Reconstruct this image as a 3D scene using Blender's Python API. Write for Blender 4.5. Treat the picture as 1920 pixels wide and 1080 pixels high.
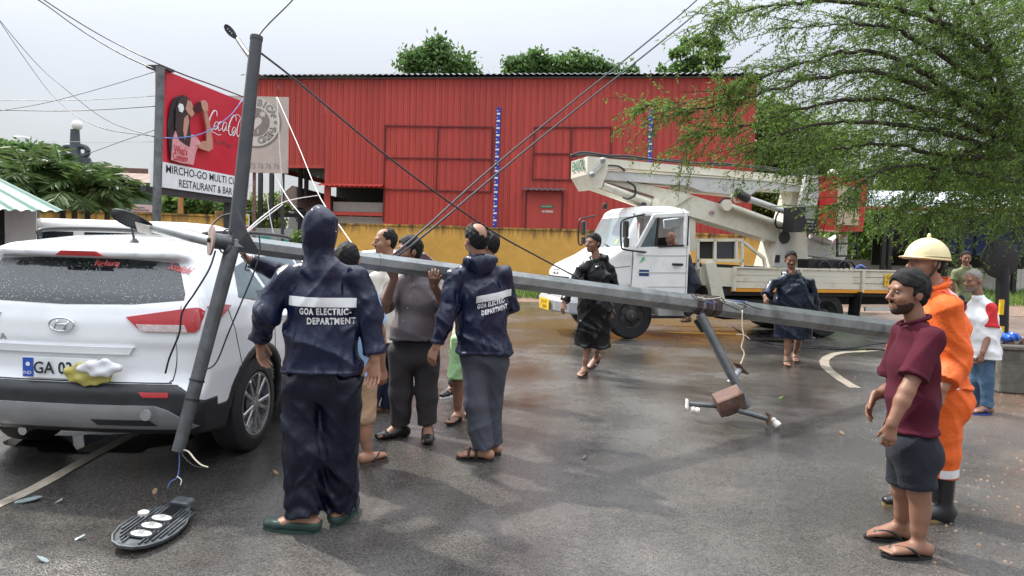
import bpy, bmesh, math, random
import numpy as np
from mathutils import Vector, Matrix
from mathutils.bvhtree import BVHTree
from mathutils.geometry import delaunay_2d_cdt

for o in list(bpy.data.objects):
 bpy.data.objects.remove(o, do_unlink=True)
scene = bpy.context.scene
COL = scene.collection

# ------------------------------------------------------------------ camera
F, PCX, PCY, CAMH = 1300.0, 960.0, 540.0, 1.55      # focal length in px of the 1920 wide photo
PITCH = math.atan(73 / 1300.0)
ROLL = math.radians(1.6)
fwd = Vector((0, math.cos(PITCH), -math.sin(PITCH)))
up0 = Vector((0, math.sin(PITCH), math.cos(PITCH)))
rt0 = Vector((1, 0, 0))
camR = rt0 * math.cos(ROLL) + up0 * math.sin(ROLL)
camU = up0 * math.cos(ROLL) - rt0 * math.sin(ROLL)
CAM = Vector((0, 0, CAMH))
cd = bpy.data.cameras.new('camera')
cam = bpy.data.objects.new('camera', cd)
COL.objects.link(cam)
M = Matrix((camR, camU, -fwd)).transposed().to_4x4()
M.translation = CAM
cam.matrix_world = M
cd.sensor_width = 36.0
cd.lens = F / 1920 * 36.0
cd.clip_start = 0.05
cd.clip_end = 1500
scene.camera = cam

# ------------------------------------------------------------------ light
SUN_ELEV, SUN_AZ = math.radians(47), math.radians(-52)   # azimuth from +Y, negative = left
sun_dir = Vector((math.sin(SUN_AZ) * math.cos(SUN_ELEV), math.cos(SUN_AZ) * math.cos(SUN_ELEV), math.sin(SUN_ELEV)))
world = bpy.data.worlds.new('World')
scene.world = world
world.use_nodes = True
wn, wl = world.node_tree.nodes, world.node_tree.links
wn.clear()
wout = wn.new('ShaderNodeOutputWorld')
wbg = wn.new('ShaderNodeBackground')
sky = wn.new('ShaderNodeTexSky')
sky.sky_type = 'NISHITA'
sky.sun_disc = False
sky.sun_elevation = SUN_ELEV
sky.sun_rotation = SUN_AZ
sky.air_density = 1.0
sky.dust_density = 2.0
sky.ozone_density = 1.0
# thin bright overcast veil over the blue: soft cloud noise, everywhere on the dome
wtc = wn.new('ShaderNodeTexCoord')
wmap = wn.new('ShaderNodeMapping')
wmap.inputs['Scale'].default_value = (1.3, 1.3, 3.2)
wnoise = wn.new('ShaderNodeTexNoise')
wnoise.inputs['Scale'].default_value = 1.6
wnoise.inputs['Detail'].default_value = 5
wnoise.inputs['Roughness'].default_value = 0.55
wramp = wn.new('ShaderNodeMapRange')
wramp.inputs[1].default_value = 0.33
wramp.inputs[2].default_value = 0.68
wramp.inputs[3].default_value = 0.70
wramp.inputs[4].default_value = 0.93
wmix = wn.new('ShaderNodeMix')
wmix.data_type = 'RGBA'
wmix.inputs['B'].default_value = (5.3, 5.5, 5.85, 1)
wl.new(wtc.outputs['Generated'], wmap.inputs[0])
wl.new(wmap.outputs[0], wnoise.inputs['Vector'])
wl.new(wnoise.outputs['Fac'], wramp.inputs[0])
wl.new(wramp.outputs[0], wmix.inputs['Factor'])
wl.new(sky.outputs[0], wmix.inputs['A'])
wsep = wn.new('ShaderNodeSeparateXYZ')          # overcast veil, boosted toward the unseen zenith to add fill light
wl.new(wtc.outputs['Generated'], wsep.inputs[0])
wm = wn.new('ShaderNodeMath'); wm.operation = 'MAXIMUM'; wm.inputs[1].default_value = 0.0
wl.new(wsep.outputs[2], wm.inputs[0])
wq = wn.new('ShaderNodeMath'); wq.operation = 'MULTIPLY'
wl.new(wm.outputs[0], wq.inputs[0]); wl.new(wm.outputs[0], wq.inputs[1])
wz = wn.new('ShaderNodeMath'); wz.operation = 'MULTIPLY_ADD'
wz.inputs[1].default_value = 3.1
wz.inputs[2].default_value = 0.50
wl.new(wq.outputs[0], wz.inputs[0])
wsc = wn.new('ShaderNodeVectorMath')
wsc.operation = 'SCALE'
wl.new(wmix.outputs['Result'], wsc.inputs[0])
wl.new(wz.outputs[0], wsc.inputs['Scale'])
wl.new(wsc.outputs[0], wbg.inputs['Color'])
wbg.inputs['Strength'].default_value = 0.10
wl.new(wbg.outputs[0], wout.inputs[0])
sd = bpy.data.lights.new('sun', 'SUN')
sd.energy = 2.5
sd.angle = math.radians(1.5)
sd.color = (1.0, 0.95, 0.87)
sun = bpy.data.objects.new('sun', sd)
COL.objects.link(sun)
sun.rotation_euler = sun_dir.to_track_quat('Z', 'Y').to_euler()
sun.location = (-8, 6, 14)
scene.view_settings.view_transform = 'Standard'
scene.view_settings.look = 'None'
scene.view_settings.gamma = 1.0
scene.view_settings.use_curve_mapping = False
scene.view_settings.exposure = 1.2

# ------------------------------------------------------------------ pixel helpers
def ray(px, py):
 return camR * ((px - PCX) / F) + camU * (-(py - PCY) / F) + fwd
def W(px, py, d):
 """world point seen at pixel (px,py) of the 1920x1080 photo, at depth Y=d"""
 r = ray(px, py)
 return CAM + r * (d / r.y)
def G(px, py, z=0.0):
 r = ray(px, py)
 return CAM + r * ((z - CAMH) / r.z)
def horizon(px):
 return 467 + 0.028 * (px - 960)

class VPlane:
 """vertical plane through two pixel columns at given depths; s runs along it, z up, out towards the viewer"""
 def __init__(self, pxa, da, pxb, db):
  a, b = W(pxa, horizon(pxa), da), W(pxb, horizon(pxb), db)
  self.o = Vector((a.x, a.y, 0))
  u = Vector((b.x - a.x, b.y - a.y, 0))
  self.len = u.length
  self.u = u.normalized()
  self.n = Vector((self.u.y, -self.u.x, 0))
 def sz(self, px, py):
  r = ray(px, py)
  t = (self.o - CAM).dot(self.n) / r.dot(self.n)
  p = CAM + r * t
  return (p - self.o).dot(self.u), p.z
 def pt(self, s, z, out=0.0):
  return self.o + self.u * s + Vector((0, 0, z)) + self.n * out

# ------------------------------------------------------------------ materials
def lin(r, g, b):
 f = lambda c: (c / 255 / 12.92) if c / 255 <= 0.04045 else ((c / 255 + 0.055) / 1.055) ** 2.4
 return (f(r), f(g), f(b))
MATS = {}
def mat(name, col, rough=0.6, metal=0.0, var=0.15, vscale=6.0, bump=0.0, bscale=30.0, spec=0.5, coat=0.0,
  dirt=None, dscale=3.0, damt=0.5, trans=0.0, sheen=0.0, rvar=0.12, stretch=None, transmission=0.0, crease=0.0, cscale=6.0, objvar=0.0):
 if name in MATS:
  return MATS[name]
 m = bpy.data.materials.new(name)
 m.use_nodes = True
 nt = m.node_tree
 N, L = nt.nodes, nt.links
 b = N['Principled BSDF']
 b.inputs['Roughness'].default_value = rough
 b.inputs['Metallic'].default_value = metal
 b.inputs['Specular IOR Level'].default_value = spec
 b.inputs['Coat Weight'].default_value = coat
 b.inputs['Coat Roughness'].default_value = 0.06
 b.inputs['Transmission Weight'].default_value = transmission
 if sheen:
  b.inputs['Sheen Weight'].default_value = sheen
 tc = N.new('ShaderNodeTexCoord')
 src = tc.outputs['Object']
 if stretch:
  mp = N.new('ShaderNodeMapping')
  mp.inputs['Scale'].default_value = stretch
  L.new(src, mp.inputs[0])
  src = mp.outputs[0]
 n1 = N.new('ShaderNodeTexNoise')
 n1.inputs['Scale'].default_value = vscale
 n1.inputs['Detail'].default_value = 6
 n1.inputs['Roughness'].default_value = 0.65
 L.new(src, n1.inputs['Vector'])
 mr = N.new('ShaderNodeMapRange')
 mr.inputs[1].default_value = 0.25
 mr.inputs[2].default_value = 0.75
 mr.inputs[3].default_value = 1 - var
 mr.inputs[4].default_value = 1 + var
 L.new(n1.outputs['Fac'], mr.inputs[0])
 mx = N.new('ShaderNodeVectorMath')
 mx.operation = 'SCALE'
 mx.inputs[0].default_value = col[:3]
 if objvar:
  oi = N.new('ShaderNodeObjectInfo')
  m1 = N.new('ShaderNodeMath'); m1.operation = 'MULTIPLY_ADD'
  m1.inputs[1].default_value = objvar; m1.inputs[2].default_value = 1 - objvar / 2
  L.new(oi.outputs['Random'], m1.inputs[0])
  m2 = N.new('ShaderNodeMath'); m2.operation = 'MULTIPLY'
  L.new(mr.outputs[0], m2.inputs[0]); L.new(m1.outputs[0], m2.inputs[1])
  L.new(m2.outputs[0], mx.inputs['Scale'])
 else:
  L.new(mr.outputs[0], mx.inputs['Scale'])
 out = mx.outputs[0]
 if dirt is not None:
  n2 = N.new('ShaderNodeTexNoise')
  n2.inputs['Scale'].default_value = dscale
  n2.inputs['Detail'].default_value = 8
  n2.inputs['Roughness'].default_value = 0.7
  L.new(src, n2.inputs['Vector'])
  r2 = N.new('ShaderNodeMapRange')
  r2.inputs[1].default_value = 0.5
  r2.inputs[2].default_value = 0.72
  r2.inputs[3].default_value = 0
  r2.inputs[4].default_value = damt
  L.new(n2.outputs['Fac'], r2.inputs[0])
  mm = N.new('ShaderNodeMix')
  mm.data_type = 'RGBA'
  mm.inputs['B'].default_value = (*dirt[:3], 1)
  L.new(r2.outputs[0], mm.inputs['Factor'])
  L.new(out, mm.inputs['A'])
  out = mm.outputs['Result']
 L.new(out, b.inputs['Base Color'])
 if rvar:
  r3 = N.new('ShaderNodeMapRange')
  r3.inputs[1].default_value = 0.3
  r3.inputs[2].default_value = 0.7
  r3.inputs[3].default_value = max(0.0, rough - rvar)
  r3.inputs[4].default_value = min(1.0, rough + rvar)
  L.new(n1.outputs['Fac'], r3.inputs[0])
  L.new(r3.outputs[0], b.inputs['Roughness'])
 if bump:
  nb = N.new('ShaderNodeTexNoise')
  nb.inputs['Scale'].default_value = bscale
  nb.inputs['Detail'].default_value = 5
  L.new(src, nb.inputs['Vector'])
  bp = N.new('ShaderNodeBump')
  bp.inputs['Strength'].default_value = bump
  bp.inputs['Distance'].default_value = 0.02
  L.new(nb.outputs['Fac'], bp.inputs['Height'])
  L.new(bp.outputs[0], b.inputs['Normal'])
 if crease:                                   # sharp cloth creases
  mc = N.new('ShaderNodeMapping')
  mc.inputs['Scale'].default_value = (1.0, 1.0, 0.55)
  mc.inputs['Rotation'].default_value = (0.3, 0.35, 0.0)
  L.new(tc.outputs['Object'], mc.inputs[0])
  nc = N.new('ShaderNodeTexNoise')
  nc.noise_type = 'RIDGED_MULTIFRACTAL'
  nc.inputs['Scale'].default_value = cscale
  nc.inputs['Detail'].default_value = 4
  nc.inputs['Distortion'].default_value = 0.6
  L.new(mc.outputs[0], nc.inputs['Vector'])
  b2 = N.new('ShaderNodeBump')
  b2.inputs['Strength'].default_value = crease
  b2.inputs['Distance'].default_value = 0.035
  L.new(nc.outputs['Fac'], b2.inputs['Height'])
  if bump:
   L.new(bp.outputs[0], b2.inputs['Normal'])
  L.new(b2.outputs[0], b.inputs['Normal'])
 if trans:
  tr = N.new('ShaderNodeBsdfTranslucent')
  L.new(out, tr.inputs[0])
  ms = N.new('ShaderNodeMixShader')
  ms.inputs[0].default_value = trans
  L.new(b.outputs[0], ms.inputs[1])
  L.new(tr.outputs[0], ms.inputs[2])
  L.new(ms.outputs[0], N['Material Output'].inputs[0])
 MATS[name] = m
 return m

# ------------------------------------------------------------------ scene graph helpers
def tag(o, label=None, cat=None, group=None, kind=None):
 if label: o['label'] = label
 if cat: o['category'] = cat
 if group: o['group'] = group
 if kind: o['kind'] = kind
 return o
def thing(name, loc, label, cat, group=None):
 o = bpy.data.objects.new(name, None)
 COL.objects.link(o)
 o.location = loc
 o.empty_display_size = 0.2
 return tag(o, label, cat, group)
def rootloc(parent):
 v = Vector((0, 0, 0))
 while parent is not None:
  v = v + Vector(parent.location)
  parent = parent.parent
 return v
def link_mesh(name, me, parent=None, **kw):
 o = bpy.data.objects.new(name, me)
 COL.objects.link(o)
 if parent is not None:
  o.parent = parent
 tag(o, **kw)
 return o
def copy_tree(o, parent=None):
 c = o.copy()
 COL.objects.link(c)
 c.parent = parent
 for ch in list(o.children):
  copy_tree(ch, c)
 return c

class MB:
 """collects geometry (in world coordinates) for one mesh object"""
 def __init__(self):
  self.v, self.f, self.m = [], [], []
 def add(self, verts, faces, m=0):
  k = len(self.v)
  self.v.extend([tuple(p) for p in verts])
  for f in faces:
   self.f.append([i + k for i in f])
   self.m.append(m)
  return self
 def box(self, c, s, R=None, bev=0.0, m=0):
  c = Vector(c)
  hx, hy, hz = s[0] / 2, s[1] / 2, s[2] / 2
  vs, fs = [], []
  if bev <= 0:
   vs = [Vector((sx * hx, sy * hy, sz * hz)) for sz in (-1, 1) for sy in (-1, 1) for sx in (-1, 1)]
   fs = [(0, 2, 3, 1), (4, 5, 7, 6), (0, 1, 5, 4), (2, 6, 7, 3), (0, 4, 6, 2), (1, 3, 7, 5)]
  else:
   b = min(bev, hx * .95, hy * .95, hz * .95)
   idx = {}
   for sz in (-1, 1):
    for sy in (-1, 1):
     for sx in (-1, 1):
      for ax in range(3):
       p = [sx * (hx - b), sy * (hy - b), sz * (hz - b)]
       p[ax] = (sx * hx, sy * hy, sz * hz)[ax]
       idx[(sx, sy, sz, ax)] = len(vs)
       vs.append(Vector(p))
   sg = (-1, 1)
   for s_ in sg:
    fs.append([idx[(s_, a, b_, 0)] for a, b_ in ((-1, -1), (1, -1), (1, 1), (-1, 1))])
    fs.append([idx[(a, s_, b_, 1)] for a, b_ in ((-1, -1), (1, -1), (1, 1), (-1, 1))])
    fs.append([idx[(a, b_, s_, 2)] for a, b_ in ((-1, -1), (1, -1), (1, 1), (-1, 1))])
   for a in sg:
    for b_ in sg:
     fs.append([idx[(-1, a, b_, 1)], idx[(1, a, b_, 1)], idx[(1, a, b_, 2)], idx[(-1, a, b_, 2)]])
     fs.append([idx[(a, -1, b_, 0)], idx[(a, 1, b_, 0)], idx[(a, 1, b_, 2)], idx[(a, -1, b_, 2)]])
     fs.append([idx[(a, b_, -1, 0)], idx[(a, b_, 1, 0)], idx[(a, b_, 1, 1)], idx[(a, b_, -1, 1)]])
     for c_ in sg:
      fs.append([idx[(a, b_, c_, 0)], idx[(a, b_, c_, 1)], idx[(a, b_, c_, 2)]])
  if R is not None:
   vs = [R @ p for p in vs]
  return self.add([p + c for p in vs], fs, m)
 def beam(self, a, b, w, h, upv=(0, 0, 1), bev=0.0, m=0):
  a, b = Vector(a), Vector(b)
  ax = (b - a).normalized()
  upv = Vector(upv)
  sd_ = ax.cross(upv)
  if sd_.length < 1e-4:
   sd_ = ax.cross(Vector((1, 0, 0)))
  sd_.normalize()
  u = sd_.cross(ax)
  R = Matrix((ax, sd_, u)).transposed()
  return self.box((a + b) / 2, ((b - a).length, w, h), R, bev, m)
 def tube(self, pts, r, n=8, cap=True, m=0, phase=0.0):
  pts = [Vector(p) for p in pts]
  if not hasattr(r, '__len__'):
   r = [r] * len(pts)
  t0 = (pts[1] - pts[0]).normalized()
  nrm = t0.orthogonal().normalized()
  rings, vs = [], []
  prev = t0
  for i, p in enumerate(pts):
   if i == 0: t = t0
   elif i == len(pts) - 1: t = (pts[-1] - pts[-2]).normalized()
   else: t = (pts[i + 1] - pts[i - 1]).normalized()
   ax = prev.cross(t)
   if ax.length > 1e-6:
    nrm = Matrix.Rotation(prev.angle(t), 3, ax.normalized()) @ nrm
   nrm = (nrm - t * nrm.dot(t)).normalized()
   bn = t.cross(nrm)
   prev = t
   for k in range(n):
    a = 2 * math.pi * k / n + phase
    vs.append(p + (nrm * math.cos(a) + bn * math.sin(a)) * r[i])
  fs = []
  for i in range(len(pts) - 1):
   for k in range(n):
    fs.append((i * n + k, i * n + (k + 1) % n, (i + 1) * n + (k + 1) % n, (i + 1) * n + k))
  if cap:
   fs.append(tuple(range(n))[::-1])
   fs.append(tuple((len(pts) - 1) * n + k for k in range(n)))
  return self.add(vs, fs, m)
 def prism(self, poly, off, m=0):
  poly = [Vector(p) for p in poly]
  off = Vector(off)
  n = len(poly)
  fs = [tuple(range(n)), tuple(range(2 * n - 1, n - 1, -1))]
  for i in range(n):
   fs.append((i, n + i, n + (i + 1) % n, (i + 1) % n))
  return self.add(poly + [p + off for p in poly], fs, m)
 def lathe(self, prof, n=16, org=(0, 0, 0), axis=(0, 0, 1), m=0, capped=True):
  axis = Vector(axis).normalized()
  u = axis.orthogonal().normalized()
  w = axis.cross(u)
  org = Vector(org)
  vs = []
  for r, z in prof:
   for k in range(n):
    a = 2 * math.pi * k / n
    vs.append(org + axis * z + (u * math.cos(a) + w * math.sin(a)) * r)
  fs = []
  for i in range(len(prof) - 1):
   for k in range(n):
    fs.append((i * n + k, i * n + (k + 1) % n, (i + 1) * n + (k + 1) % n, (i + 1) * n + k))
  if capped:
   fs.append(tuple(range(n))[::-1])
   fs.append(tuple((len(prof) - 1) * n + k for k in range(n)))
  return self.add(vs, fs, m)
 def grid(self, pts, m=0):
  nu, nv = len(pts), len(pts[0])
  vs = [p for row in pts for p in row]
  fs = [(i * nv + j, (i + 1) * nv + j, (i + 1) * nv + j + 1, i * nv + j + 1) for i in range(nu - 1) for j in range(nv - 1)]
  return self.add(vs, fs, m)
 def build(self, name, mats, parent=None, smooth=False, fix=True, **kw):
  off = rootloc(parent)
  me = bpy.data.meshes.new(name)
  me.from_pydata([(p[0] - off.x, p[1] - off.y, p[2] - off.z) for p in self.v], [], self.f)
  if not isinstance(mats, (list, tuple)):
   mats = [mats]
  for m_ in mats:
   me.materials.append(m_)
  if len(mats) > 1:
   me.polygons.foreach_set('material_index', self.m)
  if fix:
   bm = bmesh.new()
   bm.from_mesh(me)
   bmesh.ops.recalc_face_normals(bm, faces=bm.faces)
   bm.to_mesh(me)
   bm.free()
  if smooth:
   me.polygons.foreach_set('use_smooth', [True] * len(me.polygons))
   if smooth == 'auto':
    try: me.set_sharp_from_angle(angle=math.radians(35))
    except Exception: pass
  me.update()
  return link_mesh(name, me, parent, **kw)

def fast_mesh(name, V, Fq, mat_, parent=None, smooth=False, **kw):
 """numpy verts (n,3) world, quads or tris (m,k)"""
 off = rootloc(parent)
 V = np.asarray(V, np.float32) - np.array(off, np.float32)
 Fq = np.asarray(Fq, np.int32)
 me = bpy.data.meshes.new(name)
 me.vertices.add(len(V))
 me.vertices.foreach_set('co', V.ravel())
 k = Fq.shape[1]
 me.loops.add(Fq.size)
 me.loops.foreach_set('vertex_index', Fq.ravel())
 me.polygons.add(len(Fq))
 me.polygons.foreach_set('loop_start', np.arange(0, Fq.size, k, dtype=np.int32))
 me.polygons.foreach_set('loop_total', np.full(len(Fq), k, np.int32))
 if smooth:
  me.polygons.foreach_set('use_smooth', np.ones(len(Fq), bool))
 me.update(calc_edges=True)
 me.validate()
 ms = mat_ if isinstance(mat_, (list, tuple)) else [mat_]
 for m_ in ms:
  me.materials.append(m_)
 return link_mesh(name, me, parent, **kw)

def spline(pts, n=8):
 """Catmull-Rom through points"""
 P = [Vector(p) for p in pts]
 P = [P[0] * 2 - P[1]] + P + [P[-1] * 2 - P[-2]]
 out = []
 for i in range(1, len(P) - 2):
  for k in range(n):
   t = k / n
   a, b, c, d = P[i - 1], P[i], P[i + 1], P[i + 2]
   out.append(0.5 * ((2 * b) + (c - a) * t + (2 * a - 5 * b + 4 * c - d) * t * t + (3 * b - a - 3 * c + d) * t ** 3))
 out.append(P[-2])
 return out

def text_mesh(s, size=1.0, bold=0.0, extrude=0.0, align='CENTER', shear=0.0, res=3, spacing=1.0):
 cu = bpy.data.curves.new('lettering', 'FONT')
 cu.body = s
 cu.size = size
 cu.align_x = align
 cu.align_y = 'CENTER'
 cu.offset = bold
 cu.extrude = extrude
 cu.shear = shear
 cu.resolution_u = res
 cu.space_character = spacing
 o = bpy.data.objects.new('lettering', cu)
 COL.objects.link(o)
 dg = bpy.context.evaluated_depsgraph_get()
 me = bpy.data.meshes.new_from_object(o.evaluated_get(dg))
 bpy.data.objects.remove(o, do_unlink=True)
 bpy.data.curves.remove(cu)
 return me
def text_on(name, s, org, udir, vdir, size, mat_, parent, width=None, bold=0.0, off=0.004, align='CENTER', shear=0.0, proj=None, spacing=1.0):
 """lettering whose centre is org, baseline along udir; width squeezes it to a real width; proj maps a point onto a surface"""
 me = text_mesh(s, size, bold, 0.0, align, shear, spacing=spacing)
 n = len(me.vertices)
 co = np.empty(n * 3, np.float32)
 me.vertices.foreach_get('co', co)
 co = co.reshape(-1, 3)
 if width:
  w = co[:, 0].max() - co[:, 0].min()
  co[:, 0] *= width / w
 u, v = Vector(udir).normalized(), Vector(vdir).normalized()
 nn = u.cross(v)
 ro = rootloc(parent)
 for i, vert in enumerate(me.vertices):
  p = Vector(org) + u * float(co[i, 0]) + v * float(co[i, 1]) + nn * off
  if proj:
   p = proj(p)
  vert.co = p - ro
 me.materials.append(mat_)
 return link_mesh(name, me, parent)

# ------------------------------------------------------------------ signed distance fields -> meshes (surface nets)
def smin(a, b, k):
 h = np.clip(0.5 + 0.5 * (b - a) / k, 0, 1)
 return b * (1 - h) + a * h - k * h * (1 - h)
class Field:
 def __init__(self, lo, hi, h):
  self.lo = np.array(lo, np.float32)
  self.h = h
  self.n = np.maximum(4, np.ceil((np.array(hi) - np.array(lo)) / h).astype(int) + 1)
  self.D = np.full(tuple(self.n), 0.5, np.float32)
  self.ax = [self.lo[i] + np.arange(self.n[i], dtype=np.float32) * h for i in range(3)]
 def _sub(self, pts, rad):
  pts = np.array(pts, np.float32).reshape(-1, 3)
  a = np.clip(np.floor((pts.min(0) - rad - self.lo) / self.h).astype(int), 0, self.n)
  b = np.clip(np.ceil((pts.max(0) + rad - self.lo) / self.h).astype(int) + 1, 0, self.n)
  if np.any(b <= a):
   return None, None
  sl = tuple(slice(int(a[i]), int(b[i])) for i in range(3))
  P = np.meshgrid(*[self.ax[i][sl[i]] for i in range(3)], indexing='ij', sparse=True)
  return sl, P
 def put(self, sl, d, k, mode='add'):
  if mode == 'add':
   self.D[sl] = smin(self.D[sl], d, k)
  elif mode == 'sub':
   self.D[sl] = -smin(-self.D[sl], d, k)
 def cone(self, a, b, ra, rb, k=0.02, u=None, ea=1.0, eb=1.0, flat0=False, flat1=False, mode='add', wob=None):
  """tapered limb a->b; with axis u given the half width along u is r*e, across r"""
  a, b = np.array(a, np.float32), np.array(b, np.float32)
  L = float(np.linalg.norm(b - a)) + 1e-9
  ax = (b - a) / L
  rm = max(ra * max(1, ea), rb * max(1, eb)) + k + 2 * self.h
  sl, P = self._sub([a, b], rm + (0.03 if wob else 0))
  if sl is None: return
  q = [P[i] - a[i] for i in range(3)]
  s = q[0] * ax[0] + q[1] * ax[1] + q[2] * ax[2]
  t = np.clip(s / L, 0, 1)
  r = ra + (rb - ra) * t
  qq = [q[i] - ax[i] * (t * L) for i in range(3)]
  if u is None:
   d = np.sqrt(qq[0] ** 2 + qq[1] ** 2 + qq[2] ** 2) - r
  else:
   u = np.array(u, np.float32)
   u = u - ax * float(np.dot(u, ax))
   u /= np.linalg.norm(u) + 1e-9
   e = ea + (eb - ea) * t
   uu = qq[0] * u[0] + qq[1] * u[1] + qq[2] * u[2]
   rest = qq[0] ** 2 + qq[1] ** 2 + qq[2] ** 2 - uu ** 2
   rad = np.sqrt(np.maximum(rest, 0) + (uu / e) ** 2)
   d = rad - r
  if wob is not None:
   d = d + wob(P, t)
  if flat0: d = np.maximum(d, -s)
  if flat1: d = np.maximum(d, s - L)
  self.put(sl, d, k, mode)
 def ell(self, c, r, R=None, k=0.02, mode='add'):
  c = np.array(c, np.float32)
  r = np.array(r, np.float32)
  sl, P = self._sub([c], float(r.max()) + k + 2 * self.h)
  if sl is None: return
  q = [P[i] - c[i] for i in range(3)]
  if R is not None:
   q = [q[0] * R[0][i] + q[1] * R[1][i] + q[2] * R[2][i] for i in range(3)]   # columns of R = local axes
  k0 = np.sqrt((q[0] / r[0]) ** 2 + (q[1] / r[1]) ** 2 + (q[2] / r[2]) ** 2) + 1e-6
  k1 = np.sqrt((q[0] / r[0] ** 2) ** 2 + (q[1] / r[1] ** 2) ** 2 + (q[2] / r[2] ** 2) ** 2) + 1e-6
  self.put(sl, k0 * (k0 - 1) / k1, k, mode)
 def box(self, c, s, R=None, rnd_=0.01, k=0.005, mode='add'):
  c = np.array(c, np.float32)
  hs = np.array(s, np.float32) / 2 - rnd_
  sl, P = self._sub([c], float(np.linalg.norm(hs)) + rnd_ + k + 2 * self.h)
  if sl is None: return
  q = [P[i] - c[i] for i in range(3)]
  if R is not None:
   q = [q[0] * R[0][i] + q[1] * R[1][i] + q[2] * R[2][i] for i in range(3)]
  q = [np.abs(q[i]) - hs[i] for i in range(3)]
  d = np.sqrt(sum(np.maximum(x, 0) ** 2 for x in q)) + np.minimum(np.maximum(np.maximum(q[0], q[1]), q[2]), 0) - rnd_
  self.put(sl, d, k, mode)
 def cut(self, p, n):
  """keep the side opposite to n"""
  P = np.meshgrid(*self.ax, indexing='ij', sparse=True)
  d = (P[0] - p[0]) * n[0] + (P[1] - p[1]) * n[1] + (P[2] - p[2]) * n[2]
  self.D = np.maximum(self.D, d.astype(np.float32))
 def disp(self, fn):
  P = np.meshgrid(*self.ax, indexing='ij', sparse=True)
  self.D = self.D + fn(P).astype(np.float32)
 def mesh(self):
  D = self.D
  D[0], D[-1], D[:, 0], D[:, -1], D[:, :, 0], D[:, :, -1] = 1, 1, 1, 1, 1, 1
  S = D < 0
  n = self.n
  cnt = np.zeros(tuple(n - 1), np.int8)
  for i in (0, 1):
   for j in (0, 1):
    for k in (0, 1):
     cnt += S[i:n[0] - 1 + i, j:n[1] - 1 + j, k:n[2] - 1 + k]
  act = (cnt > 0) & (cnt < 8)
  ci = np.argwhere(act)
  if len(ci) == 0:
   return np.zeros((0, 3), np.float32), np.zeros((0, 4), np.int32)
  idx = np.full(tuple(n - 1), -1, np.int32)
  idx[act] = np.arange(len(ci))
  acc = np.zeros((len(ci), 3), np.float32)
  num = np.zeros(len(ci), np.float32)
  corners = [(i, j, k) for i in (0, 1) for j in (0, 1) for k in (0, 1)]
  for a in corners:
   for axn in range(3):
    if a[axn]: continue
    b = list(a); b[axn] = 1
    da = D[ci[:, 0] + a[0], ci[:, 1] + a[1], ci[:, 2] + a[2]]
    db = D[ci[:, 0] + b[0], ci[:, 1] + b[1], ci[:, 2] + b[2]]
    mk = (da < 0) != (db < 0)
    t = np.where(mk, da / np.where(mk, da - db, 1), 0)
    p = np.tile(np.array(a, np.float32), (len(ci), 1))
    p[:, axn] += t
    acc += p * mk[:, None]
    num += mk
  V = self.lo + (ci + acc / num[:, None]) * self.h
  quads = []
  for axn in range(3):
   o1, o2 = [(1, 2), (2, 0), (0, 1)][axn]
   sl0 = [slice(None)] * 3; sl1 = [slice(None)] * 3
   sl0[axn] = slice(0, n[axn] - 1); sl1[axn] = slice(1, n[axn])
   A, B = S[tuple(sl0)], S[tuple(sl1)]
   e = np.argwhere(A != B)
   ok = (e[:, o1] > 0) & (e[:, o2] > 0) & (e[:, o1] < n[o1] - 1) & (e[:, o2] < n[o2] - 1)
   e = e[ok]
   ins = A[e[:, 0], e[:, 1], e[:, 2]]
   def cid(d1, d2):
    f = e.copy()
    f[:, o1] -= d1; f[:, o2] -= d2
    return idx[f[:, 0], f[:, 1], f[:, 2]]
   q = np.stack([cid(1, 1), cid(0, 1), cid(0, 0), cid(1, 0)], 1)
   q[~ins] = q[~ins][:, ::-1]
   quads.append(q)
  return V.astype(np.float32), np.concatenate(quads).astype(np.int32)

def relax(V, Q, it=1, lam=0.5):
 """a little Laplacian smoothing of a surface-nets mesh"""
 for _ in range(it):
  S = np.zeros_like(V); c = np.zeros(len(V), np.float32)
  for a, b in ((0, 1), (1, 2), (2, 3), (3, 0)):
   np.add.at(S, Q[:, a], V[Q[:, b]]); np.add.at(c, Q[:, a], 1)
   np.add.at(S, Q[:, b], V[Q[:, a]]); np.add.at(c, Q[:, b], 1)
  V = V + lam * (S / np.maximum(c, 1)[:, None] - V)
 return V
def join(parts):
 Vs, Qs, k = [], [], 0
 for V, Q in parts:
  Vs.append(V); Qs.append(Q + k); k += len(V)
 return np.concatenate(Vs), np.concatenate(Qs)
def bvh_of(V, Q):
 return BVHTree.FromPolygons([tuple(map(float, v)) for v in V], [tuple(map(int, q)) for q in Q])

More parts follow.
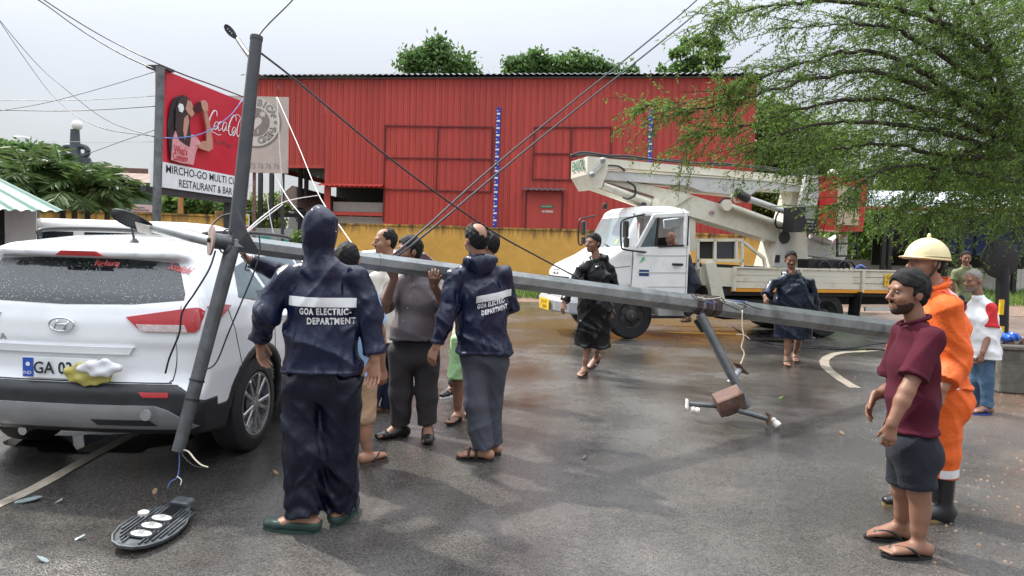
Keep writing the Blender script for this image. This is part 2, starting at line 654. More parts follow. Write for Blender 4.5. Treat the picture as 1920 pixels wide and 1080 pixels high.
def patch(poly, res, to3d, bvh, direction, name, mat_, parent, off=0.004, skirt=0.02, smooth=True, maxd=6.0):
 """a curved plate: 2D outline, cut to a fine mesh, laid on a surface by casting along `direction`"""
 bd = []
 n = len(poly)
 for i in range(n):
  a, b = poly[i], poly[(i + 1) % n]
  L = math.hypot(b[0] - a[0], b[1] - a[1])
  k = max(1, int(L / res))
  for j in range(k):
   bd.append(Vector((a[0] + (b[0] - a[0]) * j / k, a[1] + (b[1] - a[1]) * j / k)))
 nb = len(bd)
 xs, ys = [p[0] for p in poly], [p[1] for p in poly]
 pts = list(bd)
 def inside(x, y):
  c = False
  for i in range(n):
   x1, y1 = poly[i]; x2, y2 = poly[(i + 1) % n]
   if (y1 > y) != (y2 > y) and x < (x2 - x1) * (y - y1) / (y2 - y1) + x1:
    c = not c
  return c
 x = min(xs) + res / 2
 row = 0
 while x < max(xs):
  y = min(ys) + res * (0.5 if row % 2 else 0.8)
  while y < max(ys):
   if inside(x, y) and min((p.x - x) ** 2 + (p.y - y) ** 2 for p in bd) > (0.45 * res) ** 2:
    pts.append(Vector((x, y)))
   y += res
  x += res; row += 1
 vs, es, fs, ov, oe, of = delaunay_2d_cdt(pts, [(i, (i + 1) % nb) for i in range(nb)], [], 1, 1e-6)
 dr = Vector(direction).normalized()
 V3 = []
 last = 1.0
 for p in vs:
  q = Vector(to3d(p.x, p.y))
  hit, nn, _, dist = bvh.ray_cast(q - dr * 3.0, dr, maxd)
  if hit is None:
   hit = bvh.find_nearest(q)[0]
  V3.append(hit - dr * off)
 mb = MB()
 faces = [tuple(f) for f in fs]
 cnt = {}
 for f in faces:
  for i in range(len(f)):
   e = (f[i], f[(i + 1) % len(f)])
   cnt[tuple(sorted(e))] = cnt.get(tuple(sorted(e)), []) + [e]
 mb.add(V3, faces)
 if skirt:
  k = len(mb.v)
  back = {}
  for key, l in cnt.items():
   if len(l) == 1:
    a, b = l[0]
    for i in (a, b):
     if i not in back:
      back[i] = len(mb.v)
      mb.v.append(tuple(V3[i] + dr * (skirt + off)))
    mb.f.append([b, a, back[a], back[b]]); mb.m.append(0)
 o = mb.build(name, mat_, parent, smooth=('auto' if smooth else False), fix=True)
 return o
# ================================================================== SETTING
rnd = random.Random(11)
nrng = np.random.default_rng(5)

def node_mat(name):
 m = bpy.data.materials.new(name)
 m.use_nodes = True
 MATS[name] = m
 return m, m.node_tree.nodes, m.node_tree.links, m.node_tree.nodes['Principled BSDF']
def nmath(N, L, op, a, b=None, c=None, clamp=False):
 n = N.new('ShaderNodeMath')
 n.operation = op
 n.use_clamp = clamp
 for i, x in enumerate((a, b, c)):
  if x is None: continue
  if isinstance(x, (int, float)): n.inputs[i].default_value = x
  else: L.new(x, n.inputs[i])
 return n.outputs[0]
def nnoise(N, L, vec, scale, detail=4, rough=0.6):
 n = N.new('ShaderNodeTexNoise')
 n.inputs['Scale'].default_value = scale
 n.inputs['Detail'].default_value = detail
 n.inputs['Roughness'].default_value = rough
 L.new(vec, n.inputs['Vector'])
 return n.outputs['Fac']
def nrange(N, L, v, a, b, c=0.0, d=1.0):
 n = N.new('ShaderNodeMapRange')
 L.new(v, n.inputs[0])
 for i, x in enumerate((a, b, c, d)): n.inputs[i + 1].default_value = x
 return n.outputs[0]
def nmix(N, L, f, a, b):
 n = N.new('ShaderNodeMix')
 n.data_type = 'RGBA'
 for s, x in (('Factor', f), ('A', a), ('B', b)):
  if isinstance(x, tuple): n.inputs[s].default_value = (*x[:3], 1)
  elif isinstance(x, (int, float)): n.inputs[s].default_value = x
  else: L.new(x, n.inputs[s])
 return n.outputs['Result']

def asphalt():
 m, N, L, b = node_mat('wet_asphalt')
 geo = N.new('ShaderNodeNewGeometry')
 P = geo.outputs['Position']
 sep = N.new('ShaderNodeSeparateXYZ')
 L.new(P, sep.inputs[0])
 x, y = sep.outputs[0], sep.outputs[1]
 big = nnoise(N, L, P, 0.55, 5, 0.6)
 mid = nnoise(N, L, P, 2.3, 5, 0.65)
 vor = N.new('ShaderNodeTexVoronoi')
 vor.inputs['Scale'].default_value = 125
 L.new(P, vor.inputs['Vector'])
 fine = nnoise(N, L, P, 120, 3, 0.6)
 # wetness: broad soaked patches, more of it on the left by the gutter
 left = nrange(N, L, x, -0.6, -2.6, 0.0, 0.30)
 wet = nmath(N, L, 'ADD', nrange(N, L, big, 0.34, 0.60, 0.1, 1.0), left)
 wet = nmath(N, L, 'ADD', wet, nrange(N, L, mid, 0.35, 0.7, -0.22, 0.22), clamp=True)
 # red-brown grit washed on to the right side and to the foot of the wall
 dline = nmath(N, L, 'SUBTRACT', x, nmath(N, L, 'MULTIPLY', y, 0.43))
 dirt = nrange(N, L, nmath(N, L, 'ADD', dline, nrange(N, L, mid, 0.2, 0.8, -0.55, 0.55)), 1.15, 2.6, 0, 0.7)
 far = nrange(N, L, nmath(N, L, 'ADD', y, nrange(N, L, mid, 0.2, 0.8, -2.5, 2.5)), 18.8, 21.3, 0, 0.28)
 dirt = nmath(N, L, 'MAXIMUM', dirt, far)
 spots = nrange(N, L, nnoise(N, L, P, 1.1, 3, 0.5), 0.64, 0.76, 0, 0.08)
 dirt = nmath(N, L, 'MAXIMUM', dirt, spots)
 base = nmix(N, L, vor.outputs['Color'], (0.085, 0.083, 0.08), (0.2, 0.19, 0.18))
 stone = nrange(N, L, vor.outputs['Distance'], 0.0, 0.55, 1.2, 0.75)
 sc = N.new('ShaderNodeVectorMath'); sc.operation = 'SCALE'
 sp = N.new('ShaderNodeSeparateColor')
 L.new(vor.outputs['Color'], sp.inputs[0])
 g = nrange(N, L, sp.outputs[0], 0, 1, 0.072, 0.19)
 comb = N.new('ShaderNodeCombineXYZ')
 L.new(g, comb.inputs[0]); L.new(nmath(N, L, 'MULTIPLY', g, 0.92), comb.inputs[1]); L.new(nmath(N, L, 'MULTIPLY', g, 0.83), comb.inputs[2])
 L.new(comb.outputs[0], sc.inputs[0])
 L.new(nmath(N, L, 'MULTIPLY', stone, nrange(N, L, wet, 0, 1, 0.95, 0.40)), sc.inputs['Scale'])
 dcol = nmix(N, L, fine, (0.10, 0.06, 0.04), (0.24, 0.15, 0.10))
 col = nmix(N, L, dirt, sc.outputs[0], dcol)
 L.new(col, b.inputs['Base Color'])
 rough = nrange(N, L, wet, 0.0, 1.0, 0.38, 0.11)
 rough = nmath(N, L, 'ADD', rough, nmath(N, L, 'MULTIPLY', dirt, 0.25), clamp=True)
 L.new(rough, b.inputs['Roughness'])
 b.inputs['Specular IOR Level'].default_value = 0.5
 h = nmath(N, L, 'ADD', nmath(N, L, 'MULTIPLY', vor.outputs['Distance'], -1.0), nmath(N, L, 'MULTIPLY', fine, 0.5))
 bp = N.new('ShaderNodeBump')
 bp.inputs['Distance'].default_value = 0.006
 L.new(nmath(N, L, 'MULTIPLY', nrange(N, L, wet, 0, 1, 0.50, 0.22), nrange(N, L, y, 4.0, 13.0, 1.0, 0.35)), bp.inputs['Strength'])
 L.new(h, bp.inputs['Height'])
 L.new(bp.outputs[0], b.inputs['Normal'])
 return m

def painted_wall(name, col, stain=(0.03, 0.028, 0.02), ztop=2.25, depth=0.9, amt=0.9, peel=None):
 """old paint with black rain streaks running down from the coping"""
 m, N, L, b = node_mat(name)
 geo = N.new('ShaderNodeNewGeometry')
 P = geo.outputs['Position']
 sep = N.new('ShaderNodeSeparateXYZ'); L.new(P, sep.inputs[0])
 mp = N.new('ShaderNodeMapping'); mp.inputs['Scale'].default_value = (2.2, 2.2, 0.22)
 L.new(P, mp.inputs[0])
 st = nnoise(N, L, mp.outputs[0], 2.2, 7, 0.72)
 bl = nnoise(N, L, P, 1.3, 6, 0.7)
 hgt = nrange(N, L, sep.outputs[2], ztop - depth, ztop, -0.22, 0.20)
 k = nmath(N, L, 'ADD', st, hgt)
 k = nrange(N, L, k, 0.55, 0.78, 0, amt)
 foot = nrange(N, L, nmath(N, L, 'ADD', sep.outputs[2], nrange(N, L, bl, 0.2, 0.8, -0.35, 0.35)), 0.15, 0.6, 0.6, 0)
 base = nmix(N, L, nrange(N, L, bl, 0.3, 0.7), tuple(c * 0.78 for c in col), tuple(min(1, c * 1.12) for c in col))
 c = nmix(N, L, foot, base, (0.16, 0.10, 0.06))
 c = nmix(N, L, k, c, stain)
 if peel is not None:
  c = nmix(N, L, nrange(N, L, nnoise(N, L, P, 1.7, 5, 0.6), 0.52, 0.56), c, peel)
 L.new(c, b.inputs['Base Color'])
 b.inputs['Roughness'].default_value = 0.75
 bp = N.new('ShaderNodeBump'); bp.inputs['Strength'].default_value = 0.35; bp.inputs['Distance'].default_value = 0.02
 L.new(nnoise(N, L, P, 9, 6, 0.7), bp.inputs['Height'])
 L.new(bp.outputs[0], b.inputs['Normal'])
 return m

M_asph = asphalt()
M_ground = mat('earth_and_grass', (0.09, 0.085, 0.04), 0.9, var=0.5, vscale=1.5, bump=0.6, bscale=8, dirt=(0.12, 0.07, 0.045), dscale=0.6)
M_dirt = mat('wet_red_dirt', (0.16, 0.095, 0.06), 0.7, var=0.4, vscale=5, bump=0.8, bscale=18, dirt=(0.30, 0.24, 0.18), dscale=7, damt=0.7)
M_white_line = mat('worn_road_paint', (0.29, 0.25, 0.19), 0.6, var=0.3, vscale=12, bump=0.5, bscale=60, dirt=(0.07, 0.063, 0.055), dscale=6, damt=1.0)
M_puddle = mat('puddle_water', (0.012, 0.011, 0.010), 0.03, var=0.1, rvar=0.02, spec=0.6)
M_yellow = painted_wall('ochre_yellow_paint', (0.60, 0.335, 0.065), amt=0.9)
M_concrete = mat('grey_concrete', (0.30, 0.29, 0.27), 0.8, var=0.25, vscale=4, bump=0.4, bscale=20, dirt=(0.07, 0.065, 0.055), dscale=3, damt=0.7)
M_mossy = mat('mossy_concrete', (0.13, 0.12, 0.10), 0.85, var=0.35, vscale=5, bump=0.6, bscale=16, dirt=(0.035, 0.04, 0.02), dscale=4, damt=0.8)
M_red_sheet = mat('red_painted_sheet', (0.43, 0.052, 0.038), 0.5, objvar=0.16, var=0.14, vscale=0.9, rvar=0.08, dirt=(0.20, 0.035, 0.03), dscale=2.4, damt=0.5, stretch=(1, 1, 0.14))
M_red_dark = mat('dark_red_steel', (0.11, 0.012, 0.014), 0.5, var=0.2)
M_roof_grey = mat('grey_roof_sheet', (0.10, 0.11, 0.12), 0.45, var=0.25, vscale=3)
M_black = mat('black_paint', (0.012, 0.012, 0.013), 0.5, var=0.3)
M_dark = mat('dark_interior', (0.018, 0.017, 0.016), 0.8, var=0.4)  # near-black; also carries painted shade inside the bay and shed
M_white = mat('white_paint', (0.74, 0.74, 0.73), 0.5, var=0.06)
M_blue_strip = mat('blue_gauge_paint', (0.015, 0.045, 0.36), 0.5, var=0.08)
M_green_plate = mat('green_sign_plate', (0.01, 0.16, 0.06), 0.5)
M_rust = mat('rusty_steel', (0.14, 0.075, 0.055), 0.7, var=0.4, vscale=10, bump=0.3, dirt=(0.24, 0.19, 0.17), dscale=9, damt=0.8)
M_greypost = mat('weathered_steel', (0.13, 0.135, 0.14), 0.5, metal=0.3, var=0.4, vscale=9, dirt=(0.03, 0.03, 0.03), dscale=5, damt=0.8)
M_darkpost = mat('dark_weathered_post', (0.035, 0.035, 0.037), 0.6, var=0.4, vscale=8)
M_wire = mat('black_cable', (0.015, 0.015, 0.017), 0.5, var=0.2)
M_whitewire = mat('white_cable', (0.62, 0.61, 0.58), 0.5, var=0.1)
M_cream_wire = mat('cream_cable', (0.55, 0.48, 0.36), 0.5, var=0.1)
M_bluewire = mat('blue_cable', (0.10, 0.16, 0.42), 0.5, var=0.1)
M_teal = mat('teal_sheet', (0.006, 0.085, 0.065), 0.6, spec=0.25, var=0.15, vscale=3, dirt=(0.3, 0.4, 0.36), damt=0.3)
M_pale = mat('pale_sheet', (0.34, 0.39, 0.36), 0.6, spec=0.25, var=0.12, vscale=3, dirt=(0.35, 0.34, 0.30), damt=0.4)
M_plaster = mat('off_white_board', (0.52, 0.46, 0.45), 0.7, var=0.12, vscale=2, dirt=(0.20, 0.17, 0.16), dscale=2.5, damt=0.6, stretch=(1, 1, 0.4))
M_green_wall = mat('green_tin_wall', (0.10, 0.21, 0.15), 0.6, var=0.2, vscale=2, dirt=(0.04, 0.06, 0.05), dscale=1.5, damt=0.7, stretch=(1, 1, 0.3))
M_wood = mat('orange_timber_post', (0.33, 0.17, 0.06), 0.75, var=0.3, stretch=(1, 1, 0.2))
M_tarp = mat('blue_tarpaulin', (0.005, 0.018, 0.085), 0.4, var=0.3, bump=0.5, bscale=6)
M_lightroof = mat('pale_grey_roof_sheet', (0.50, 0.53, 0.56), 0.5, var=0.12)
M_tiles = mat('pale_tiled_wall', (0.50, 0.47, 0.44), 0.6, var=0.08, vscale=2)
M_busgrey = mat('bus_grey_paint', (0.34, 0.33, 0.31), 0.5, var=0.12)
M_glass_dark = mat('dark_glass', (0.02, 0.025, 0.03), 0.06, var=0.2, rvar=0.03, spec=0.7)

# ---- ground, road, verge
MB().add([(-400, -60, -0.02), (400, -60, -0.02), (400, 700, -0.02), (-400, 700, -0.02)], [(0, 1, 2, 3)]).build('ground', M_ground, kind='structure')
MB().add([(-70, -8, 0), (70, -8, 0), (70, 20.8, 0), (-70, 20.8, 0)], [(0, 1, 2, 3)]).build('road', M_asph, kind='structure')
vb = MB()
rows = []
for i in range(81):
 x = -22 + 44 * i / 80
 e = 20.0 + 0.45 * math.sin(x * 0.9) + 0.3 * math.sin(x * 2.3 + 1)
 rows.append([(x, e, 0.006), (x, e + 0.7, 0.03 + 0.02 * math.sin(x * 3.1)), (x, 22.6, 0.06 + 0.03 * math.sin(x * 1.7)), (x, 26.5, 0.05)])
vb.grid(rows).build('dirt_verge', M_dirt, smooth=True, kind='structure')

def strip(pts, w, z, name, m_, **kw):
 L_, R_ = [], []
 for i, p in enumerate(pts):
  a = pts[max(0, i - 1)]; b_ = pts[min(len(pts) - 1, i + 1)]
  t = Vector((b_[0] - a[0], b_[1] - a[1], 0)).normalized()
  nn = Vector((-t.y, t.x, 0)) * (w / 2 * (1 + 0.05 * math.sin(i * 1.3)))
  L_.append(Vector((p[0], p[1], z)) + nn); R_.append(Vector((p[0], p[1], z)) - nn)
 return MB().grid([L_, R_]).build(name, m_, **kw)
strip(spline([G(1604, 728), G(1572, 708), G(1548, 687), G(1549, 672), G(1574, 662), G(1615, 659), G(1665, 655)], 8), 0.13, 0.004, 'road_marking', M_white_line, kind='structure')
strip(spline([G(-60, 972), G(60, 918), G(150, 868), G(235, 823), G(330, 775)], 8), 0.085, 0.004, 'road_edge_line', M_white_line, kind='structure')
def puddle(px, py, rx, ry, seed):
 c = G(px, py)
 r_ = random.Random(seed)
 ph = [r_.uniform(0, 6.28) for _ in range(5)]
 pts = []
 for k in range(40):
  a = 2 * math.pi * k / 40
  f = 1 + 0.22 * math.sin(2 * a + ph[0]) + 0.15 * math.sin(3 * a + ph[1]) + 0.10 * math.sin(5 * a + ph[2]) + 0.06 * math.sin(9 * a + ph[3])
  pts.append((c.x + rx * f * math.cos(a), c.y + ry * f * math.sin(a), 0.0035 + 0.0004 * (seed % 5)))
 MB().add(pts, [tuple(range(40))]).build('puddle', M_puddle, kind='structure')
puddle(185, 830, 0.52, 0.30, 1)
puddle(1330, 625, 0.95, 0.16, 2)
puddle(1300, 612, 0.8, 0.12, 3)
puddle(1600, 655, 0.7, 0.13, 4)
puddle(905, 600, 0.5, 0.10, 5)
puddle(1455, 640, 0.5, 0.10, 6)

# ---- boundary walls
def wall_thing(name, vp, s0, s1, ztop, th, m_, label, capm=None):
 t = thing(name, vp.pt((s0 + s1) / 2, 0), label, 'wall')
 def blk(n_, a, b_, z0, z1, o0, o1, mm, nseg=1):
  mb = MB()
  mb.prism([vp.pt(a, z0, o0), vp.pt(b_, z0, o0), vp.pt(b_, z1, o0), vp.pt(a, z1, o0)], vp.n * (o1 - o0))
  return mb.build(n_, mm, t)
 blk('wall_body', s0, s1, -0.05, ztop, -th, 0, m_)
 return t, blk
PW = VPlane(600, 23.4, 1450, 24.2)
wr, blk = wall_thing('boundary_wall', PW, PW.sz(622, 470)[0], PW.len, 2.22, 0.25, M_yellow, 'long ochre yellow boundary wall with black rain streaks in front of the red warehouse')
cs = PW.sz(622, 470)[0]
k = 0
while cs < PW.len - 0.1:                                  # coping stones
 e = min(PW.len, cs + 1.45)
 blk('coping_stone', cs, e - 0.02, 2.22, 2.27 + 0.012 * ((k * 7) % 3), -0.28, 0.03, M_yellow)
 cs = e; k += 1
PWL = VPlane(40, 17.6, 432, 18.8)
wl_, blk = wall_thing('boundary_wall', PWL, 0, PWL.len, 2.2, 0.22, M_yellow, 'low ochre yellow wall behind the parked old van at the left')
s_p = PWL.sz(415, 400)[0]
blk('pillar', s_p - 0.16, s_p + 0.22, -0.05, 2.36, -0.26, 0.05, M_yellow)
cs = 0; k = 0
while cs < PWL.len - 0.1:
 e = min(PWL.len, cs + 1.3)
 blk('coping_stone', cs, e - 0.02, 2.2, 2.24 + 0.01 * (k % 2), -0.25, 0.03, M_yellow)
 cs = e; k += 1

# ---- red warehouse
PB = VPlane(476, 28.2, 1405, 25.8)
ZT = 8.1
wh = thing('warehouse', PB.pt(PB.len / 2, 0), 'large red corrugated metal warehouse behind the yellow wall', 'warehouse')
def bs(px, py=300): return PB.sz(px, py)[0]
def bz(px, py): return PB.sz(px, py)[1]
RIBP = 0.235
def sheet_mesh(s0, s1, z0, z1, out=0.0):
 mb = MB()
 n = max(1, round((s1 - s0) / RIBP))
 pr = []
 for i in range(n):
  a = s0 + (s1 - s0) * i / n
  p = (s1 - s0) / n
  pr += [(a, 0), (a + p * 0.36, 0), (a + p * 0.40, 0.012), (a + p * 0.60, 0.012), (a + p * 0.64, 0), (a + p * 0.80, 0), (a + p * 0.86, 0.036), (a + p * 0.94, 0.036)]
 pr.append((s1 - 0.004, 0))
 mb.grid([[PB.pt(s, z0, o_ + out), PB.pt(s, z1, o_ + out)] for s, o_ in pr])
 return mb
s608, s720, s538 = bs(608, 380), bs(719, 380), bs(538, 380)
z312, z352 = bz(560, 314), bz(660, 352)
cols = [0.0]
while cols[-1] + 1.05 < s608: cols.append(cols[-1] + 1.0)
cols[-1] = s608
nmid = 2
for i in range(nmid): cols.append(s608 + (s720 - s608) * (i + 1) / nmid)
w = (PB.len - s720) / 14
first = None
for i in range(len(cols) - 1):
 zb = z312 if cols[i + 1] <= s608 + .01 else z352
 sheet_mesh(cols[i], cols[i + 1], zb, ZT).build('cladding_sheet', M_red_sheet, wh, fix=False)
for i in range(14):
 if first is None:
  first = sheet_mesh(s720, s720 + w, 0, ZT).build('cladding_sheet', M_red_sheet, wh, fix=False)
 else:
  c = first.copy(); COL.objects.link(c); c.parent = wh
  c.location = PB.u * (w * i)
# red upright and sill rail of the serving hatch
MB().prism([PB.pt(s608, 0, 0.03), PB.pt(s608 + 0.25, 0, 0.03), PB.pt(s608 + 0.25, z352, 0.03), PB.pt(s608, z352, 0.03)], -PB.n * 0.1).build('door_post', M_red_sheet, wh)
za, zb_ = bz(660, 397), bz(660, 404)
MB().prism([PB.pt(s608 + 0.26, zb_, 0.02), PB.pt(s720, zb_, 0.02), PB.pt(s720, za, 0.02), PB.pt(s608 + 0.26, za, 0.02)], -PB.n * 0.06).build('hatch_rail', M_red_sheet, wh)
zc, zd = bz(660, 378), bz(660, 396)
MB().prism([PB.pt(s608 + 0.26, zd, -0.3), PB.pt(s720, zd, -0.3), PB.pt(s720, zc, -0.3), PB.pt(s608 + 0.26, zc, -0.3)], -PB.n * 0.5).build('hatch_counter', M_busgrey, wh)
MB().prism([PB.pt(s608 + 0.26, 0, -0.25), PB.pt(s720, 0, -0.25), PB.pt(s720, zb_ - .03, -0.25), PB.pt(s608 + 0.26, zb_ - .03, -0.25)], -PB.n * 0.1).build('counter_front', M_busgrey, wh)
# awnings: small corrugated canopies
def canopy(px0, px1, py, drop, out, m_, name):
 s0, s1 = bs(px0, py), bs(px1, py)
 z = bz((px0 + px1) / 2, py)
 mb = MB()
 n = int((s1 - s0) / 0.05)
 rws = []
 for i in range(n + 1):
  s = s0 + (s1 - s0) * i / n
  h = 0.022 * math.sin(i * math.pi / 2)
  rws.append([PB.pt(s, z + h, 0.04), PB.pt(s, z - drop + h, out)])
 mb.grid(rws)
 return mb.build(name, m_, wh, fix=False)
canopy(603, 722, 345, 0.12, 0.55, M_red_sheet, 'hatch_awning')
canopy(981, 1060, 353, 0.10, 0.4, M_roof_grey, 'door_awning')
MB().prism([PB.pt(bs(536), z312 - 0.02, 0.03), PB.pt(s608, z312 - 0.02, 0.03), PB.pt(s608, z312 + 0.10, 0.03), PB.pt(bs(536), z312 + 0.10, 0.03)], -PB.n * 0.05).build('door_lintel', M_red_sheet, wh)
# sheeted-over window frames: steel bars standing proud
def bar(pa, pb, r=0.022):
 a, b_ = PB.sz(*pa), PB.sz(*pb)
 MB().beam(PB.pt(a[0], a[1], 0.05), PB.pt(b_[0], b_[1], 0.05), r * 2, r * 2, upv=PB.n).build('frame_bar', M_red_dark, wh)
for pa, pb in [((723, 236), (925, 239)), ((722, 296), (923, 299)), ((720, 355), (921, 360)), ((723, 237), (720, 355)), ((822, 239), (818, 357)), ((925, 239), (921, 359)),
               ((1002, 239), (1147, 239)), ((1000, 288), (1145, 290)), ((998, 336), (1144, 340)), ((1002, 239), (998, 337)), ((1072, 240), (1069, 338)), ((1147, 239), (1144, 340)),
               ((721, 355), (719, 415))]:
 bar(pa, pb)
# door in the cladding
sa, sb_ = bs(989), bs(1057)
z1 = bz(1020, 360)
MB().prism([PB.pt(sa, 0, 0.045), PB.pt(sb_, 0, 0.045), PB.pt(sb_, z1, 0.045), PB.pt(sa, z1, 0.045)], PB.n * 0.02).build('door', M_red_sheet, wh)
for s in (sa, sb_):
 MB().beam(PB.pt(s, 0, 0.06), PB.pt(s, z1, 0.06), 0.06, 0.06, upv=PB.n).build('door_frame', M_red_dark, wh)
def plate(px0, py0, px1, py1, out, th, m_, name, parent, vp=PB):
 a, b_ = vp.sz(px0, py1), vp.sz(px1, py0)
 return MB().prism([vp.pt(a[0], a[1], out), vp.pt(b_[0], a[1], out), vp.pt(b_[0], b_[1], out), vp.pt(a[0], b_[1], out)], vp.n * th).build(name, m_, parent)
plate(1014, 385, 1037, 390, 0.07, 0.01, M_green_plate, 'door_sign', wh)
s, z = PB.sz(1027, 397)
text_on('door_lettering', 'NO SMOKING', PB.pt(s, z, 0.072), PB.u, (0, 0, 1), 0.12, M_white, wh, width=0.42, bold=0.003)
s, z = PB.sz(1025.5, 387.5)
text_on('door_sign_lettering', 'BALLOON ROOM', PB.pt(s, z, 0.084), PB.u, (0, 0, 1), 0.08, M_white, wh, width=0.38)
# blue height gauges with white graduations
for (pt_, pb_) in (((936, 202), (928, 428)), ((1221, 205), (1214, 432))):
 a, b_ = PB.sz(*pt_), PB.sz(*pb_)
 wq = 0.075
 g_ = MB().prism([PB.pt(b_[0] - wq, b_[1], 0.045), PB.pt(b_[0] + wq, b_[1], 0.045), PB.pt(a[0] + wq, a[1], 0.045), PB.pt(a[0] - wq, a[1], 0.045)], PB.n * 0.012).build('height_gauge', M_blue_strip, wh)
 nt = 34
 for i in range(1, nt):
  f = i / nt
  s = a[0] + (b_[0] - a[0]) * f; z = a[1] + (b_[1] - a[1]) * f
  lw, lh = (0.13, 0.065) if i % 2 == 0 else (0.05, 0.03)
  MB().prism([PB.pt(s - wq, z, 0.058), PB.pt(s - wq + lw, z, 0.058), PB.pt(s - wq + lw, z + lh, 0.058), PB.pt(s - wq, z + lh, 0.058)], PB.n * 0.004).build('graduation', M_white, g_)
# roof
mb = MB()
rws = []
n = int(PB.len / 0.117)
for i in range(-4, n + 4):
 s = PB.len * i / n
 h = 0.055 if i % 2 else 0.0
 rws.append([PB.pt(s, ZT + 0.02 + h, 0.32), PB.pt(s, ZT + 0.12 + h, 0.0), PB.pt(s, ZT + 0.9 + h, -7), PB.pt(s, ZT - 0.2 + h, -14)])
mb.grid(rws).build('roof', M_roof_grey, wh, fix=False)
MB().prism([PB.pt(-0.3, ZT - 0.05, 0.10), PB.pt(PB.len + 0.3, ZT - 0.05, 0.10), PB.pt(PB.len + 0.3, ZT + 0.0, 0.10), PB.pt(-0.3, ZT + 0.0, 0.10)], -PB.n * 0.08).build('eaves_trim', M_roof_grey, wh)
for s in (PB.len - 0.02, 0.02):
 MB().prism([PB.pt(s, 0 if s > 1 else z312, -0.01), PB.pt(s, ZT, -0.01), PB.pt(s, ZT, -14), PB.pt(s, 0 if s > 1 else z312, -14)], PB.u * (0.01 if s < 1 else -0.01)).build('side_wall', M_red_sheet, wh)
MB().prism([PB.pt(s608 + 0.1, 0, -9), PB.pt(PB.len, 0, -9), PB.pt(PB.len, ZT, -9), PB.pt(s608 + 0.1, ZT, -9)], -PB.n * 0.1).build('shade_backing', M_dark, wh)  # near-black colour paints in the dim warehouse interior
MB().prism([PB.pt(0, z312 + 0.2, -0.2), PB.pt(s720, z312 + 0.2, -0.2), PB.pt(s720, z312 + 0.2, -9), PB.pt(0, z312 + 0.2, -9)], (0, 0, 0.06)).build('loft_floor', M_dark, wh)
for px in (486, 507, 521, 533):
 s = bs(px, 380)
 MB().beam(PB.pt(s, 0, -0.1 - (px % 3)), PB.pt(s, z312 + 0.2, -0.1 - (px % 3)), 0.16, 0.16, bev=0.01).build('steel_column', M_darkpost, wh)
MB().beam(PB.pt(0, bz(500, 393), -0.9), PB.pt(s608, bz(560, 391), -0.9), 0.05, 0.07).build('cross_rail', M_darkpost, wh)
MB().beam(PB.pt(0, bz(500, 403), -0.95), PB.pt(bs(545), bz(545, 401), -0.95), 0.06, 0.16).build('cross_rail', M_dark, wh)
MB().prism([PB.pt(0, 2.9, -8.8), PB.pt(s608 + 0.1, 2.9, -8.8), PB.pt(s608 + 0.1, z312 + 0.2, -8.8), PB.pt(0, z312 + 0.2, -8.8)], -PB.n * 0.1).build('shade_backing', M_dark, wh)  # hanging dark panel painted as shade in the upper bay
# small rust lean-to roof seen inside the open bay
mb = MB()
rws = []
for i in range(61):
 s = 0.2 + (s608 - 0.3) * i / 60
 rws.append([PB.pt(s, 4.1 + 0.03 * (i % 2) - 0.010 * i, -3.0), PB.pt(s, 3.35 + 0.03 * (i % 2) - 0.012 * i, -1.4)])
mb.grid(rws).build('lean_to_roof', M_rust, wh, fix=False)
plate(547, 317, 552, 322, -2.5, 0.02, M_white, 'daylight_patch', wh)  # white plate painted as daylight between the roof sheets

# bus parked inside the open bay
bt = thing('parked_bus', PB.pt(s608 - 0.3, 0, -6.5), 'grey bus with dark windows and a green stripe parked inside the warehouse bay', 'bus')
def BP(px, py, o):
 r = ray(px, py); t = (PB.o + PB.n * o - CAM).dot(PB.n) / r.dot(PB.n); return CAM + r * t
b0, b1 = BP(541, 372, -5), BP(716, 372, -5)
s0, s1 = (b0 - PB.o).dot(PB.u), (b1 - PB.o).dot(PB.u)
MB().prism([PB.pt(s0, 0.5, -5), PB.pt(s1 + 1, 0.5, -5), PB.pt(s1 + 1, 3.4, -5), PB.pt(s0 + 0.25, 3.4, -5), PB.pt(s0, 2.6, -5)], -PB.n * 2.4).build('bus_body', M_busgrey, bt)
for i in range(5):
 a = s0 + 0.3 + i * 0.95
 MB().prism([PB.pt(a, 2.75, -4.99), PB.pt(a + 0.85, 2.75, -4.99), PB.pt(a + 0.85, 3.25, -4.99), PB.pt(a, 3.25, -4.99)], PB.n * 0.02).build('window', M_glass_dark, bt)
MB().prism([PB.pt(s0, 1.42, -4.99), PB.pt(s1 + 1, 1.42, -4.99), PB.pt(s1 + 1, 1.5, -4.99), PB.pt(s0, 1.5, -4.99)], PB.n * 0.015).build('stripe', M_green_plate, bt)
text_on('bus_lettering', 'KOOL', PB.pt(s0 + 0.75, 2.63, -4.98), PB.u, (0, 0, 1), 0.26, mat('navy_print', (0.02, 0.03, 0.08), 0.5), bt, bold=0.006)
for a in (s0 + 0.9, s1 - 0.2):
 MB().lathe([(0.2, 0), (0.45, 0.02), (0.45, 0.25), (0.2, 0.27)], 20, PB.pt(a, 0.45, -5.24), PB.n).build('wheel', M_dark, bt)

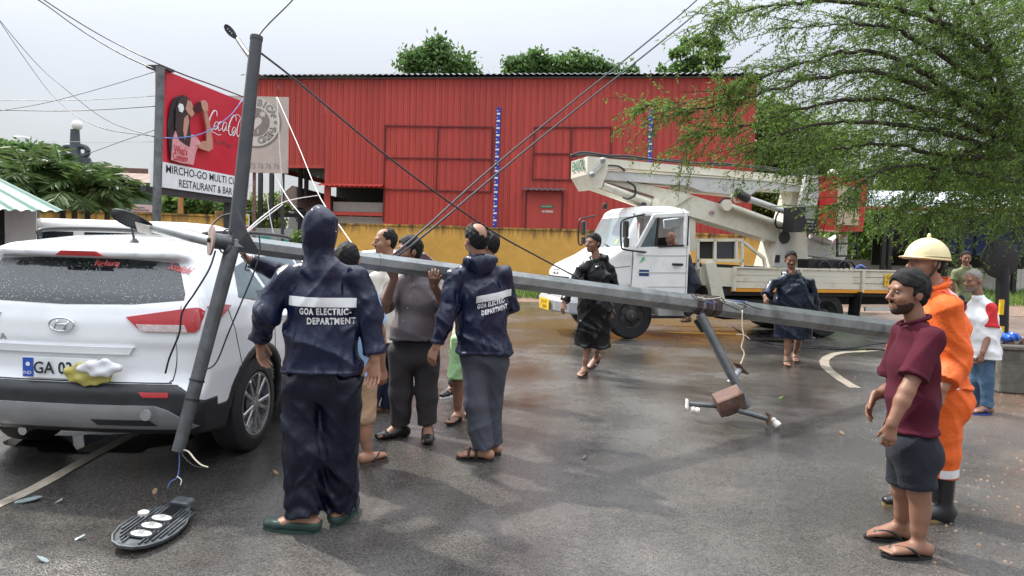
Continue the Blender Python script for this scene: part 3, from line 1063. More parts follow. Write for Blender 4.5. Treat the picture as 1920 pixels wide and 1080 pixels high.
# low teal barrier at the gateway, posters beyond it
PT = VPlane(470, 20.5, 548, 20.7)
tb = thing('low_barrier', PT.pt(PT.len / 2, 0), 'low grey barrier with peeling turquoise paint at the gateway', 'barrier')
MB().prism([PT.pt(0, 0, 0), PT.pt(PT.len, 0, 0), PT.pt(PT.len, PT.sz(540, 429)[1], 0), PT.pt(0, PT.sz(480, 427)[1], 0)], -PT.n * 0.12).build('panel', painted_wall('peeling_turquoise', (0.32, 0.34, 0.33), ztop=2.2, amt=0.3, peel=(0.03, 0.30, 0.22)), tb)
ps = W(458, 430, 20.2)
pt = thing('roadside_poster', (ps.x, ps.y, 0), 'small yellow and red poster board behind the leaning dark pole', 'poster')
PP = VPlane(447, 20.2, 470, 20.3)
plate(449, 402, 468, 456, 0.0, 0.03, M_white, 'board', pt, PP)
plate(450, 405, 466, 420, 0.031, 0.01, mat('poster_yellow', (0.75, 0.6, 0.05), 0.5), 'yellow_print', pt, PP)
plate(450, 425, 467, 450, 0.031, 0.01, mat('poster_red', (0.62, 0.09, 0.04), 0.5), 'red_print', pt, PP)
s, z = PP.sz(458.5, 412)
text_on('poster_lettering', 'PIZZA', PP.pt(s, z, 0.045), PP.u, (0, 0, 1), 0.1, M_black, pt, width=0.2, bold=0.002)
for px in (451, 466):
 s, z = PP.sz(px, 455)
 MB().beam(PP.pt(s, 0, -0.03), PP.pt(s, z + 0.1, -0.03), 0.05, 0.05).build('post', M_darkpost, pt)

# ---- cola billboard (its far end stands well behind its near end)
PC = VPlane(296, 12.5, 466, 15.6)
bb = thing('billboard', PC.pt(0.3, 0), 'red soft drink billboard with a white restaurant name strip on steel posts', 'billboard')
M_cola = mat('cola_red_print', (0.50, 0.012, 0.030), 0.45, var=0.05, vscale=2)
M_signwhite = mat('sign_white', (0.74, 0.75, 0.76), 0.5, var=0.05)
c_tl, c_bl = PC.sz(308, 131), PC.sz(296, 312)
c_tr, c_br = PC.sz(463, 184), PC.sz(455, 340)
zt, zm, zlow = c_tl[1], PC.sz(298, 301)[1], PC.sz(296, 350)[1]
s_a, s_b = PC.sz(312, 200)[0], PC.len
def cplate(s0, s1, z0, z1, o, th, m_, name, par=None):
 return MB().prism([PC.pt(s0, z0, o), PC.pt(s1, z0, o), PC.pt(s1, z1, o), PC.pt(s0, z1, o)], PC.n * th).build(name, m_, par or bb)
redp = cplate(s_a, s_b, zm, zt, 0, -0.22, M_cola, 'red_panel')
whp = cplate(s_a - 0.15, s_b, zlow, zm - 0.01, 0.02, -0.24, M_signwhite, 'name_panel')
cplate(s_a - 0.12, s_b, zlow - 0.12, zlow - 0.01, -0.02, -0.2, M_darkpost, 'bottom_beam')
cplate(s_a - 0.22, s_a + 0.14, zt + 0.0, zt + 0.05, 0.06, -0.3, M_darkpost, 'top_beam')
# letters squeezed to the width they take on the board
def btext(s, pa, pb, h, m_, name, bold=0.0, shear=0.0, out=0.03, par=None):
 a, b_ = PC.sz(*pa), PC.sz(*pb)
 org = PC.pt((a[0] + b_[0]) / 2, a[1], out)
 u = PC.u
 return text_on(name, s, org, u, (0, 0, 1), h, m_, par or bb, width=abs(b_[0] - a[0]), bold=bold, shear=shear, off=0.002)
btext('MIRCHO-GO MULTI CUISINE', (309, 317), (464, 357), 0.205, M_black, 'lettering', bold=0.0016, par=whp, out=0.022)
btext('RESTAURANT & BAR', (333, 344), (433, 358), 0.205, M_black, 'lettering', bold=0.0016, par=whp, out=0.022)
# flowing white script of the drink's name, drawn as pen strokes
def strokes(vp, lines, out, wdt, m_, name, par):
 mb = MB()
 for ln in lines:
  pts = [Vector((*vp.sz(px, py), 0)) for px, py in ln[0]]
  pts = spline(pts, 7)
  wd = ln[1]
  A, B = [], []
  for i, p in enumerate(pts):
   a = pts[max(0, i - 1)]; b_ = pts[min(len(pts) - 1, i + 1)]
   t = (b_ - a); t.normalize()
   nn = Vector((-t.y, t.x, 0))
   f = i / (len(pts) - 1)
   ww = wdt * wd * (0.35 + 0.65 * abs(math.sin(math.pi * min(1, max(0, f * 0.94 + 0.05)))) ** 0.6) * (0.62 + 0.6 * abs(t.y))
   A.append(vp.pt(p.x + nn.x * ww, p.y + nn.y * ww, out)); B.append(vp.pt(p.x - nn.x * ww, p.y - nn.y * ww, out))
  mb.grid([A, B])
 return mb.build(name, m_, par, fix=False)
script = [
 ([(406, 218), (405, 209), (400, 208), (394, 218), (390.5, 232), (392, 243), (397, 243), (402, 236)], 1.3),      # C
 ([(404, 228), (400, 236), (402, 243), (407, 238), (408, 230), (404, 228)], 1.0),                   # o
 ([(416, 228), (411, 229), (408, 238), (410, 245), (415, 240)], 1.0),                               # c
 ([(424, 230), (419, 230), (416, 240), (418, 246), (422, 240), (424, 231), (423, 243), (426, 245)], 1.0),   # a
 ([(428, 238), (431, 237)], 0.9),
 ([(442, 227), (441, 218), (437, 217), (431, 227), (427.5, 241), (429, 252), (434, 252), (439, 244)], 1.3),      # C
 ([(437, 238), (434, 246), (436, 254), (440, 249), (441, 241), (437, 238)], 1.0),
 ([(450, 222), (446, 232), (443, 248), (445, 256), (449, 251)], 1.0),                               # l
 ([(456, 242), (452, 242), (449, 251), (451, 258), (455, 252), (457, 243), (456, 255), (459, 257)], 1.0),
 ([(392, 247), (400, 248), (408, 253), (414, 252)], 0.8),
 ([(437, 217), (445, 215), (452, 222), (456, 219)], 0.7),
]
strokes(PC, script, 0.012, 0.0135, M_white, 'script_lettering', redp)
btext('RealMagic', (402, 264), (436, 271), 0.15, mat('faint_print', (0.30, 0.05, 0.06), 0.5), 'tagline', out=0.006, par=redp)
# raised cut-out of a woman drinking: flat layers of board
cut = [
 ('cutout_back', M_black, [(316, 300), (311, 240), (316, 200), (323, 184), (340, 178), (352, 190), (352, 250), (350, 302)], 0.05),
 ('cutout_hair', mat('print_dark_hair', (0.035, 0.018, 0.018), 0.5), [(322, 240), (323, 205), (330, 186), (342, 180), (349, 186), (352, 198), (350, 215), (346, 235), (352, 252), (349, 275), (340, 270), (330, 262)], 0.075),
 ('cutout_shirt', mat('print_pink_shirt', (0.62, 0.28, 0.30), 0.5, var=0.2, vscale=12), [(316, 300), (318, 262), (324, 244), (334, 250), (340, 262), (352, 250), (362, 256), (370, 266), (362, 284), (357, 309), (336, 306)], 0.065),
 ('cutout_face', mat('print_skin', (0.46, 0.24, 0.17), 0.5), [(345, 187), (352, 192), (356, 205), (357, 214), (352, 219), (346, 214), (341, 205)], 0.085),
 ('cutout_neck', mat('print_skin', (0.46, 0.24, 0.17), 0.5), [(338, 222), (345, 215), (347, 228), (343, 250), (339, 262), (336, 245)], 0.085),
 ('cutout_arm', mat('print_skin', (0.46, 0.24, 0.17), 0.5), [(374, 206), (380, 208), (385, 225), (391, 262), (392, 278), (384, 284), (366, 278), (364, 272), (374, 264), (380, 264), (380, 240)], 0.09),
 ('cutout_hand', mat('print_skin', (0.46, 0.24, 0.17), 0.5), [(368, 190), (376, 188), (381, 194), (382, 208), (374, 210), (370, 202)], 0.10),
 ('cutout_bottle', mat('print_brown_bottle', (0.05, 0.008, 0.012), 0.3), [(353, 203), (363, 192), (372, 190), (375, 204), (366, 212), (357, 210)], 0.095),
 ('cutout_headphone', M_white, [(326, 200), (329, 194), (334, 196), (336, 204), (333, 211), (328, 209)], 0.10),
]
for nm, mm, poly, o in cut:
 pts = [PC.pt(*PC.sz(px, py), o) for px, py in poly]
 MB().prism(pts, -PC.n * 0.02).build(nm, mm, redp)
M_printred = mat('print_red', (0.5, 0.03, 0.04), 0.5)
btext("What's", (320, 280), (345, 284), 0.20, M_printred, 'cutout_lettering', bold=0.004, out=0.068, par=redp)
btext('Coming', (318, 293), (346, 298), 0.20, M_printred, 'cutout_lettering', bold=0.004, out=0.068, par=redp)
# posts of the billboard
pA = W(299, 300, 12.35);
MB().tube([(W(288, 420, 12.35).x, 12.35, 0), W(301, 126, 12.35)], 0.075, 10).build('post', M_greypost, bb, smooth='auto')
MB().beam(PC.pt(s_b - 0.6, 0, -0.15), PC.pt(s_b - 0.6, zlow, -0.15), 0.12, 0.12).build('post', M_darkpost, bb)
MB().beam(PC.pt(s_a - 0.5, zlow - 0.06, -0.1), PC.pt(s_b, zlow - 0.06, -0.1), 0.1, 0.1).build('cross_beam', M_darkpost, bb)

# ---- faded chicken shop sign
PS = VPlane(424, 20.0, 538, 20.0)
cb = thing('shop_sign', PS.pt(PS.len / 2, 0), 'faded beige chicken shop sign board behind the billboard', 'sign')
M_beige = mat('faded_beige_print', (0.46, 0.38, 0.33), 0.6, var=0.07, vscale=2, dirt=(0.36, 0.27, 0.21), damt=0.4)
M_beige2 = mat('faded_cream_ring', (0.56, 0.51, 0.45), 0.6, var=0.05)
M_taupe = mat('faded_taupe_print', (0.22, 0.18, 0.155), 0.6, var=0.12)
M_ink = mat('faded_ink', (0.035, 0.032, 0.03), 0.6)
zt_, zb2 = PS.sz(500, 181)[1], PS.sz(500, 324)[1]
MB().prism([PS.pt(0, zb2), PS.pt(PS.len, zb2), PS.pt(PS.len, zt_), PS.pt(0, zt_)], -PS.n * 0.06).build('board', M_beige, cb)
cx, cz = PS.sz(480, 229)
R1 = PS.sz(525, 229)[0] - cx
def disc(vp, cx, cz, r, out, m_, name, par, th=0.01, n=40):
 return MB().lathe([(r, 0), (r, th)], n, vp.pt(cx, cz, out), vp.n).build(name, m_, par)
disc(PS, cx + 0.03, cz - 0.03, R1 * 1.02, 0.001, M_taupe, 'ring_shadow', cb)
disc(PS, cx, cz, R1, 0.012, M_beige2, 'ring', cb)
disc(PS, cx, cz, R1 * 0.58, 0.023, M_taupe, 'inner_disc', cb)
def arc_text(word, a0, a1, rr, flip, size):
 n_ = len(word)
 for i, ch in enumerate(word):
  a = math.radians(a0 + (a1 - a0) * i / (n_ - 1))
  c = PS.pt(cx + rr * math.cos(a), cz + rr * math.sin(a), 0.024)
  rad = PS.u * math.cos(a) + Vector((0, 0, 1)) * math.sin(a)
  tan = PS.u * math.sin(a) - Vector((0, 0, 1)) * math.cos(a)
  v = -rad if flip else rad
  u = -tan if flip else tan
  text_on('arc_letter', ch, c, u, v, size, M_ink, cb, bold=0.014, off=0.001)
  text_on('arc_letter', ch, c, u, v, size * 0.93, M_beige2, cb, bold=-0.002, off=0.004)
arc_text('BICA', 78, 30, R1 * 0.79, False, 0.24)
arc_text('CKEN', 286, 330, R1 * 0.79, True, 0.24)
for a in (18, 0, -18):
 aa = math.radians(a); pts = []
 for k in range(10):
  r_ = 0.075 if k % 2 == 0 else 0.032
  th = math.pi / 2 + k * math.pi / 5
  pts.append(PS.pt(cx + R1 * 0.83 * math.cos(aa) + r_ * math.cos(th), cz + R1 * 0.83 * math.sin(aa) + r_ * math.sin(th), 0.023))
 MB().prism(pts, PS.n * 0.004).build('star', M_taupe, cb)
# the hen: a heart-shaped body, spiky head, two feet
hen = []
for k in range(28):
 t = 2 * math.pi * k / 28
 x_, y_ = 16 * math.sin(t) ** 3, 13 * math.cos(t) - 5 * math.cos(2 * t) - 2 * math.cos(3 * t) - math.cos(4 * t)
 hen.append(PS.pt(cx - 0.02 + x_ * 0.0125, cz - 0.02 + y_ * 0.0125, 0.034))
MB().prism(hen, PS.n * 0.004).build('hen_body', M_beige2, cb)
pts = []
for k in range(14):
 r_ = 0.11 if k % 2 == 0 else 0.055
 th = k * math.pi / 7
 pts.append(PS.pt(cx + 0.20 + r_ * math.cos(th), cz + 0.22 + r_ * math.sin(th), 0.034))
MB().prism(pts, PS.n * 0.006).build('hen_comb', M_beige2, cb)
for dx in (-0.06, 0.07):
 MB().beam(PS.pt(cx + dx, cz - 0.33, 0.036), PS.pt(cx + dx, cz - 0.2, 0.036), 0.03, 0.008, upv=PS.n).build('hen_foot', M_beige2, cb)
s, z = PS.sz(493, 312)
text_on('phone_number', '673 76 76 76', PS.pt(s, z, 0.003), PS.u, (0, 0, 1), 0.22, M_taupe, cb, width=PS.sz(524, 312)[0] - PS.sz(463, 312)[0], off=0.002)
for px in (455, 474, 528):
 s, z = PS.sz(px, 324)
 MB().tube([PS.pt(s, 0, -0.12), PS.pt(s, zt_ - 0.1, -0.12)], 0.05, 8).build('post', M_rust if px == 474 else M_darkpost, cb)

# ---- left edge: striped stall roof, white board
st = thing('stall', G(20, 560), 'roadside stall with a teal and white striped corrugated awning at the left edge', 'stall')
e0, e1 = W(125, 398, 8.4), W(-230, 390, 8.2)
up_ = W(0, 335, 11.2) - W(125, 398, 8.4)
for i in range(16):                      # each coloured strip of sheet is its own piece, ribbed
 mb = MB()
 rws = []
 for j in range(5):
  f = (i + j / 4) / 16
  h = 0.022 * (0, 1, 1, 0.2, 0)[j]
  q = e0.lerp(e1, f) + Vector((0, 0, h))
  rws.append([q, q + up_])
 mb.grid(rws).build('roof_strip', M_teal if i % 2 == 0 else M_pale, st, fix=False)
PWh = VPlane(10, 9.0, 69, 9.1)
plate(12, 392, 69, 525, 0, 0.03, M_plaster, 'white_board', st, PWh)
MB().beam((W(4, 400, 9.5).x, 9.5, 0), (W(4, 400, 9.5).x, 9.5, W(4, 388, 9.5).z), 0.12, 0.12).build('post', M_darkpost, st)
MB().beam((W(66, 400, 9.75).x, 9.75, 0), (W(66, 400, 9.75).x, 9.75, W(66, 394, 9.75).z), 0.07, 0.07).build('post', M_darkpost, st)
plate(-60, 392, 3, 560, -0.4, 0.03, M_dark, 'back_panel', st, PWh)
plate(-60, 480, 14, 500, 0.05, 0.05, M_darkpost, 'shelf', st, PWh)

# ---- green shed, chimney-like tower, far bits on the left
PG = VPlane(150, 25, 430, 26)
gs = thing('green_shed', PG.pt(PG.len / 2, 0), 'green tin shed with a dark sagging roof edge behind the left wall', 'shed')
s0 = PG.sz(190, 360)[0]
zt3 = PG.sz(250, 338)[1]
i = 0; s = s0
while s < PG.len:
 e = min(s + 0.75, PG.len)
 MB().prism([PG.pt(s, 0, 0.0), PG.pt(e - 0.015, 0, 0), PG.pt(e - 0.015, zt3, 0), PG.pt(s, zt3, 0)], -PG.n * 0.04).build('tin_sheet', M_green_wall, gs)
 s = e
mb = MB()
mb.grid([[PG.pt(s_, PG.sz(250, 339)[1] - 0.1, 0.7), PG.pt(s_, PG.sz(250, 312)[1] + 0.25 - 0.05 * k_, -2.5)] for k_, s_ in enumerate(np.linspace(0, PG.len + 0.3, 12))])
mb.build('roof', M_rust, gs, fix=False)
ga = thing('steel_gantry', W(170, 470, 20.5) * 1, 'rusty steel post with a long horizontal beam above the palms', 'post')
ga.location.z = 0
MB().beam((W(171, 400, 20.5).x, 20.5, 0), W(171, 335, 20.5), 0.14, 0.14).build('upright', M_rust, ga)
MB().beam(W(168, 317, 20.5), W(277, 321, 20.8), 0.1, 0.14).build('beam', M_rust, ga)
tp = thing('timber_post', (W(338, 400, 19.6).x, 19.6, 0), 'slim orange timber post standing behind the left yellow wall', 'post')
MB().beam((W(338, 440, 19.6).x, 19.6, 0), W(339, 360, 19.6), 0.12, 0.12, bev=0.02).build('shaft', M_wood, tp)
PN = VPlane(245, 19.6, 302, 19.8)
nb = thing('notice_board', PN.pt(PN.len / 2, 0), 'small pale pink notice board behind the left yellow wall', 'sign')
plate(247, 385, 301, 408, 0, 0.02, mat('pale_pink_board', (0.48, 0.40, 0.43), 0.6), 'board', nb, PN)
for k, py in enumerate((389, 394, 399)):
 a = PN.sz(251, py + 1.2); b_ = PN.sz(272 + 8 * k, py - 0.8)
 MB().prism([PN.pt(a[0], a[1], 0.022), PN.pt(b_[0], a[1], 0.022), PN.pt(b_[0], b_[1], 0.022), PN.pt(a[0], b_[1], 0.022)], PN.n * 0.003).build('printed_line', mat('grey_print', (0.2, 0.16, 0.2), 0.6), nb)
for px in (252, 296):
 s, z = PN.sz(px, 405)
 MB().beam(PN.pt(s, 0, -0.03), PN.pt(s, z, -0.03), 0.05, 0.05).build('post', M_darkpost, nb)
tw = thing('ball_topped_tower', (W(141, 300, 42).x, 42, 0), 'dark column topped with a white ball rising behind the palms', 'tower')
M_twr = mat('dark_slate_paint', (0.045, 0.055, 0.065), 0.6, var=0.2)
cxw = W(141, 300, 42).x
zA, zB = W(141, 300, 42).z, W(143, 243, 42).z
MB().lathe([(0.55, 0), (0.52, zA), (0.30, zA + 0.5), (0.24, zB)], 16, (cxw, 42, 0)).build('column', M_twr, tw, smooth='auto')
for sx in (-1, 1):
 c = W(141 + sx * 13, 284, 42)
 mb = MB()
 ring = [c + Vector((0.34 * math.cos(a), 0, 0.30 * math.sin(a))) for a in np.linspace(0, 2 * math.pi, 17)]
 mb.tube(ring, 0.17, 8, cap=False)
 mb.build('scroll', M_twr, tw, smooth=True)
MB().box((cxw, 42, zA - 0.1), (1.5, 0.6, 0.5)).build('pedestal', M_twr, tw)
c = W(144.5, 235, 42)
MB().lathe([(0.30 * math.sin(a), -0.30 * math.cos(a)) for a in np.linspace(0.05, math.pi - 0.05, 12)], 18, c).build('globe', M_white, tw, smooth=True)
# distant pale building between the palms and a rooftop tank
fb = thing('distant_house', (W(100, 300, 60).x, 60, 0), 'distant pale house with a grey pitched roof above the palms', 'building')
MB().box((W(95, 300, 60).x, 60, 4), (3.6, 6, 7.4)).build('wall', M_pale, fb)
a = W(95, 276, 60)
MB().prism([(a.x - 2.2, 57, 7.6), (a.x + 2.2, 57, 7.6), (a.x + 1.4, 57, 9.0), (a.x - 0.8, 57, 9.0)], (0, 6, 0)).build('roof', M_roof_grey, fb)
tk = thing('rooftop_frame', (W(41, 262, 60).x, 59, 0), 'far small white rooftop tank above the palms', 'tank')
MB().box(W(41, 263, 59), (0.9, 0.8, 0.6), bev=0.05).build('tank', M_white, tk)
for dx in (-0.35, 0.35):
 q = W(41, 268, 59)
 MB().beam((q.x + dx, 59, 0), (q.x + dx, 59, q.z), 0.08, 0.08).build('leg', M_greypost, tk)

# ---- right background: low pale wall, open shed with red eaves pipe, blue tarpaulins
PR = VPlane(1420, 34, 2050, 33)
lw = thing('low_wall', PR.pt(PR.len / 2, 0), 'long low pale tiled wall in the distance behind the truck bed', 'wall')
zt4 = PR.sz(1750, 491)[1]
s = 0
while s < PR.len:
 e = min(s + 0.62, PR.len)
 for z0_, z1_ in ((0, zt4 * 0.5 - 0.012), (zt4 * 0.5, zt4)):
  MB().prism([PR.pt(s, z0_, 0), PR.pt(e - 0.014, z0_, 0), PR.pt(e - 0.014, z1_, 0), PR.pt(s, z1_, 0)], -PR.n * 0.2).build('tile', M_tiles, lw)
 s = e
PH = VPlane(1600, 29.5, 2050, 28)
sh = thing('open_shed', PH.pt(PH.len / 2, 0, -2), 'dark open roadside shed with a pale sheet roof and red eaves pipe', 'shed')
ze = PH.sz(1750, 393)[1]
mb = MB(); rws = []
for i in range(91):
 s = PH.len * i / 90
 rws.append([PH.pt(s, ze + 0.05 + 0.03 * (i % 2), 0.2), PH.pt(s, ze + 1.15 + 0.03 * (i % 2), -4.5)])
mb.grid(rws).build('roof', M_lightroof, sh, fix=False)
MB().tube([PH.pt(-0.2, ze, 0.25), PH.pt(PH.len, ze, 0.25)], 0.09, 10).build('eaves_pipe', mat('red_oxide_pipe', (0.25, 0.035, 0.02), 0.5), sh, smooth='auto')
for px in (1657, 1669, 1775, 1800, 1905):
 s = PH.sz(px, 450)[0]
 MB().beam(PH.pt(s, 0, 0), PH.pt(s, ze, 0), 0.16, 0.16).build('column', M_black, sh)
s = PH.sz(1663, 430)[0]
MB().prism([PH.pt(s - 0.5, ze - 0.1, 0.02), PH.pt(s + 0.5, ze - 0.1, 0.02), PH.pt(s + 0.12, ze - 1.0, 0.02), PH.pt(s - 0.12, ze - 1.0, 0.02)], PH.n * 0.04).build('bracket', M_black, sh)
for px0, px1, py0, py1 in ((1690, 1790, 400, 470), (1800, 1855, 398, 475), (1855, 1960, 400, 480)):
 plate(px0, py0, px1, py1, -1.2, 0.05, M_tarp if px0 > 1795 else M_dark, 'tarpaulin' if px0 > 1795 else 'shade_sheet', sh, PH)  # the dark one is a sheet painted as shade under the roof
plate(1700, 396, 2050, 500, -4.4, 0.05, M_dark, 'shade_back_sheet', sh, PH)  # near-black sheet stands in for the shaded depth of the shed
# ================================================================== VEHICLES: white SUV, background cars, fallen mast
def poly_sdf_table(poly, lo, hi, h):
 """2D signed distance of a polygon on a grid"""
 nx, ny = int((hi[0] - lo[0]) / h) + 2, int((hi[1] - lo[1]) / h) + 2
 X = lo[0] + np.arange(nx) * h; Y = lo[1] + np.arange(ny) * h
 gx, gy = np.meshgrid(X, Y, indexing='ij')
 d = np.full(gx.shape, 1e9); s = np.ones(gx.shape)
 n = len(poly)
 for i in range(n):
  ax, ay = poly[i]; bx, by = poly[(i + 1) % n]
  ex, ey = bx - ax, by - ay
  wx, wy = gx - ax, gy - ay
  t = np.clip((wx * ex + wy * ey) / (ex * ex + ey * ey), 0, 1)
  d = np.minimum(d, (wx - ex * t) ** 2 + (wy - ey * t) ** 2)
  c1, c2, c3 = gy >= ay, gy < by, ex * wy > ey * wx
  fl = (c1 & c2 & c3) | (~c1 & ~c2 & ~c3)
  s = np.where(fl, -s, s)
 return np.sqrt(d) * s, lo, h
def bil(tab, X, Y):
 T, lo, h = tab
 fx = np.clip((X - lo[0]) / h, 0, T.shape[0] - 1.001); fy = np.clip((Y - lo[1]) / h, 0, T.shape[1] - 1.001)
 ix, iy = fx.astype(int), fy.astype(int)
 ax, ay = fx - ix, fy - iy
 return (T[ix, iy] * (1 - ax) * (1 - ay) + T[ix + 1, iy] * ax * (1 - ay) + T[ix, iy + 1] * (1 - ax) * ay + T[ix + 1, iy + 1] * ax * ay)
def smax(a, b, k): return -smin(-a, -b, k)

def car_field(side, hwz, hwy, L, Hh, h, axles, wr, curve=0.10, k=0.05, fcurve=0.2):
 """x lateral, y from tail (0) to nose (L), z up"""
 f = Field((-1.1, -0.1, 0.1), (1.1, L + 0.12, Hh + 0.12), h)
 tab = poly_sdf_table(side, (-0.5, 0.0), (L + 0.6, Hh + 0.3), 0.02)
 X, Y, Z = np.meshgrid(*f.ax, indexing='ij', sparse=True)
 ax = np.abs(X)
 yy = Y - curve * (ax / 0.93) ** 2.2 * np.clip(1.2 - Y / 1.5, 0, 1) + fcurve * (ax / 0.93) ** 2.5 * np.clip((Y - L + 1.5) / 1.5, 0, 1)
 d1 = bil(tab, yy + 0 * Z, Z + 0 * yy)
 hw = np.interp(Z, [p[0] for p in hwz], [p[1] for p in hwz]) + np.interp(Y, [p[0] for p in hwy], [p[1] for p in hwy])
 d2 = (ax - hw) * 0.94
 D = smax(d1, d2 + 0 * d1, k)
 for ya in axles:
  cyl = np.sqrt((Y - ya) ** 2 + (Z - wr) ** 2) - (wr + 0.055)
  cyl = np.maximum(cyl, 0.58 - ax)
  D = np.maximum(D, -cyl)
 f.D = D.astype(np.float32)
 return f

SUV_O = Vector((W(124, 607, 4.42).x, 4.33, 0))
SUV_YAW = math.radians(-4.0)
cy_, sy_ = math.cos(SUV_YAW), math.sin(SUV_YAW)
def SU(x, y, z): return Vector((SUV_O.x + x * cy_ - y * sy_, SUV_O.y + x * sy_ + y * cy_, z))
def suv_np(V):
 o = V.copy()
 o[:, 0] = SUV_O.x + V[:, 0] * cy_ - V[:, 1] * sy_
 o[:, 1] = SUV_O.y + V[:, 0] * sy_ + V[:, 1] * cy_
 return o
M_carwhite = mat('white_car_paint', (0.80, 0.81, 0.82), 0.22, var=0.03, vscale=2, coat=0.8, rvar=0.05, dirt=(0.55, 0.54, 0.52), dscale=3, damt=0.25)
M_plastic = mat('black_bumper_plastic', (0.018, 0.019, 0.021), 0.45, var=0.25, vscale=14, bump=0.1, bscale=200)
M_silver = mat('silver_skid_paint', (0.30, 0.30, 0.30), 0.4, metal=0.35, var=0.1, vscale=8)
M_lampred = mat('red_lamp_lens', (0.42, 0.012, 0.016), 0.12, coat=1.0, var=0.15, vscale=20)
M_lampclear = mat('clear_lamp_lens', (0.55, 0.45, 0.45), 0.15, coat=1.0, var=0.35, vscale=30)
M_chrome = mat('chrome', (0.62, 0.63, 0.64), 0.16, metal=1.0, var=0.1)
M_rim = mat('alloy_rim', (0.50, 0.51, 0.52), 0.3, metal=0.85, var=0.12, vscale=12)
M_tyre = mat('tyre_rubber', (0.016, 0.016, 0.017), 0.75, var=0.3, bump=0.3, bscale=60)
def wet_glass():
 m, N, L, b = node_mat('rain_spotted_glass')
 tc = N.new('ShaderNodeTexCoord')
 P = tc.outputs['Object']
 v = N.new('ShaderNodeTexVoronoi'); v.inputs['Scale'].default_value = 78; L.new(P, v.inputs['Vector'])
 sp = N.new('ShaderNodeSeparateColor'); L.new(v.outputs['Color'], sp.inputs[0])
 big = nnoise(N, L, P, 3.0, 3, 0.5)
 keep = nmath(N, L, 'GREATER_THAN', nmath(N, L, 'ADD', sp.outputs[0], nrange(N, L, big, 0.3, 0.7, -0.45, 0.35)), 0.40)
 drop = nmath(N, L, 'MULTIPLY', nrange(N, L, v.outputs['Distance'], 0.12, 0.42, 1, 0), keep)
 bp = N.new('ShaderNodeBump'); bp.inputs['Strength'].default_value = 0.3; bp.inputs['Distance'].default_value = 0.006
 L.new(drop, bp.inputs['Height'])
 dm = nmath(N, L, 'MULTIPLY', drop, nrange(N, L, sp.outputs[1], 0, 1, 0.0, 1.0))
 L.new(nmix(N, L, dm, (0.010, 0.014, 0.016), (0.34, 0.39, 0.38)), b.inputs['Base Color'])  # pale drop colour paints the bright sky sparkle into the raindrops
 b.inputs['Roughness'].default_value = 0.05
 b.inputs['Specular IOR Level'].default_value = 0.65
 L.new(bp.outputs[0], b.inputs['Normal'])
 return m
M_wetglass = wet_glass()
M_sideglass = mat('side_window_glass', (0.10, 0.135, 0.15), 0.05, var=0.5, vscale=4, rvar=0.02, spec=0.4)

suv_side = [(0.10, 0.30), (0.03, 0.38), (0.0, 0.46), (0.0, 0.58), (0.035, 0.635), (0.055, 0.70), (0.05, 0.84), (0.03, 0.90), (0.035, 1.02), (0.06, 1.12), (0.10, 1.185),
   (0.285, 1.40), (0.215, 1.425), (0.205, 1.465), (0.32, 1.505), (0.9, 1.565), (1.7, 1.59), (2.35, 1.555), (3.18, 1.13), (3.95, 1.0), (4.20, 0.84), (4.27, 0.55), (4.2, 0.30), (3.8, 0.24), (0.5, 0.24)]
hwz = [(0.2, 0.86), (0.45, 0.91), (0.70, 0.935), (0.95, 0.93), (1.10, 0.90), (1.18, 0.86), (1.42, 0.70), (1.52, 0.62), (1.58, 0.52), (1.7, 0.38)]
hwy = [(0, -0.03), (0.5, 0.0), (0.9, 0.015), (1.5, 0.0), (3.3, 0.0), (4.3, -0.05)]
suv = thing('suv', SU(0, 2.1, 0), 'white compact SUV seen from behind with a lamp mast fallen across its roof', 'car')
f = car_field(suv_side, hwz, hwy, 4.27, 1.62, 0.017, (0.86, 3.45), 0.345)
V, Q = f.mesh()
V = relax(V, Q, 2)
SUVB = bvh_of(V, Q)          # in local car coordinates
fast_mesh('body', suv_np(V), Q, M_carwhite, suv, smooth=True)
class _LocalBVH: pass
def suv_patch(poly, name, m_, parent=suv, res=0.03, off=0.004, skirt=0.015, face='rear'):
 """outline given in car coordinates: rear (x,z) or right side (y,z)"""
 if face == 'rear':
  to3, dr = (lambda a, b: (a, 0.3, b)), (0, 1, 0)
 elif face == 'side':
  to3, dr = (lambda a, b: (0.9, a, b)), (-1, 0, 0)
 else:
  to3, dr = (lambda a, b: (-0.9, a, b)), (1, 0, 0)
 o = patch(poly, res, to3, SUVB, dr, name, m_, None, off, skirt)
 ro = rootloc(parent)
 for v in o.data.vertices:
  v.co = SU(*v.co) - ro
 o.parent = parent
 return o
# pixel -> car coordinates on the tail (y~yl) or the right flank
def rx(px, py, yl=0.08):
 p = W(px, py, SUV_O.y + yl)
 return (p.x - SUV_O.x, p.z)
# black bumper and cladding: the same body surface, swelled a little, cut to the lower band
def suv_band(name, m_, cutfn, grow, parent=suv):
 ff = Field((-1.1, -0.1, 0.1), (1.1, 4.4, 1.72), 0.017)
 X, Y, Z = np.meshgrid(*ff.ax, indexing='ij', sparse=True)
 f2 = car_field(suv_side, hwz, hwy, 4.27, 1.62, 0.017, (0.86, 3.45), 0.345)
 D = f2.D - grow
 ff = f2
 X, Y, Z = np.meshgrid(*ff.ax, indexing='ij', sparse=True)
 D = np.maximum(D, cutfn(X, Y, Z))
 for ya in (0.86, 3.45):                      # keep the wheel wells open
  cyl = np.sqrt((Y - ya) ** 2 + (Z - 0.345) ** 2) - 0.40
  D = np.maximum(D, -np.maximum(cyl, 0.58 - np.abs(X)))
 ff.D = D.astype(np.float32)
 V2, Q2 = ff.mesh()
 V2 = relax(V2, Q2, 1)
 return fast_mesh(name, suv_np(V2), Q2, m_, parent, smooth=True), V2, Q2
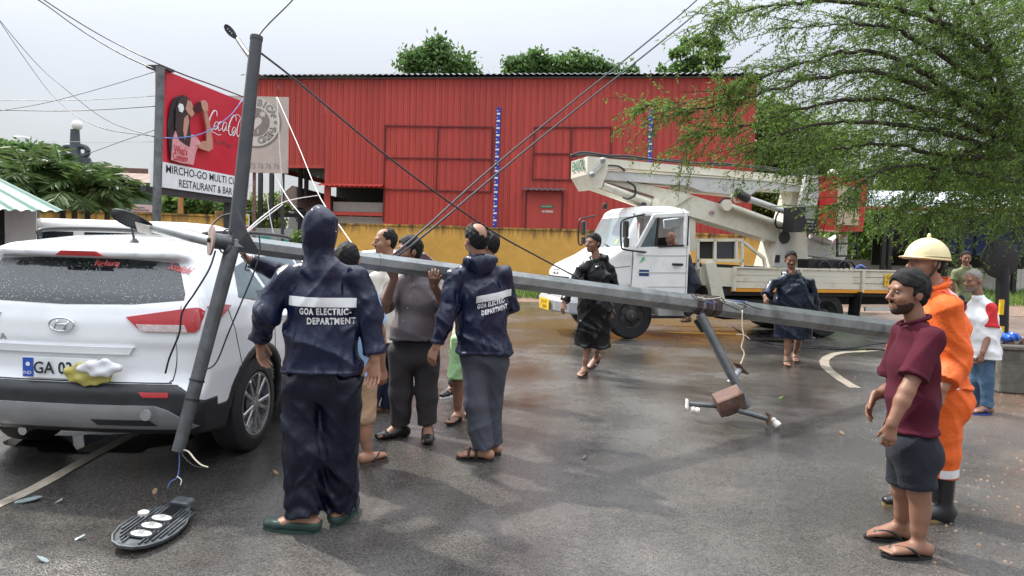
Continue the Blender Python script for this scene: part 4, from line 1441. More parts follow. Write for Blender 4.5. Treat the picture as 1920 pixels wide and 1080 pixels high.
def cut_bumper(X, Y, Z):
 ax = np.abs(X)
 top = np.interp(ax, [0, 0.70, 0.74, 0.90, 1.0], [0.632, 0.632, 0.63, 0.53, 0.53]) + np.where(Y > 0.28, -0.06, 0)
 arch = np.sqrt((Y - 0.86) ** 2 + (Z - 0.345) ** 2) - 0.47
 d = np.maximum(Z - top, Y - 0.62)
 return np.minimum(d, np.maximum(arch, 0.75 - ax))
suv_band('rear_bumper', M_plastic, cut_bumper, 0.008)
def cut_sill(X, Y, Z):
 ax = np.abs(X)
 arch = np.sqrt((Y - 3.45) ** 2 + (Z - 0.345) ** 2) - 0.47
 d = np.maximum(np.maximum(Z - 0.40, 0.9 - Y), Y - 4.2)
 return np.minimum(np.maximum(d, 0.6 - ax), np.maximum(arch, 0.75 - ax))
suv_band('sill_cladding', M_plastic, cut_sill, 0.008)
# rear window and lamps
suv_patch([(-0.74, 1.165), (-0.45, 1.135), (0, 1.125), (0.45, 1.135), (0.745, 1.165), (0.74, 1.20), (0.615, 1.395), (0.3, 1.412), (-0.3, 1.412), (-0.615, 1.395), (-0.75, 1.20)], 'rear_window', M_wetglass, off=0.005)
suv_patch([(-0.165, 1.427), (0.165, 1.427), (0.12, 1.46), (-0.12, 1.46)], 'brake_light', M_lampred, off=0.020)
for sg in (1, -1):
 pr = [(0.42, 1.055), (0.66, 1.095), (0.80, 1.118), (0.875, 1.125), (0.875, 1.06), (0.865, 0.985), (0.84, 0.965), (0.55, 0.965), (0.50, 0.985)]
 lm = suv_patch([(sg * a, b) for a, b in (pr if sg > 0 else pr[::-1])], 'tail_lamp', M_lampred, off=0.014)
 cl = [(0.515, 0.975), (0.55, 0.968), (0.80, 0.966), (0.78, 1.012), (0.49, 1.012)]
 suv_patch([(sg * a, b) for a, b in (cl if sg > 0 else cl[::-1])], 'clear_lens', M_lampclear, lm, off=0.019, res=0.02)
 rf = [(0.52, 0.585), (0.70, 0.585), (0.70, 0.552), (0.55, 0.552)]
 suv_patch([(sg * a, b) for a, b in (rf if sg > 0 else rf[::-1])], 'reflector', M_lampred, off=0.016, res=0.02)
 wrp = [(0.20, 1.125), (0.34, 1.13), (0.47, 1.115), (0.30, 1.04), (0.20, 0.985)]
 suv_patch(wrp, 'tail_lamp_side', M_lampred, lm, face='side' if sg > 0 else 'lside', off=0.012)
# tailgate furniture
suv_patch([(-0.62, 0.862), (0.47, 0.862), (0.44, 0.815), (-0.58, 0.815)], 'tailgate_garnish', M_carwhite, off=0.022, skirt=0.03)
# shut lines of the tailgate and the quarter panel seam: thin dark gaps
M_gap = mat('panel_gap', (0.01, 0.01, 0.01), 0.8)
for sg in (1, -1):
 ln = [(0.738, 1.13), (0.742, 1.13), (0.715, 0.75), (0.70, 0.66), (0.68, 0.642), (0.68, 0.636), (0.705, 0.652), (0.72, 0.75)]
 suv_patch([(sg * a, b) for a, b in (ln if sg > 0 else ln[::-1])], 'shut_line', M_gap, off=0.002, skirt=0.004, res=0.03)
suv_patch([(-0.70, 0.634), (0.70, 0.634), (0.70, 0.640), (-0.70, 0.640)], 'shut_line', M_gap, off=0.003, skirt=0.004)
# silver skid plate with two dark slots
sk = suv_patch([(-0.62, 0.50), (0.62, 0.50), (0.70, 0.47), (0.86, 0.36), (0.80, 0.335), (-0.80, 0.335), (-0.86, 0.36), (-0.70, 0.47)], 'skid_plate', M_silver, off=0.024, skirt=0.03)
for a, b in ((-0.80, -0.42), (0.20, 0.62), (-0.42, 0.20)):
 if (a, b) == (-0.42, 0.20):
  continue
 suv_patch([(a + 0.02, 0.405), (b - 0.04, 0.405), (b, 0.365), (a + 0.05, 0.365)] if a > 0 else [(a + 0.04, 0.405), (b - 0.02, 0.405), (b - 0.05, 0.365), (a, 0.365)], 'slot', M_plastic, sk, off=0.031)
for sg in (1, -1):
 q = SU(sg * 0.60, -0.028, 0.455)
 MB().lathe([(0.036, 0), (0.034, 0.012)], 18, q, (0, -1, 0)).build('tow_cap', M_silver, sk)
# exhaust tip, number plate, emblem
MB().tube([SU(-0.32, 0.5, 0.29), SU(-0.32, 0.10, 0.28)], 0.03, 12).build('exhaust_pipe', M_chrome, suv, smooth='auto')
pl = MB().prism([SU(-0.24, -0.006 + 0.028, 0.655), SU(0.26, -0.006 + 0.028, 0.655), SU(0.26, 0.012 + 0.01, 0.785), SU(-0.24, 0.012 + 0.01, 0.785)], (0, -0.012, 0)).build('number_plate', mat('plate_white', (0.72, 0.73, 0.74), 0.4), suv)
MB().prism([SU(-0.236, 0.0085, 0.66), SU(-0.165, 0.0085, 0.66), SU(-0.165, 0.0085, 0.78), SU(-0.236, 0.0085, 0.78)], (0, -0.002, 0)).build('blue_band', mat('plate_blue', (0.02, 0.08, 0.38), 0.4), pl)
text_on('plate_lettering', 'GA 03', SU(-0.03, 0.004, 0.718), (1, 0, 0), (0, 0, 1), 0.105, M_black, pl, width=0.24, bold=0.002)
text_on('plate_lettering', 'IND', SU(-0.2, 0.004, 0.685), (1, 0, 0), (0, 0, 1), 0.03, M_white, pl)
MB().lathe([(0.012, 0), (0.014, 0.002)], 12, SU(-0.2, 0.0065, 0.74), (0, -1, 0)).build('plate_emblem', M_white, pl)
ex, ez = rx(124, 607, 0.06)
lg = MB()
ring = [SU(ex + 0.082 * math.cos(a), 0.015, ez + 0.042 * math.sin(a)) for a in np.linspace(0, 2 * math.pi, 33)]
lg.tube(ring, 0.0065, 8, cap=False)
lg.tube([SU(ex - 0.05, 0.014, ez - 0.025), SU(ex - 0.018, 0.012, ez + 0.030)], [0.006, 0.009], 8)
lg.tube([SU(ex + 0.018, 0.012, ez - 0.030), SU(ex + 0.05, 0.014, ez + 0.025)], [0.009, 0.006], 8)
lg.tube(spline([SU(ex - 0.034, 0.012, ez - 0.002), SU(ex, 0.010, ez + 0.002), SU(ex + 0.034, 0.012, ez + 0.002)], 4), 0.007, 8)
lg.build('maker_emblem', M_chrome, suv, smooth=True)
def suvproj(off):
 def fn(p):
  lx = (p.x - SUV_O.x) * cy_ + (p.y - SUV_O.y) * sy_
  hit, nn, _, dist = SUVB.ray_cast(Vector((lx, -1, p.z)), Vector((0, 1, 0)), 4)
  if hit is None: return p
  return SU(hit.x, hit.y - off, hit.z)
 return fn
x_, z_ = rx(0, 631, 0.06)
text_on('model_lettering', 'CRETA', SU(x_ - 0.075, 0, z_), (1, 0, 0), (0, 0, 1), 0.055, M_chrome, suv, width=0.21, bold=0.002, proj=suvproj(0.004))
M_sticker = mat('red_sticker', (0.72, 0.13, 0.13), 0.5)
x_, z_ = rx(197, 493, 0.25)
text_on('window_sticker', 'Raghuraj', SU(x_, 0, z_), (1, 0, 0), (0, 0, 1), 0.055, M_sticker, suv, width=0.17, bold=0.001, shear=0.3, proj=suvproj(0.012))
x_, z_ = rx(335, 503, 0.26)
text_on('window_sticker', 'Sonakshi', SU(x_, 0, z_), (1, 0, -0.22), (0.22, 0, 1), 0.06, M_sticker, suv, width=0.15, bold=0.001, shear=0.3, proj=suvproj(0.012))
# side glass, door handles, seams
for fc in ('side', 'lside'):
 suv_patch([(0.62, 1.16), (0.98, 1.10), (1.08, 1.10), (1.02, 1.40), (0.80, 1.36)], 'quarter_window', M_sideglass, face=fc, off=0.006)
 suv_patch([(1.14, 1.10), (1.98, 1.09), (2.0, 1.44), (1.10, 1.43)], 'door_window', M_sideglass, face=fc, off=0.006)
 suv_patch([(2.06, 1.09), (3.0, 1.09), (2.42, 1.42), (2.06, 1.44)], 'door_window', M_sideglass, face=fc, off=0.006)
 for ya in (1.10, 2.03, 3.02):
  suv_patch([(ya, 0.42), (ya + 0.008, 0.42), (ya + 0.008, 1.10), (ya, 1.10)], 'shut_line', M_gap, face=fc, off=0.002, skirt=0.004)
 suv_patch([(0.42, 1.10), (0.426, 1.10), (0.50, 0.86), (0.56, 0.70), (0.554, 0.70), (0.494, 0.86)], 'shut_line', M_gap, face=fc, off=0.002, skirt=0.004)
 sx = 1 if fc == 'side' else -1
 for ya in (1.25, 2.15):
  MB().box(SU(sx * 0.945, ya + 0.1, 0.97), (0.03, 0.2, 0.03), bev=0.01).build('door_handle', M_carwhite, suv)
 MB().tube(spline([SU(sx * 0.60, 0.62, 1.545), SU(sx * 0.605, 0.70, 1.60), SU(sx * 0.60, 1.5, 1.62), SU(sx * 0.58, 2.2, 1.60), SU(sx * 0.58, 2.3, 1.56)], 6), 0.017, 8).build('roof_rail', M_plastic, suv, smooth=True)
 MB().box(SU(sx * 1.02, 2.75, 1.13), (0.2, 0.11, 0.15), bev=0.04).build('mirror', M_carwhite, suv)
suv_patch([(-0.62, 1.16), (0.62, 1.16), (0.50, 1.5), (-0.50, 1.5)], 'windscreen', M_sideglass, face='rear', off=-4.0) if False else None
# wheels
def wheel(name, c, axis, r, w, rimr, parent, spokes=5, rimm=M_rim):
 """c centre of the outer face; axis points outwards"""
 ax = Vector(axis).normalized()
 t = MB().lathe([(rimr * 0.98, -w * 0.9), (r * 0.93, -w), (r, -w * 0.85), (r * 1.0, -w * 0.12), (r * 0.95, -0.01), (rimr * 1.08, 0.0), (rimr, -0.012), (rimr * 0.97, -w * 0.5)], 40, c, ax, capped=False).build('wheel', M_tyre, parent, smooth='auto')
 MB().lathe([(rimr * 0.99, -0.012), (rimr, -0.004), (rimr * 0.93, -0.008), (rimr * 0.90, -w * 0.45), (0.02, -w * 0.5)], 40, c, ax, capped=False).build('rim', rimm, t, smooth='auto')
 u = ax.orthogonal().normalized(); v = ax.cross(u)
 for i in range(spokes):
  for da in (-0.13, 0.13):
   a = 2 * math.pi * i / spokes + 0.3
   d0 = u * math.cos(a + da * 0.4) + v * math.sin(a + da * 0.4); d1 = u * math.cos(a + da * 1.8) + v * math.sin(a + da * 1.8)
   tn = ax.cross(d1)
   mb = MB()
   mb.beam(c + d0 * rimr * 0.12 - ax * 0.02, c + d1 * rimr * 0.93 - ax * 0.012, rimr * 0.13, 0.022, upv=ax, bev=0.006)
   mb.build('spoke', rimm, t)
 MB().lathe([(rimr * 0.26, -0.06), (rimr * 0.22, -0.012), (rimr * 0.12, -0.004)], 20, c, ax).build('hub_cap', rimm, t, smooth='auto')
 MB().lathe([(rimr * 0.75, -w * 0.48), (rimr * 0.75, -w * 0.42)], 24, c, ax).build('brake_disc', M_darkpost, t)
 return t
for sx in (1, -1):
 for ya in (0.86, 3.45):
  wheel('wheel', SU(sx * 0.915, ya, 0.345), SU(sx, 0, 0) - SU(0, 0, 0), 0.345, 0.21, 0.235, suv)
# antenna, underbody
MB().lathe([(0.04, 0), (0.028, 0.015), (0.012, 0.035)], 14, SU(0.19, 0.50, 1.515)).build('antenna_base', M_plastic, suv, smooth='auto')
MB().tube([SU(0.19, 0.50, 1.53), SU(0.18, 0.44, 1.75)], [0.008, 0.006], 8).build('antenna', M_plastic, suv, smooth='auto')
MB().box(SU(0, 2.1, 0.26), (1.3, 3.2, 0.06)).build('underbody', M_dark, suv)
MB().beam(SU(-0.75, 0.86, 0.30), SU(0.75, 0.86, 0.30), 0.10, 0.10).build('rear_axle', M_dark, suv)
# plastic bags caught under the plate
def bag(name, px, py, sx, sz, m_, label, seed, dy):
 c = W(px, py, SUV_O.y + dy)
 ff = Field((c.x - sx - .05, c.y - 0.08, c.z - sz - .05), (c.x + sx + .05, c.y + 0.08, c.z + sz + .05), 0.0045)
 ff.ell((c.x, c.y, c.z), (sx, 0.018, sz))
 r_ = random.Random(seed)
 ph = [r_.uniform(0, 6) for _ in range(6)]
 ff.disp(lambda P: 0.007 * np.sin(P[0] * 31 + P[2] * 22 + ph[0]) * np.sin(P[2] * 37 + P[0] * 13 + ph[1]) + 0.0045 * np.sin(P[0] * 71 + P[2] * 17 + ph[2]) + 0.004 * np.sin(P[2] * 83 - P[0] * 29 + ph[3]))
 V, Q = ff.mesh()
 o = fast_mesh(name, V, Q, m_, smooth=True)
 return tag(o, label, 'plastic bag')
bag('plastic_bag', 166, 700, 0.16, 0.075, mat('yellow_film', (0.52, 0.46, 0.12), 0.25, var=0.15, trans=0.2), 'crumpled yellow plastic bag over the SUV number plate', 3, -0.012)
bag('plastic_bag', 186, 690, 0.13, 0.055, mat('white_film', (0.80, 0.80, 0.82), 0.3, var=0.05, trans=0.2), 'crumpled white plastic bag over the SUV number plate', 8, -0.05)

# ---- background cars
def far_car(name, label, px, d, yaw, m_, side, hw, L, Hh, glass, h=0.045, lamps=True):
 o = W(px, horizon(px), d)
 c_, s_ = math.cos(yaw), math.sin(yaw)
 def T(x, y, z): return Vector((o.x + x * c_ - y * s_, d + x * s_ + y * c_, z))
 t = thing(name, T(0, L / 2, 0), label, 'car')
 ff = car_field(side, hw, [(0, -0.03), (0.6, 0), (L - 0.6, 0), (L, -0.05)], L, Hh, h, (0.75, L - 0.85), 0.30, k=0.06)
 V, Q = ff.mesh(); V = relax(V, Q, 1)
 B = bvh_of(V, Q)
 Vw = V.copy(); Vw[:, 0] = o.x + V[:, 0] * c_ - V[:, 1] * s_; Vw[:, 1] = d + V[:, 0] * s_ + V[:, 1] * c_
 fast_mesh('body', Vw, Q, m_, t, smooth=True)
 ro = rootloc(t)
 def pp(poly, nm, mm, face, off=0.008):
  to3, dr = {'rear': (lambda a, b: (a, 0.3, b), (0, 1, 0)), 'front': (lambda a, b: (a, L - 0.3, b), (0, -1, 0)), 'side': (lambda a, b: (0.9, a, b), (-1, 0, 0)), 'lside': (lambda a, b: (-0.9, a, b), (1, 0, 0))}[face]
  ob = patch(poly, 0.09, to3, B, dr, nm, mm, None, off, 0.02)
  for v in ob.data.vertices: v.co = T(*v.co) - ro
  ob.parent = t
 for fc, poly, nm in glass:
  pp(poly, nm, M_glass_dark if nm != 'tail_lamp' else M_lampred, fc)
 for sx in (1, -1):
  for ya in (0.75, L - 0.85):
   ax = T(sx, 0, 0) - T(0, 0, 0)
   w_ = MB().lathe([(0.2, -0.18), (0.30, -0.18), (0.30, -0.01), (0.2, 0)], 24, T(sx * 0.80, ya, 0.30), ax).build('wheel', M_tyre, t, smooth='auto')
   MB().lathe([(0.19, 0.0), (0.17, 0.008), (0.05, 0.012)], 20, T(sx * 0.80, ya, 0.30), ax).build('rim', M_rim, w_)
 return t, T
sed = [(0.08, 0.28), (0.0, 0.5), (0.04, 0.85), (0.12, 0.95), (0.62, 1.0), (1.15, 1.40), (1.9, 1.45), (2.6, 1.38), (3.3, 0.98), (4.2, 0.82), (4.35, 0.5), (4.25, 0.25), (0.4, 0.22)]
hws = [(0.2, 0.78), (0.6, 0.84), (0.9, 0.82), (1.0, 0.78), (1.4, 0.56), (1.5, 0.48)]
gl = [('side', [(1.15, 0.98), (1.95, 0.96), (1.95, 1.34), (1.35, 1.32)], 'window'), ('side', [(2.02, 0.96), (3.05, 0.96), (2.6, 1.30), (2.02, 1.34)], 'window'),
      ('lside', [(1.15, 0.98), (1.95, 0.96), (1.95, 1.34), (1.35, 1.32)], 'window'), ('lside', [(2.02, 0.96), (3.05, 0.96), (2.6, 1.30), (2.02, 1.34)], 'window'),
      ('rear', [(-0.6, 1.02), (0.6, 1.02), (0.5, 1.34), (-0.5, 1.34)], 'rear_window'), ('front', [(-0.62, 1.0), (0.62, 1.0), (0.5, 1.36), (-0.5, 1.36)], 'windscreen'),
      ('rear', [(0.45, 0.75), (0.78, 0.75), (0.78, 0.88), (0.5, 0.88)], 'tail_lamp'), ('rear', [(-0.78, 0.75), (-0.45, 0.75), (-0.5, 0.88), (-0.78, 0.88)], 'tail_lamp')]
M_carsilver = mat('silver_car_paint', (0.42, 0.43, 0.45), 0.3, metal=0.4, var=0.05, coat=0.5)
far_car('parked_car', 'silver saloon car parked by the yellow wall behind the men', 836, 19.3, math.radians(60), M_carsilver, sed, hws, 4.35, 1.48, gl)
far_car('parked_car', 'white saloon car with only its roof showing above the fallen mast', 628, 17.4, math.radians(84), mat('old_white_paint', (0.66, 0.66, 0.65), 0.35, var=0.05), sed, hws, 4.35, 1.46, gl)
# old boxy van behind the SUV
van = [(0.06, 0.3), (0.0, 0.5), (0.02, 1.1), (0.16, 1.74), (0.5, 1.80), (2.6, 1.80), (3.0, 1.68), (3.55, 1.15), (4.3, 1.02), (4.4, 0.5), (4.3, 0.28)]
hwv = [(0.2, 0.8), (0.7, 0.86), (1.1, 0.84), (1.7, 0.74), (1.8, 0.66), (1.9, 0.5)]
glv = []
for fc in ('side', 'lside'):
 glv += [(fc, [(0.30, 1.15), (1.15, 1.15), (1.15, 1.62), (0.42, 1.62)], 'window'), (fc, [(1.30, 1.15), (2.15, 1.15), (2.15, 1.62), (1.30, 1.62)], 'window'), (fc, [(2.28, 1.15), (3.25, 1.15), (2.85, 1.60), (2.28, 1.62)], 'window')]
glv += [('front', [(-0.68, 1.18), (0.68, 1.18), (0.6, 1.62), (-0.6, 1.62)], 'windscreen'), ('rear', [(-0.6, 1.15), (0.6, 1.15), (0.55, 1.6), (-0.55, 1.6)], 'rear_window')]
vt, VT = far_car('old_van', 'old cream white boxy van parked behind the SUV beside the stall', 40, 10.3, math.radians(-86), mat('old_cream_paint', (0.60, 0.58, 0.54), 0.4, var=0.06), van, hwv, 4.4, 1.86, glv)

# ------------------------------------------------------------------ fallen lamp mast
def MP(s):       # axis of the mast: s=0 under the grey-shirted man's hands, tip at s=-0.425
 return Vector((-0.706 + 2.536 * s, 5.1 + 1.7 * s, 0))
pA_, pB_ = W(436, 456, 4.377), W(1310, 571, 6.8)
mast_dir = (pB_ - pA_)
mlen = mast_dir.length
mast_u = mast_dir.normalized()
mast_end = pA_ + mast_u * (mlen * 2.95 / 1.425)
def mast_r(t):      # radius along the mast, t metres from the tip
 return 0.056 + 0.0086 * t
M_galv = mat('galvanised_mast', (0.235, 0.248, 0.245), 0.36, metal=0.55, var=0.28, vscale=5, bump=0.12, bscale=40, dirt=(0.07, 0.07, 0.062), dscale=3.5, damt=0.8, rvar=0.1)
M_galv2 = mat('bright_galvanised_tube', (0.36, 0.37, 0.37), 0.38, metal=0.6, var=0.2, vscale=10, dirt=(0.15, 0.15, 0.14), dscale=7, damt=0.6)
M_darkpole = mat('backlit_steel_arm', (0.05, 0.052, 0.055), 0.45, metal=0.3, var=0.3, vscale=9)  # backlit darkness of the steel is put into its colour
M_armgrey = mat('grey_steel_arm', (0.105, 0.11, 0.112), 0.42, metal=0.4, var=0.35, vscale=10, dirt=(0.05, 0.05, 0.048), dscale=6, damt=0.7, bump=0.12)
base_pt = Vector((mast_end.x, mast_end.y, 0))
mast = thing('lamp_mast', Vector((pB_.x, pB_.y, 0)), 'long fallen octagonal steel lamp mast lying across the SUV and held up by men', 'lamp post')
nseg = 14
Lm = (mast_end - pA_).length
pts = [pA_ + mast_u * (Lm * i / nseg) for i in range(nseg + 1)]
MB().tube(pts, [mast_r(Lm * i / nseg) for i in range(nseg + 1)], 8, phase=math.pi / 8).build('shaft', M_galv, mast)
# collar bands and the flange disc at the tip
for t in (0.55, 0.98, 5.05):
 MB().tube([pA_ + mast_u * t, pA_ + mast_u * (t + 0.02)], mast_r(t) + 0.006, 8, phase=math.pi / 8).build('weld_band', M_galv, mast)
fl = pA_ - mast_u * 0.06
hubv = Vector((-0.93, -0.36, -0.03)).normalized()
MB().tube([pA_ + mast_u * 0.03, fl - mast_u * 0.06], 0.05, 14).build('tip_hub', M_armgrey, mast, smooth='auto')
MB().lathe([(0.095, 0), (0.095, 0.012)], 26, fl - mast_u * 0.06, -mast_u).build('flange_disc', mat('rusty_pink_disc', (0.28, 0.20, 0.17), 0.7, var=0.25, vscale=12), mast, smooth='auto')
MB().lathe([(0.016, 0), (0.014, 0.018)], 8, fl - mast_u * 0.072, -mast_u).build('flange_bolt', M_dark, mast)
# upper arm (painted dark as a backlit silhouette) with its lamp still on
ua0, ua1 = W(441, 452, 4.40), W(481, 70, 4.62)
MB().tube([ua0, ua1], [0.046, 0.038], 14).build('upper_arm', M_darkpole, mast, smooth='auto')
MB().tube([ua1 - (ua1 - ua0).normalized() * 0.02, ua1 + (ua1 - ua0).normalized() * 0.006], 0.041, 14).build('arm_rim', M_darkpole, mast, smooth='auto')
# triangular gusset plates
for dd in (-0.03, 0.03):
 g = [W(434, 470, 4.36 + dd), W(486, 472, 4.44 + dd), W(464, 436, 4.40 + dd), W(446, 392, 4.40 + dd), W(440, 392, 4.39 + dd)]
 MB().prism(g, (0, 0.010, 0)).build('gusset_plate', M_darkpole, mast)
# lower arm hanging to the road in front of the tail lamp
la0, la1 = W(436, 462, 4.36), W(334, 846, 4.10)
MB().tube([la0, la0.lerp(la1, 0.75), la1], [0.045, 0.040, 0.037], 14).build('lower_arm', M_armgrey, mast, smooth='auto')
for f_ in (0.66, 0.75):
 p = la0.lerp(la1, f_); dv = (la1 - la0).normalized()
 MB().tube([p, p + dv * 0.012], 0.045, 14).build('cable_band', M_wire, mast, smooth='auto')
# third arm over the roof with a lamp head
ra0, ra1 = W(412, 457, 4.38), W(284, 426, 4.62)
MB().tube([ra0, ra1], [0.034, 0.034], 12).build('roof_arm', M_galv2, mast, smooth='auto')

def lamp_head(root, org, axis, upv, L, Wd, name_body='housing', m_=None):
 """cobra style LED head; axis from the spigot to the nose, upv out of the lens side"""
 axis = Vector(axis).normalized(); upv = Vector(upv)
 upv = (upv - axis * upv.dot(axis)).normalized()
 sd_ = axis.cross(upv)
 hs_ = Wd / 0.46
 P_ = lambda a, s, u: Vector(org) + axis * a + sd_ * s + upv * u
 outl = [(0.0, 0.055), (0.08, 0.075), (0.18, 0.125), (0.32, 0.165), (0.46, 0.17), (0.58, 0.145), (0.66, 0.10), (0.70, 0.04)]
 outl = [(a / 0.70 * L, s / 0.17 * Wd / 2) for a, s in outl]
 ring = [(a, s) for a, s in outl] + [(a, -s) for a, s in outl[::-1]]
 mb = MB()
 n = len(ring)
 lv = [(1.0, 0.0), (1.0, 0.022), (0.94, 0.030), (1.0, -0.012), (0.86, -0.05), (0.4, -0.065)]
 for sc, h in [(0.92, 0.012), (0.965, 0.026), (1.0, 0.024), (1.0, 0.004), (0.90, -0.026), (0.45, -0.042)]:
  mb.v += [tuple(P_(L * 0.5 + (a - L * 0.5) * sc, s * sc, h * hs_)) for a, s in ring]
 for k_ in range(5):
  for i in range(n):
   mb.f.append([k_ * n + i, k_ * n + (i + 1) % n, (k_ + 1) * n + (i + 1) % n, (k_ + 1) * n + i]); mb.m.append(0)
 mb.f.append(list(range(n))[::-1]); mb.m.append(0)
 mb.f.append([5 * n + i for i in range(n)]); mb.m.append(0)
 hb = mb.build(name_body, m_, root, smooth='auto')
 return P_, hb
M_lamphouse = mat('die_cast_grey', (0.045, 0.052, 0.058), 0.55, metal=0.2, var=0.35, vscale=14, dirt=(0.20, 0.21, 0.21), dscale=12, damt=0.55)
M_lampdark = mat('die_cast_dark', (0.012, 0.013, 0.015), 0.55, spec=0.2, var=0.3)
# lamp on the roof arm
P_, hb = lamp_head(mast, ra1 - (ra1 - ra0).normalized() * 0.05, W(220, 404, 4.62) - ra1, (0.0, -0.75, -0.66), 0.32, 0.14, 'roof_lamp_head', M_lampdark)
MB().prism([P_(0.02, -0.05, 0.024), P_(0.12, -0.06, 0.024), P_(0.13, 0.02, 0.024), P_(0.03, 0.03, 0.024)], P_(0, 0, 0.006) - P_(0, 0, 0)).build('torn_cover', mat('torn_foil', (0.5, 0.48, 0.42), 0.35, var=0.3, vscale=20), hb)
# upper lamp on a thin outreach
oa0, oa1 = W(470, 108, 4.62), W(446, 74, 5.0)
MB().tube([oa0, W(458, 92, 4.8), oa1], 0.016, 8).build('lamp_outreach', M_black, mast, smooth='auto')
P_, hb = lamp_head(mast, oa1, W(418, 44, 5.1) - oa1, (0.0, -1, -0.25), 0.20, 0.055, 'upper_lamp_head', M_lampdark)
for i in range(3):
 MB().box(P_(0.08 + i * 0.03, 0.0, 0.005), (0.008, 0.008, 0.005), bev=0.002).build('led_lens', M_white, hb)
# mid bracket: rusty splice, wires, hanging leg with box and insulators on the road
mid = W(1312, 572, 6.78)
rr = mast_r((mid - pA_).length)
for k_, (px, py, dd) in enumerate(((1303, 572, 6.74), (1322, 575, 6.80), (1340, 574, 6.86))):
 c = W(px, py, dd); c = pA_ + mast_u * (c - pA_).dot(mast_u)
 MB().tube([c - mast_u * 0.03, c + mast_u * (0.035 + 0.01 * k_)], rr + 0.012 + 0.004 * k_, 8, phase=math.pi / 8).build('rusty_clamp', mat('dark_rust', (0.055, 0.036, 0.032), 0.7, var=0.5, vscale=14, bump=0.5, bscale=30), mast)
lg0, lg1 = W(1313, 590, 6.70), W(1403, 765, 6.40)
MB().tube([lg0, lg1], [0.045, 0.042], 12).build('leg_arm', M_armgrey, mast, smooth='auto')
# rusted junction box
bc = W(1367, 752, 6.36)
axb = (W(1395, 737, 6.36) - W(1338, 760, 6.36)).normalized()
up_b = Vector((0.25, -0.35, 0.9)); up_b = (up_b - axb * up_b.dot(axb)).normalized()
Rb = Matrix((axb, up_b.cross(axb), up_b)).transposed()
jb = MB().box(bc, (0.25, 0.14, 0.20), Rb, bev=0.006).build('junction_box', M_rust, mast)
MB().box(bc - Rb @ Vector((0, 0.075, -0.04)), (0.256, 0.012, 0.12), Rb, bev=0.003).build('box_lid', M_rust, jb)
MB().box(bc + Rb @ Vector((0.05, 0.02, -0.12)), (0.24, 0.11, 0.06), Rb, bev=0.01).build('box_base', M_black, jb)
# cross pipe with end insulators
cr0, cr1 = W(1292, 757, 6.42), W(1440, 785, 6.20)
crm = W(1352, 762, 6.36)
MB().tube([cr0, crm], 0.022, 10).build('cross_pipe', M_armgrey, mast, smooth='auto')
MB().tube([W(1385, 770, 6.3), cr1], 0.024, 10).build('cross_pipe', M_armgrey, mast, smooth='auto')
MB().box(cr1, (0.012, 0.10, 0.11)).build('end_plate', M_rust, mast)
MB().box(cr0 - Vector((0.02, 0, 0)), (0.012, 0.07, 0.08)).build('end_plate', M_white, mast)
M_porc = mat('white_porcelain', (0.62, 0.58, 0.52), 0.35, var=0.15)
q = W(1447, 789, 6.18)
MB().lathe([(0.02, 0), (0.03, 0.02), (0.024, 0.035), (0.034, 0.05), (0.034, 0.085), (0.02, 0.09)], 16, q - Vector((0, 0, -0.02)), (0.5, -0.5, -0.6)).build('insulator', M_porc, mast, smooth='auto')
q = W(1296, 768, 6.36)
MB().lathe([(0.026, 0), (0.033, 0.015), (0.025, 0.035), (0.033, 0.055), (0.028, 0.075)], 16, q, (0.9, -0.2, -0.12)).build('insulator', M_porc, mast, smooth='auto')
# stub arm with a rusty cap
s0_, s1_ = W(1368, 718, 6.5), W(1388, 692, 6.55)
MB().tube([s0_, s1_], 0.028, 10).build('stub_pipe', M_galv2, mast, smooth='auto')
MB().box(s1_ + (s1_ - s0_).normalized() * 0.01, (0.15, 0.10, 0.012), (s1_ - s0_).to_track_quat('Z', 'X').to_matrix()).build('stub_cap', M_rust, mast)
MB().tube([W(1303, 600, 6.72), W(1318, 622, 6.7)], 0.02, 8).build('cable_sleeve', M_wire, mast, smooth='auto')
# base flange and the broken footing it still leans on
MB().box(mast_end, (0.04, 0.4, 0.4), mast_u.to_track_quat('X', 'Z').to_matrix()).build('base_flange', M_galv, mast)
ft = thing('concrete_footing', base_pt, 'broken concrete footing under the mast base behind the standing men', 'footing')
MB().box(base_pt + Vector((0.0, 0, (mast_end.z - 0.24) / 2)), (0.42, 0.42, max(0.1, mast_end.z - 0.24)), bev=0.05).build('block', M_concrete, ft)
# ================================================================== BUCKET TRUCK
TTH = math.radians(16)
TO = G(1183, 636)
tf = Vector((-math.cos(TTH), -math.sin(TTH), 0))      # forward
tb_ = Vector((-math.sin(TTH), math.cos(TTH), 0))      # away from the viewer (right side of the truck)
def T3(a, b, c): return TO + tf * a + tb_ * b + Vector((0, 0, c))
def tl(px, py, b):
 r = ray(px, py)
 t = (TO + tb_ * b - CAM).dot(tb_) / r.dot(tb_)
 p = CAM + r * t
 return (p - TO).dot(tf), p.z
def TP(px, py, b):
 a, c = tl(px, py, b)
 return T3(a, b, c)
truck = thing('bucket_truck', T3(-2.2, 0.9, 0), 'white bucket lift truck with folded cream boom and red bucket', 'truck')
M_tw = mat('truck_white_paint', (0.80, 0.80, 0.78), 0.35, var=0.05, vscale=2, coat=0.3, dirt=(0.45, 0.42, 0.36), dscale=3, damt=0.35)
M_cream = mat('cream_machine_paint', (0.66, 0.63, 0.52), 0.45, var=0.08, vscale=2.5, dirt=(0.34, 0.22, 0.10), dscale=5, damt=0.55)
M_greyw = mat('grey_white_paint', (0.55, 0.55, 0.52), 0.45, var=0.08, dirt=(0.3, 0.26, 0.2), dscale=4, damt=0.4)
M_orange_stripe = mat('orange_reflective_tape', (0.72, 0.30, 0.02), 0.4, var=0.08)
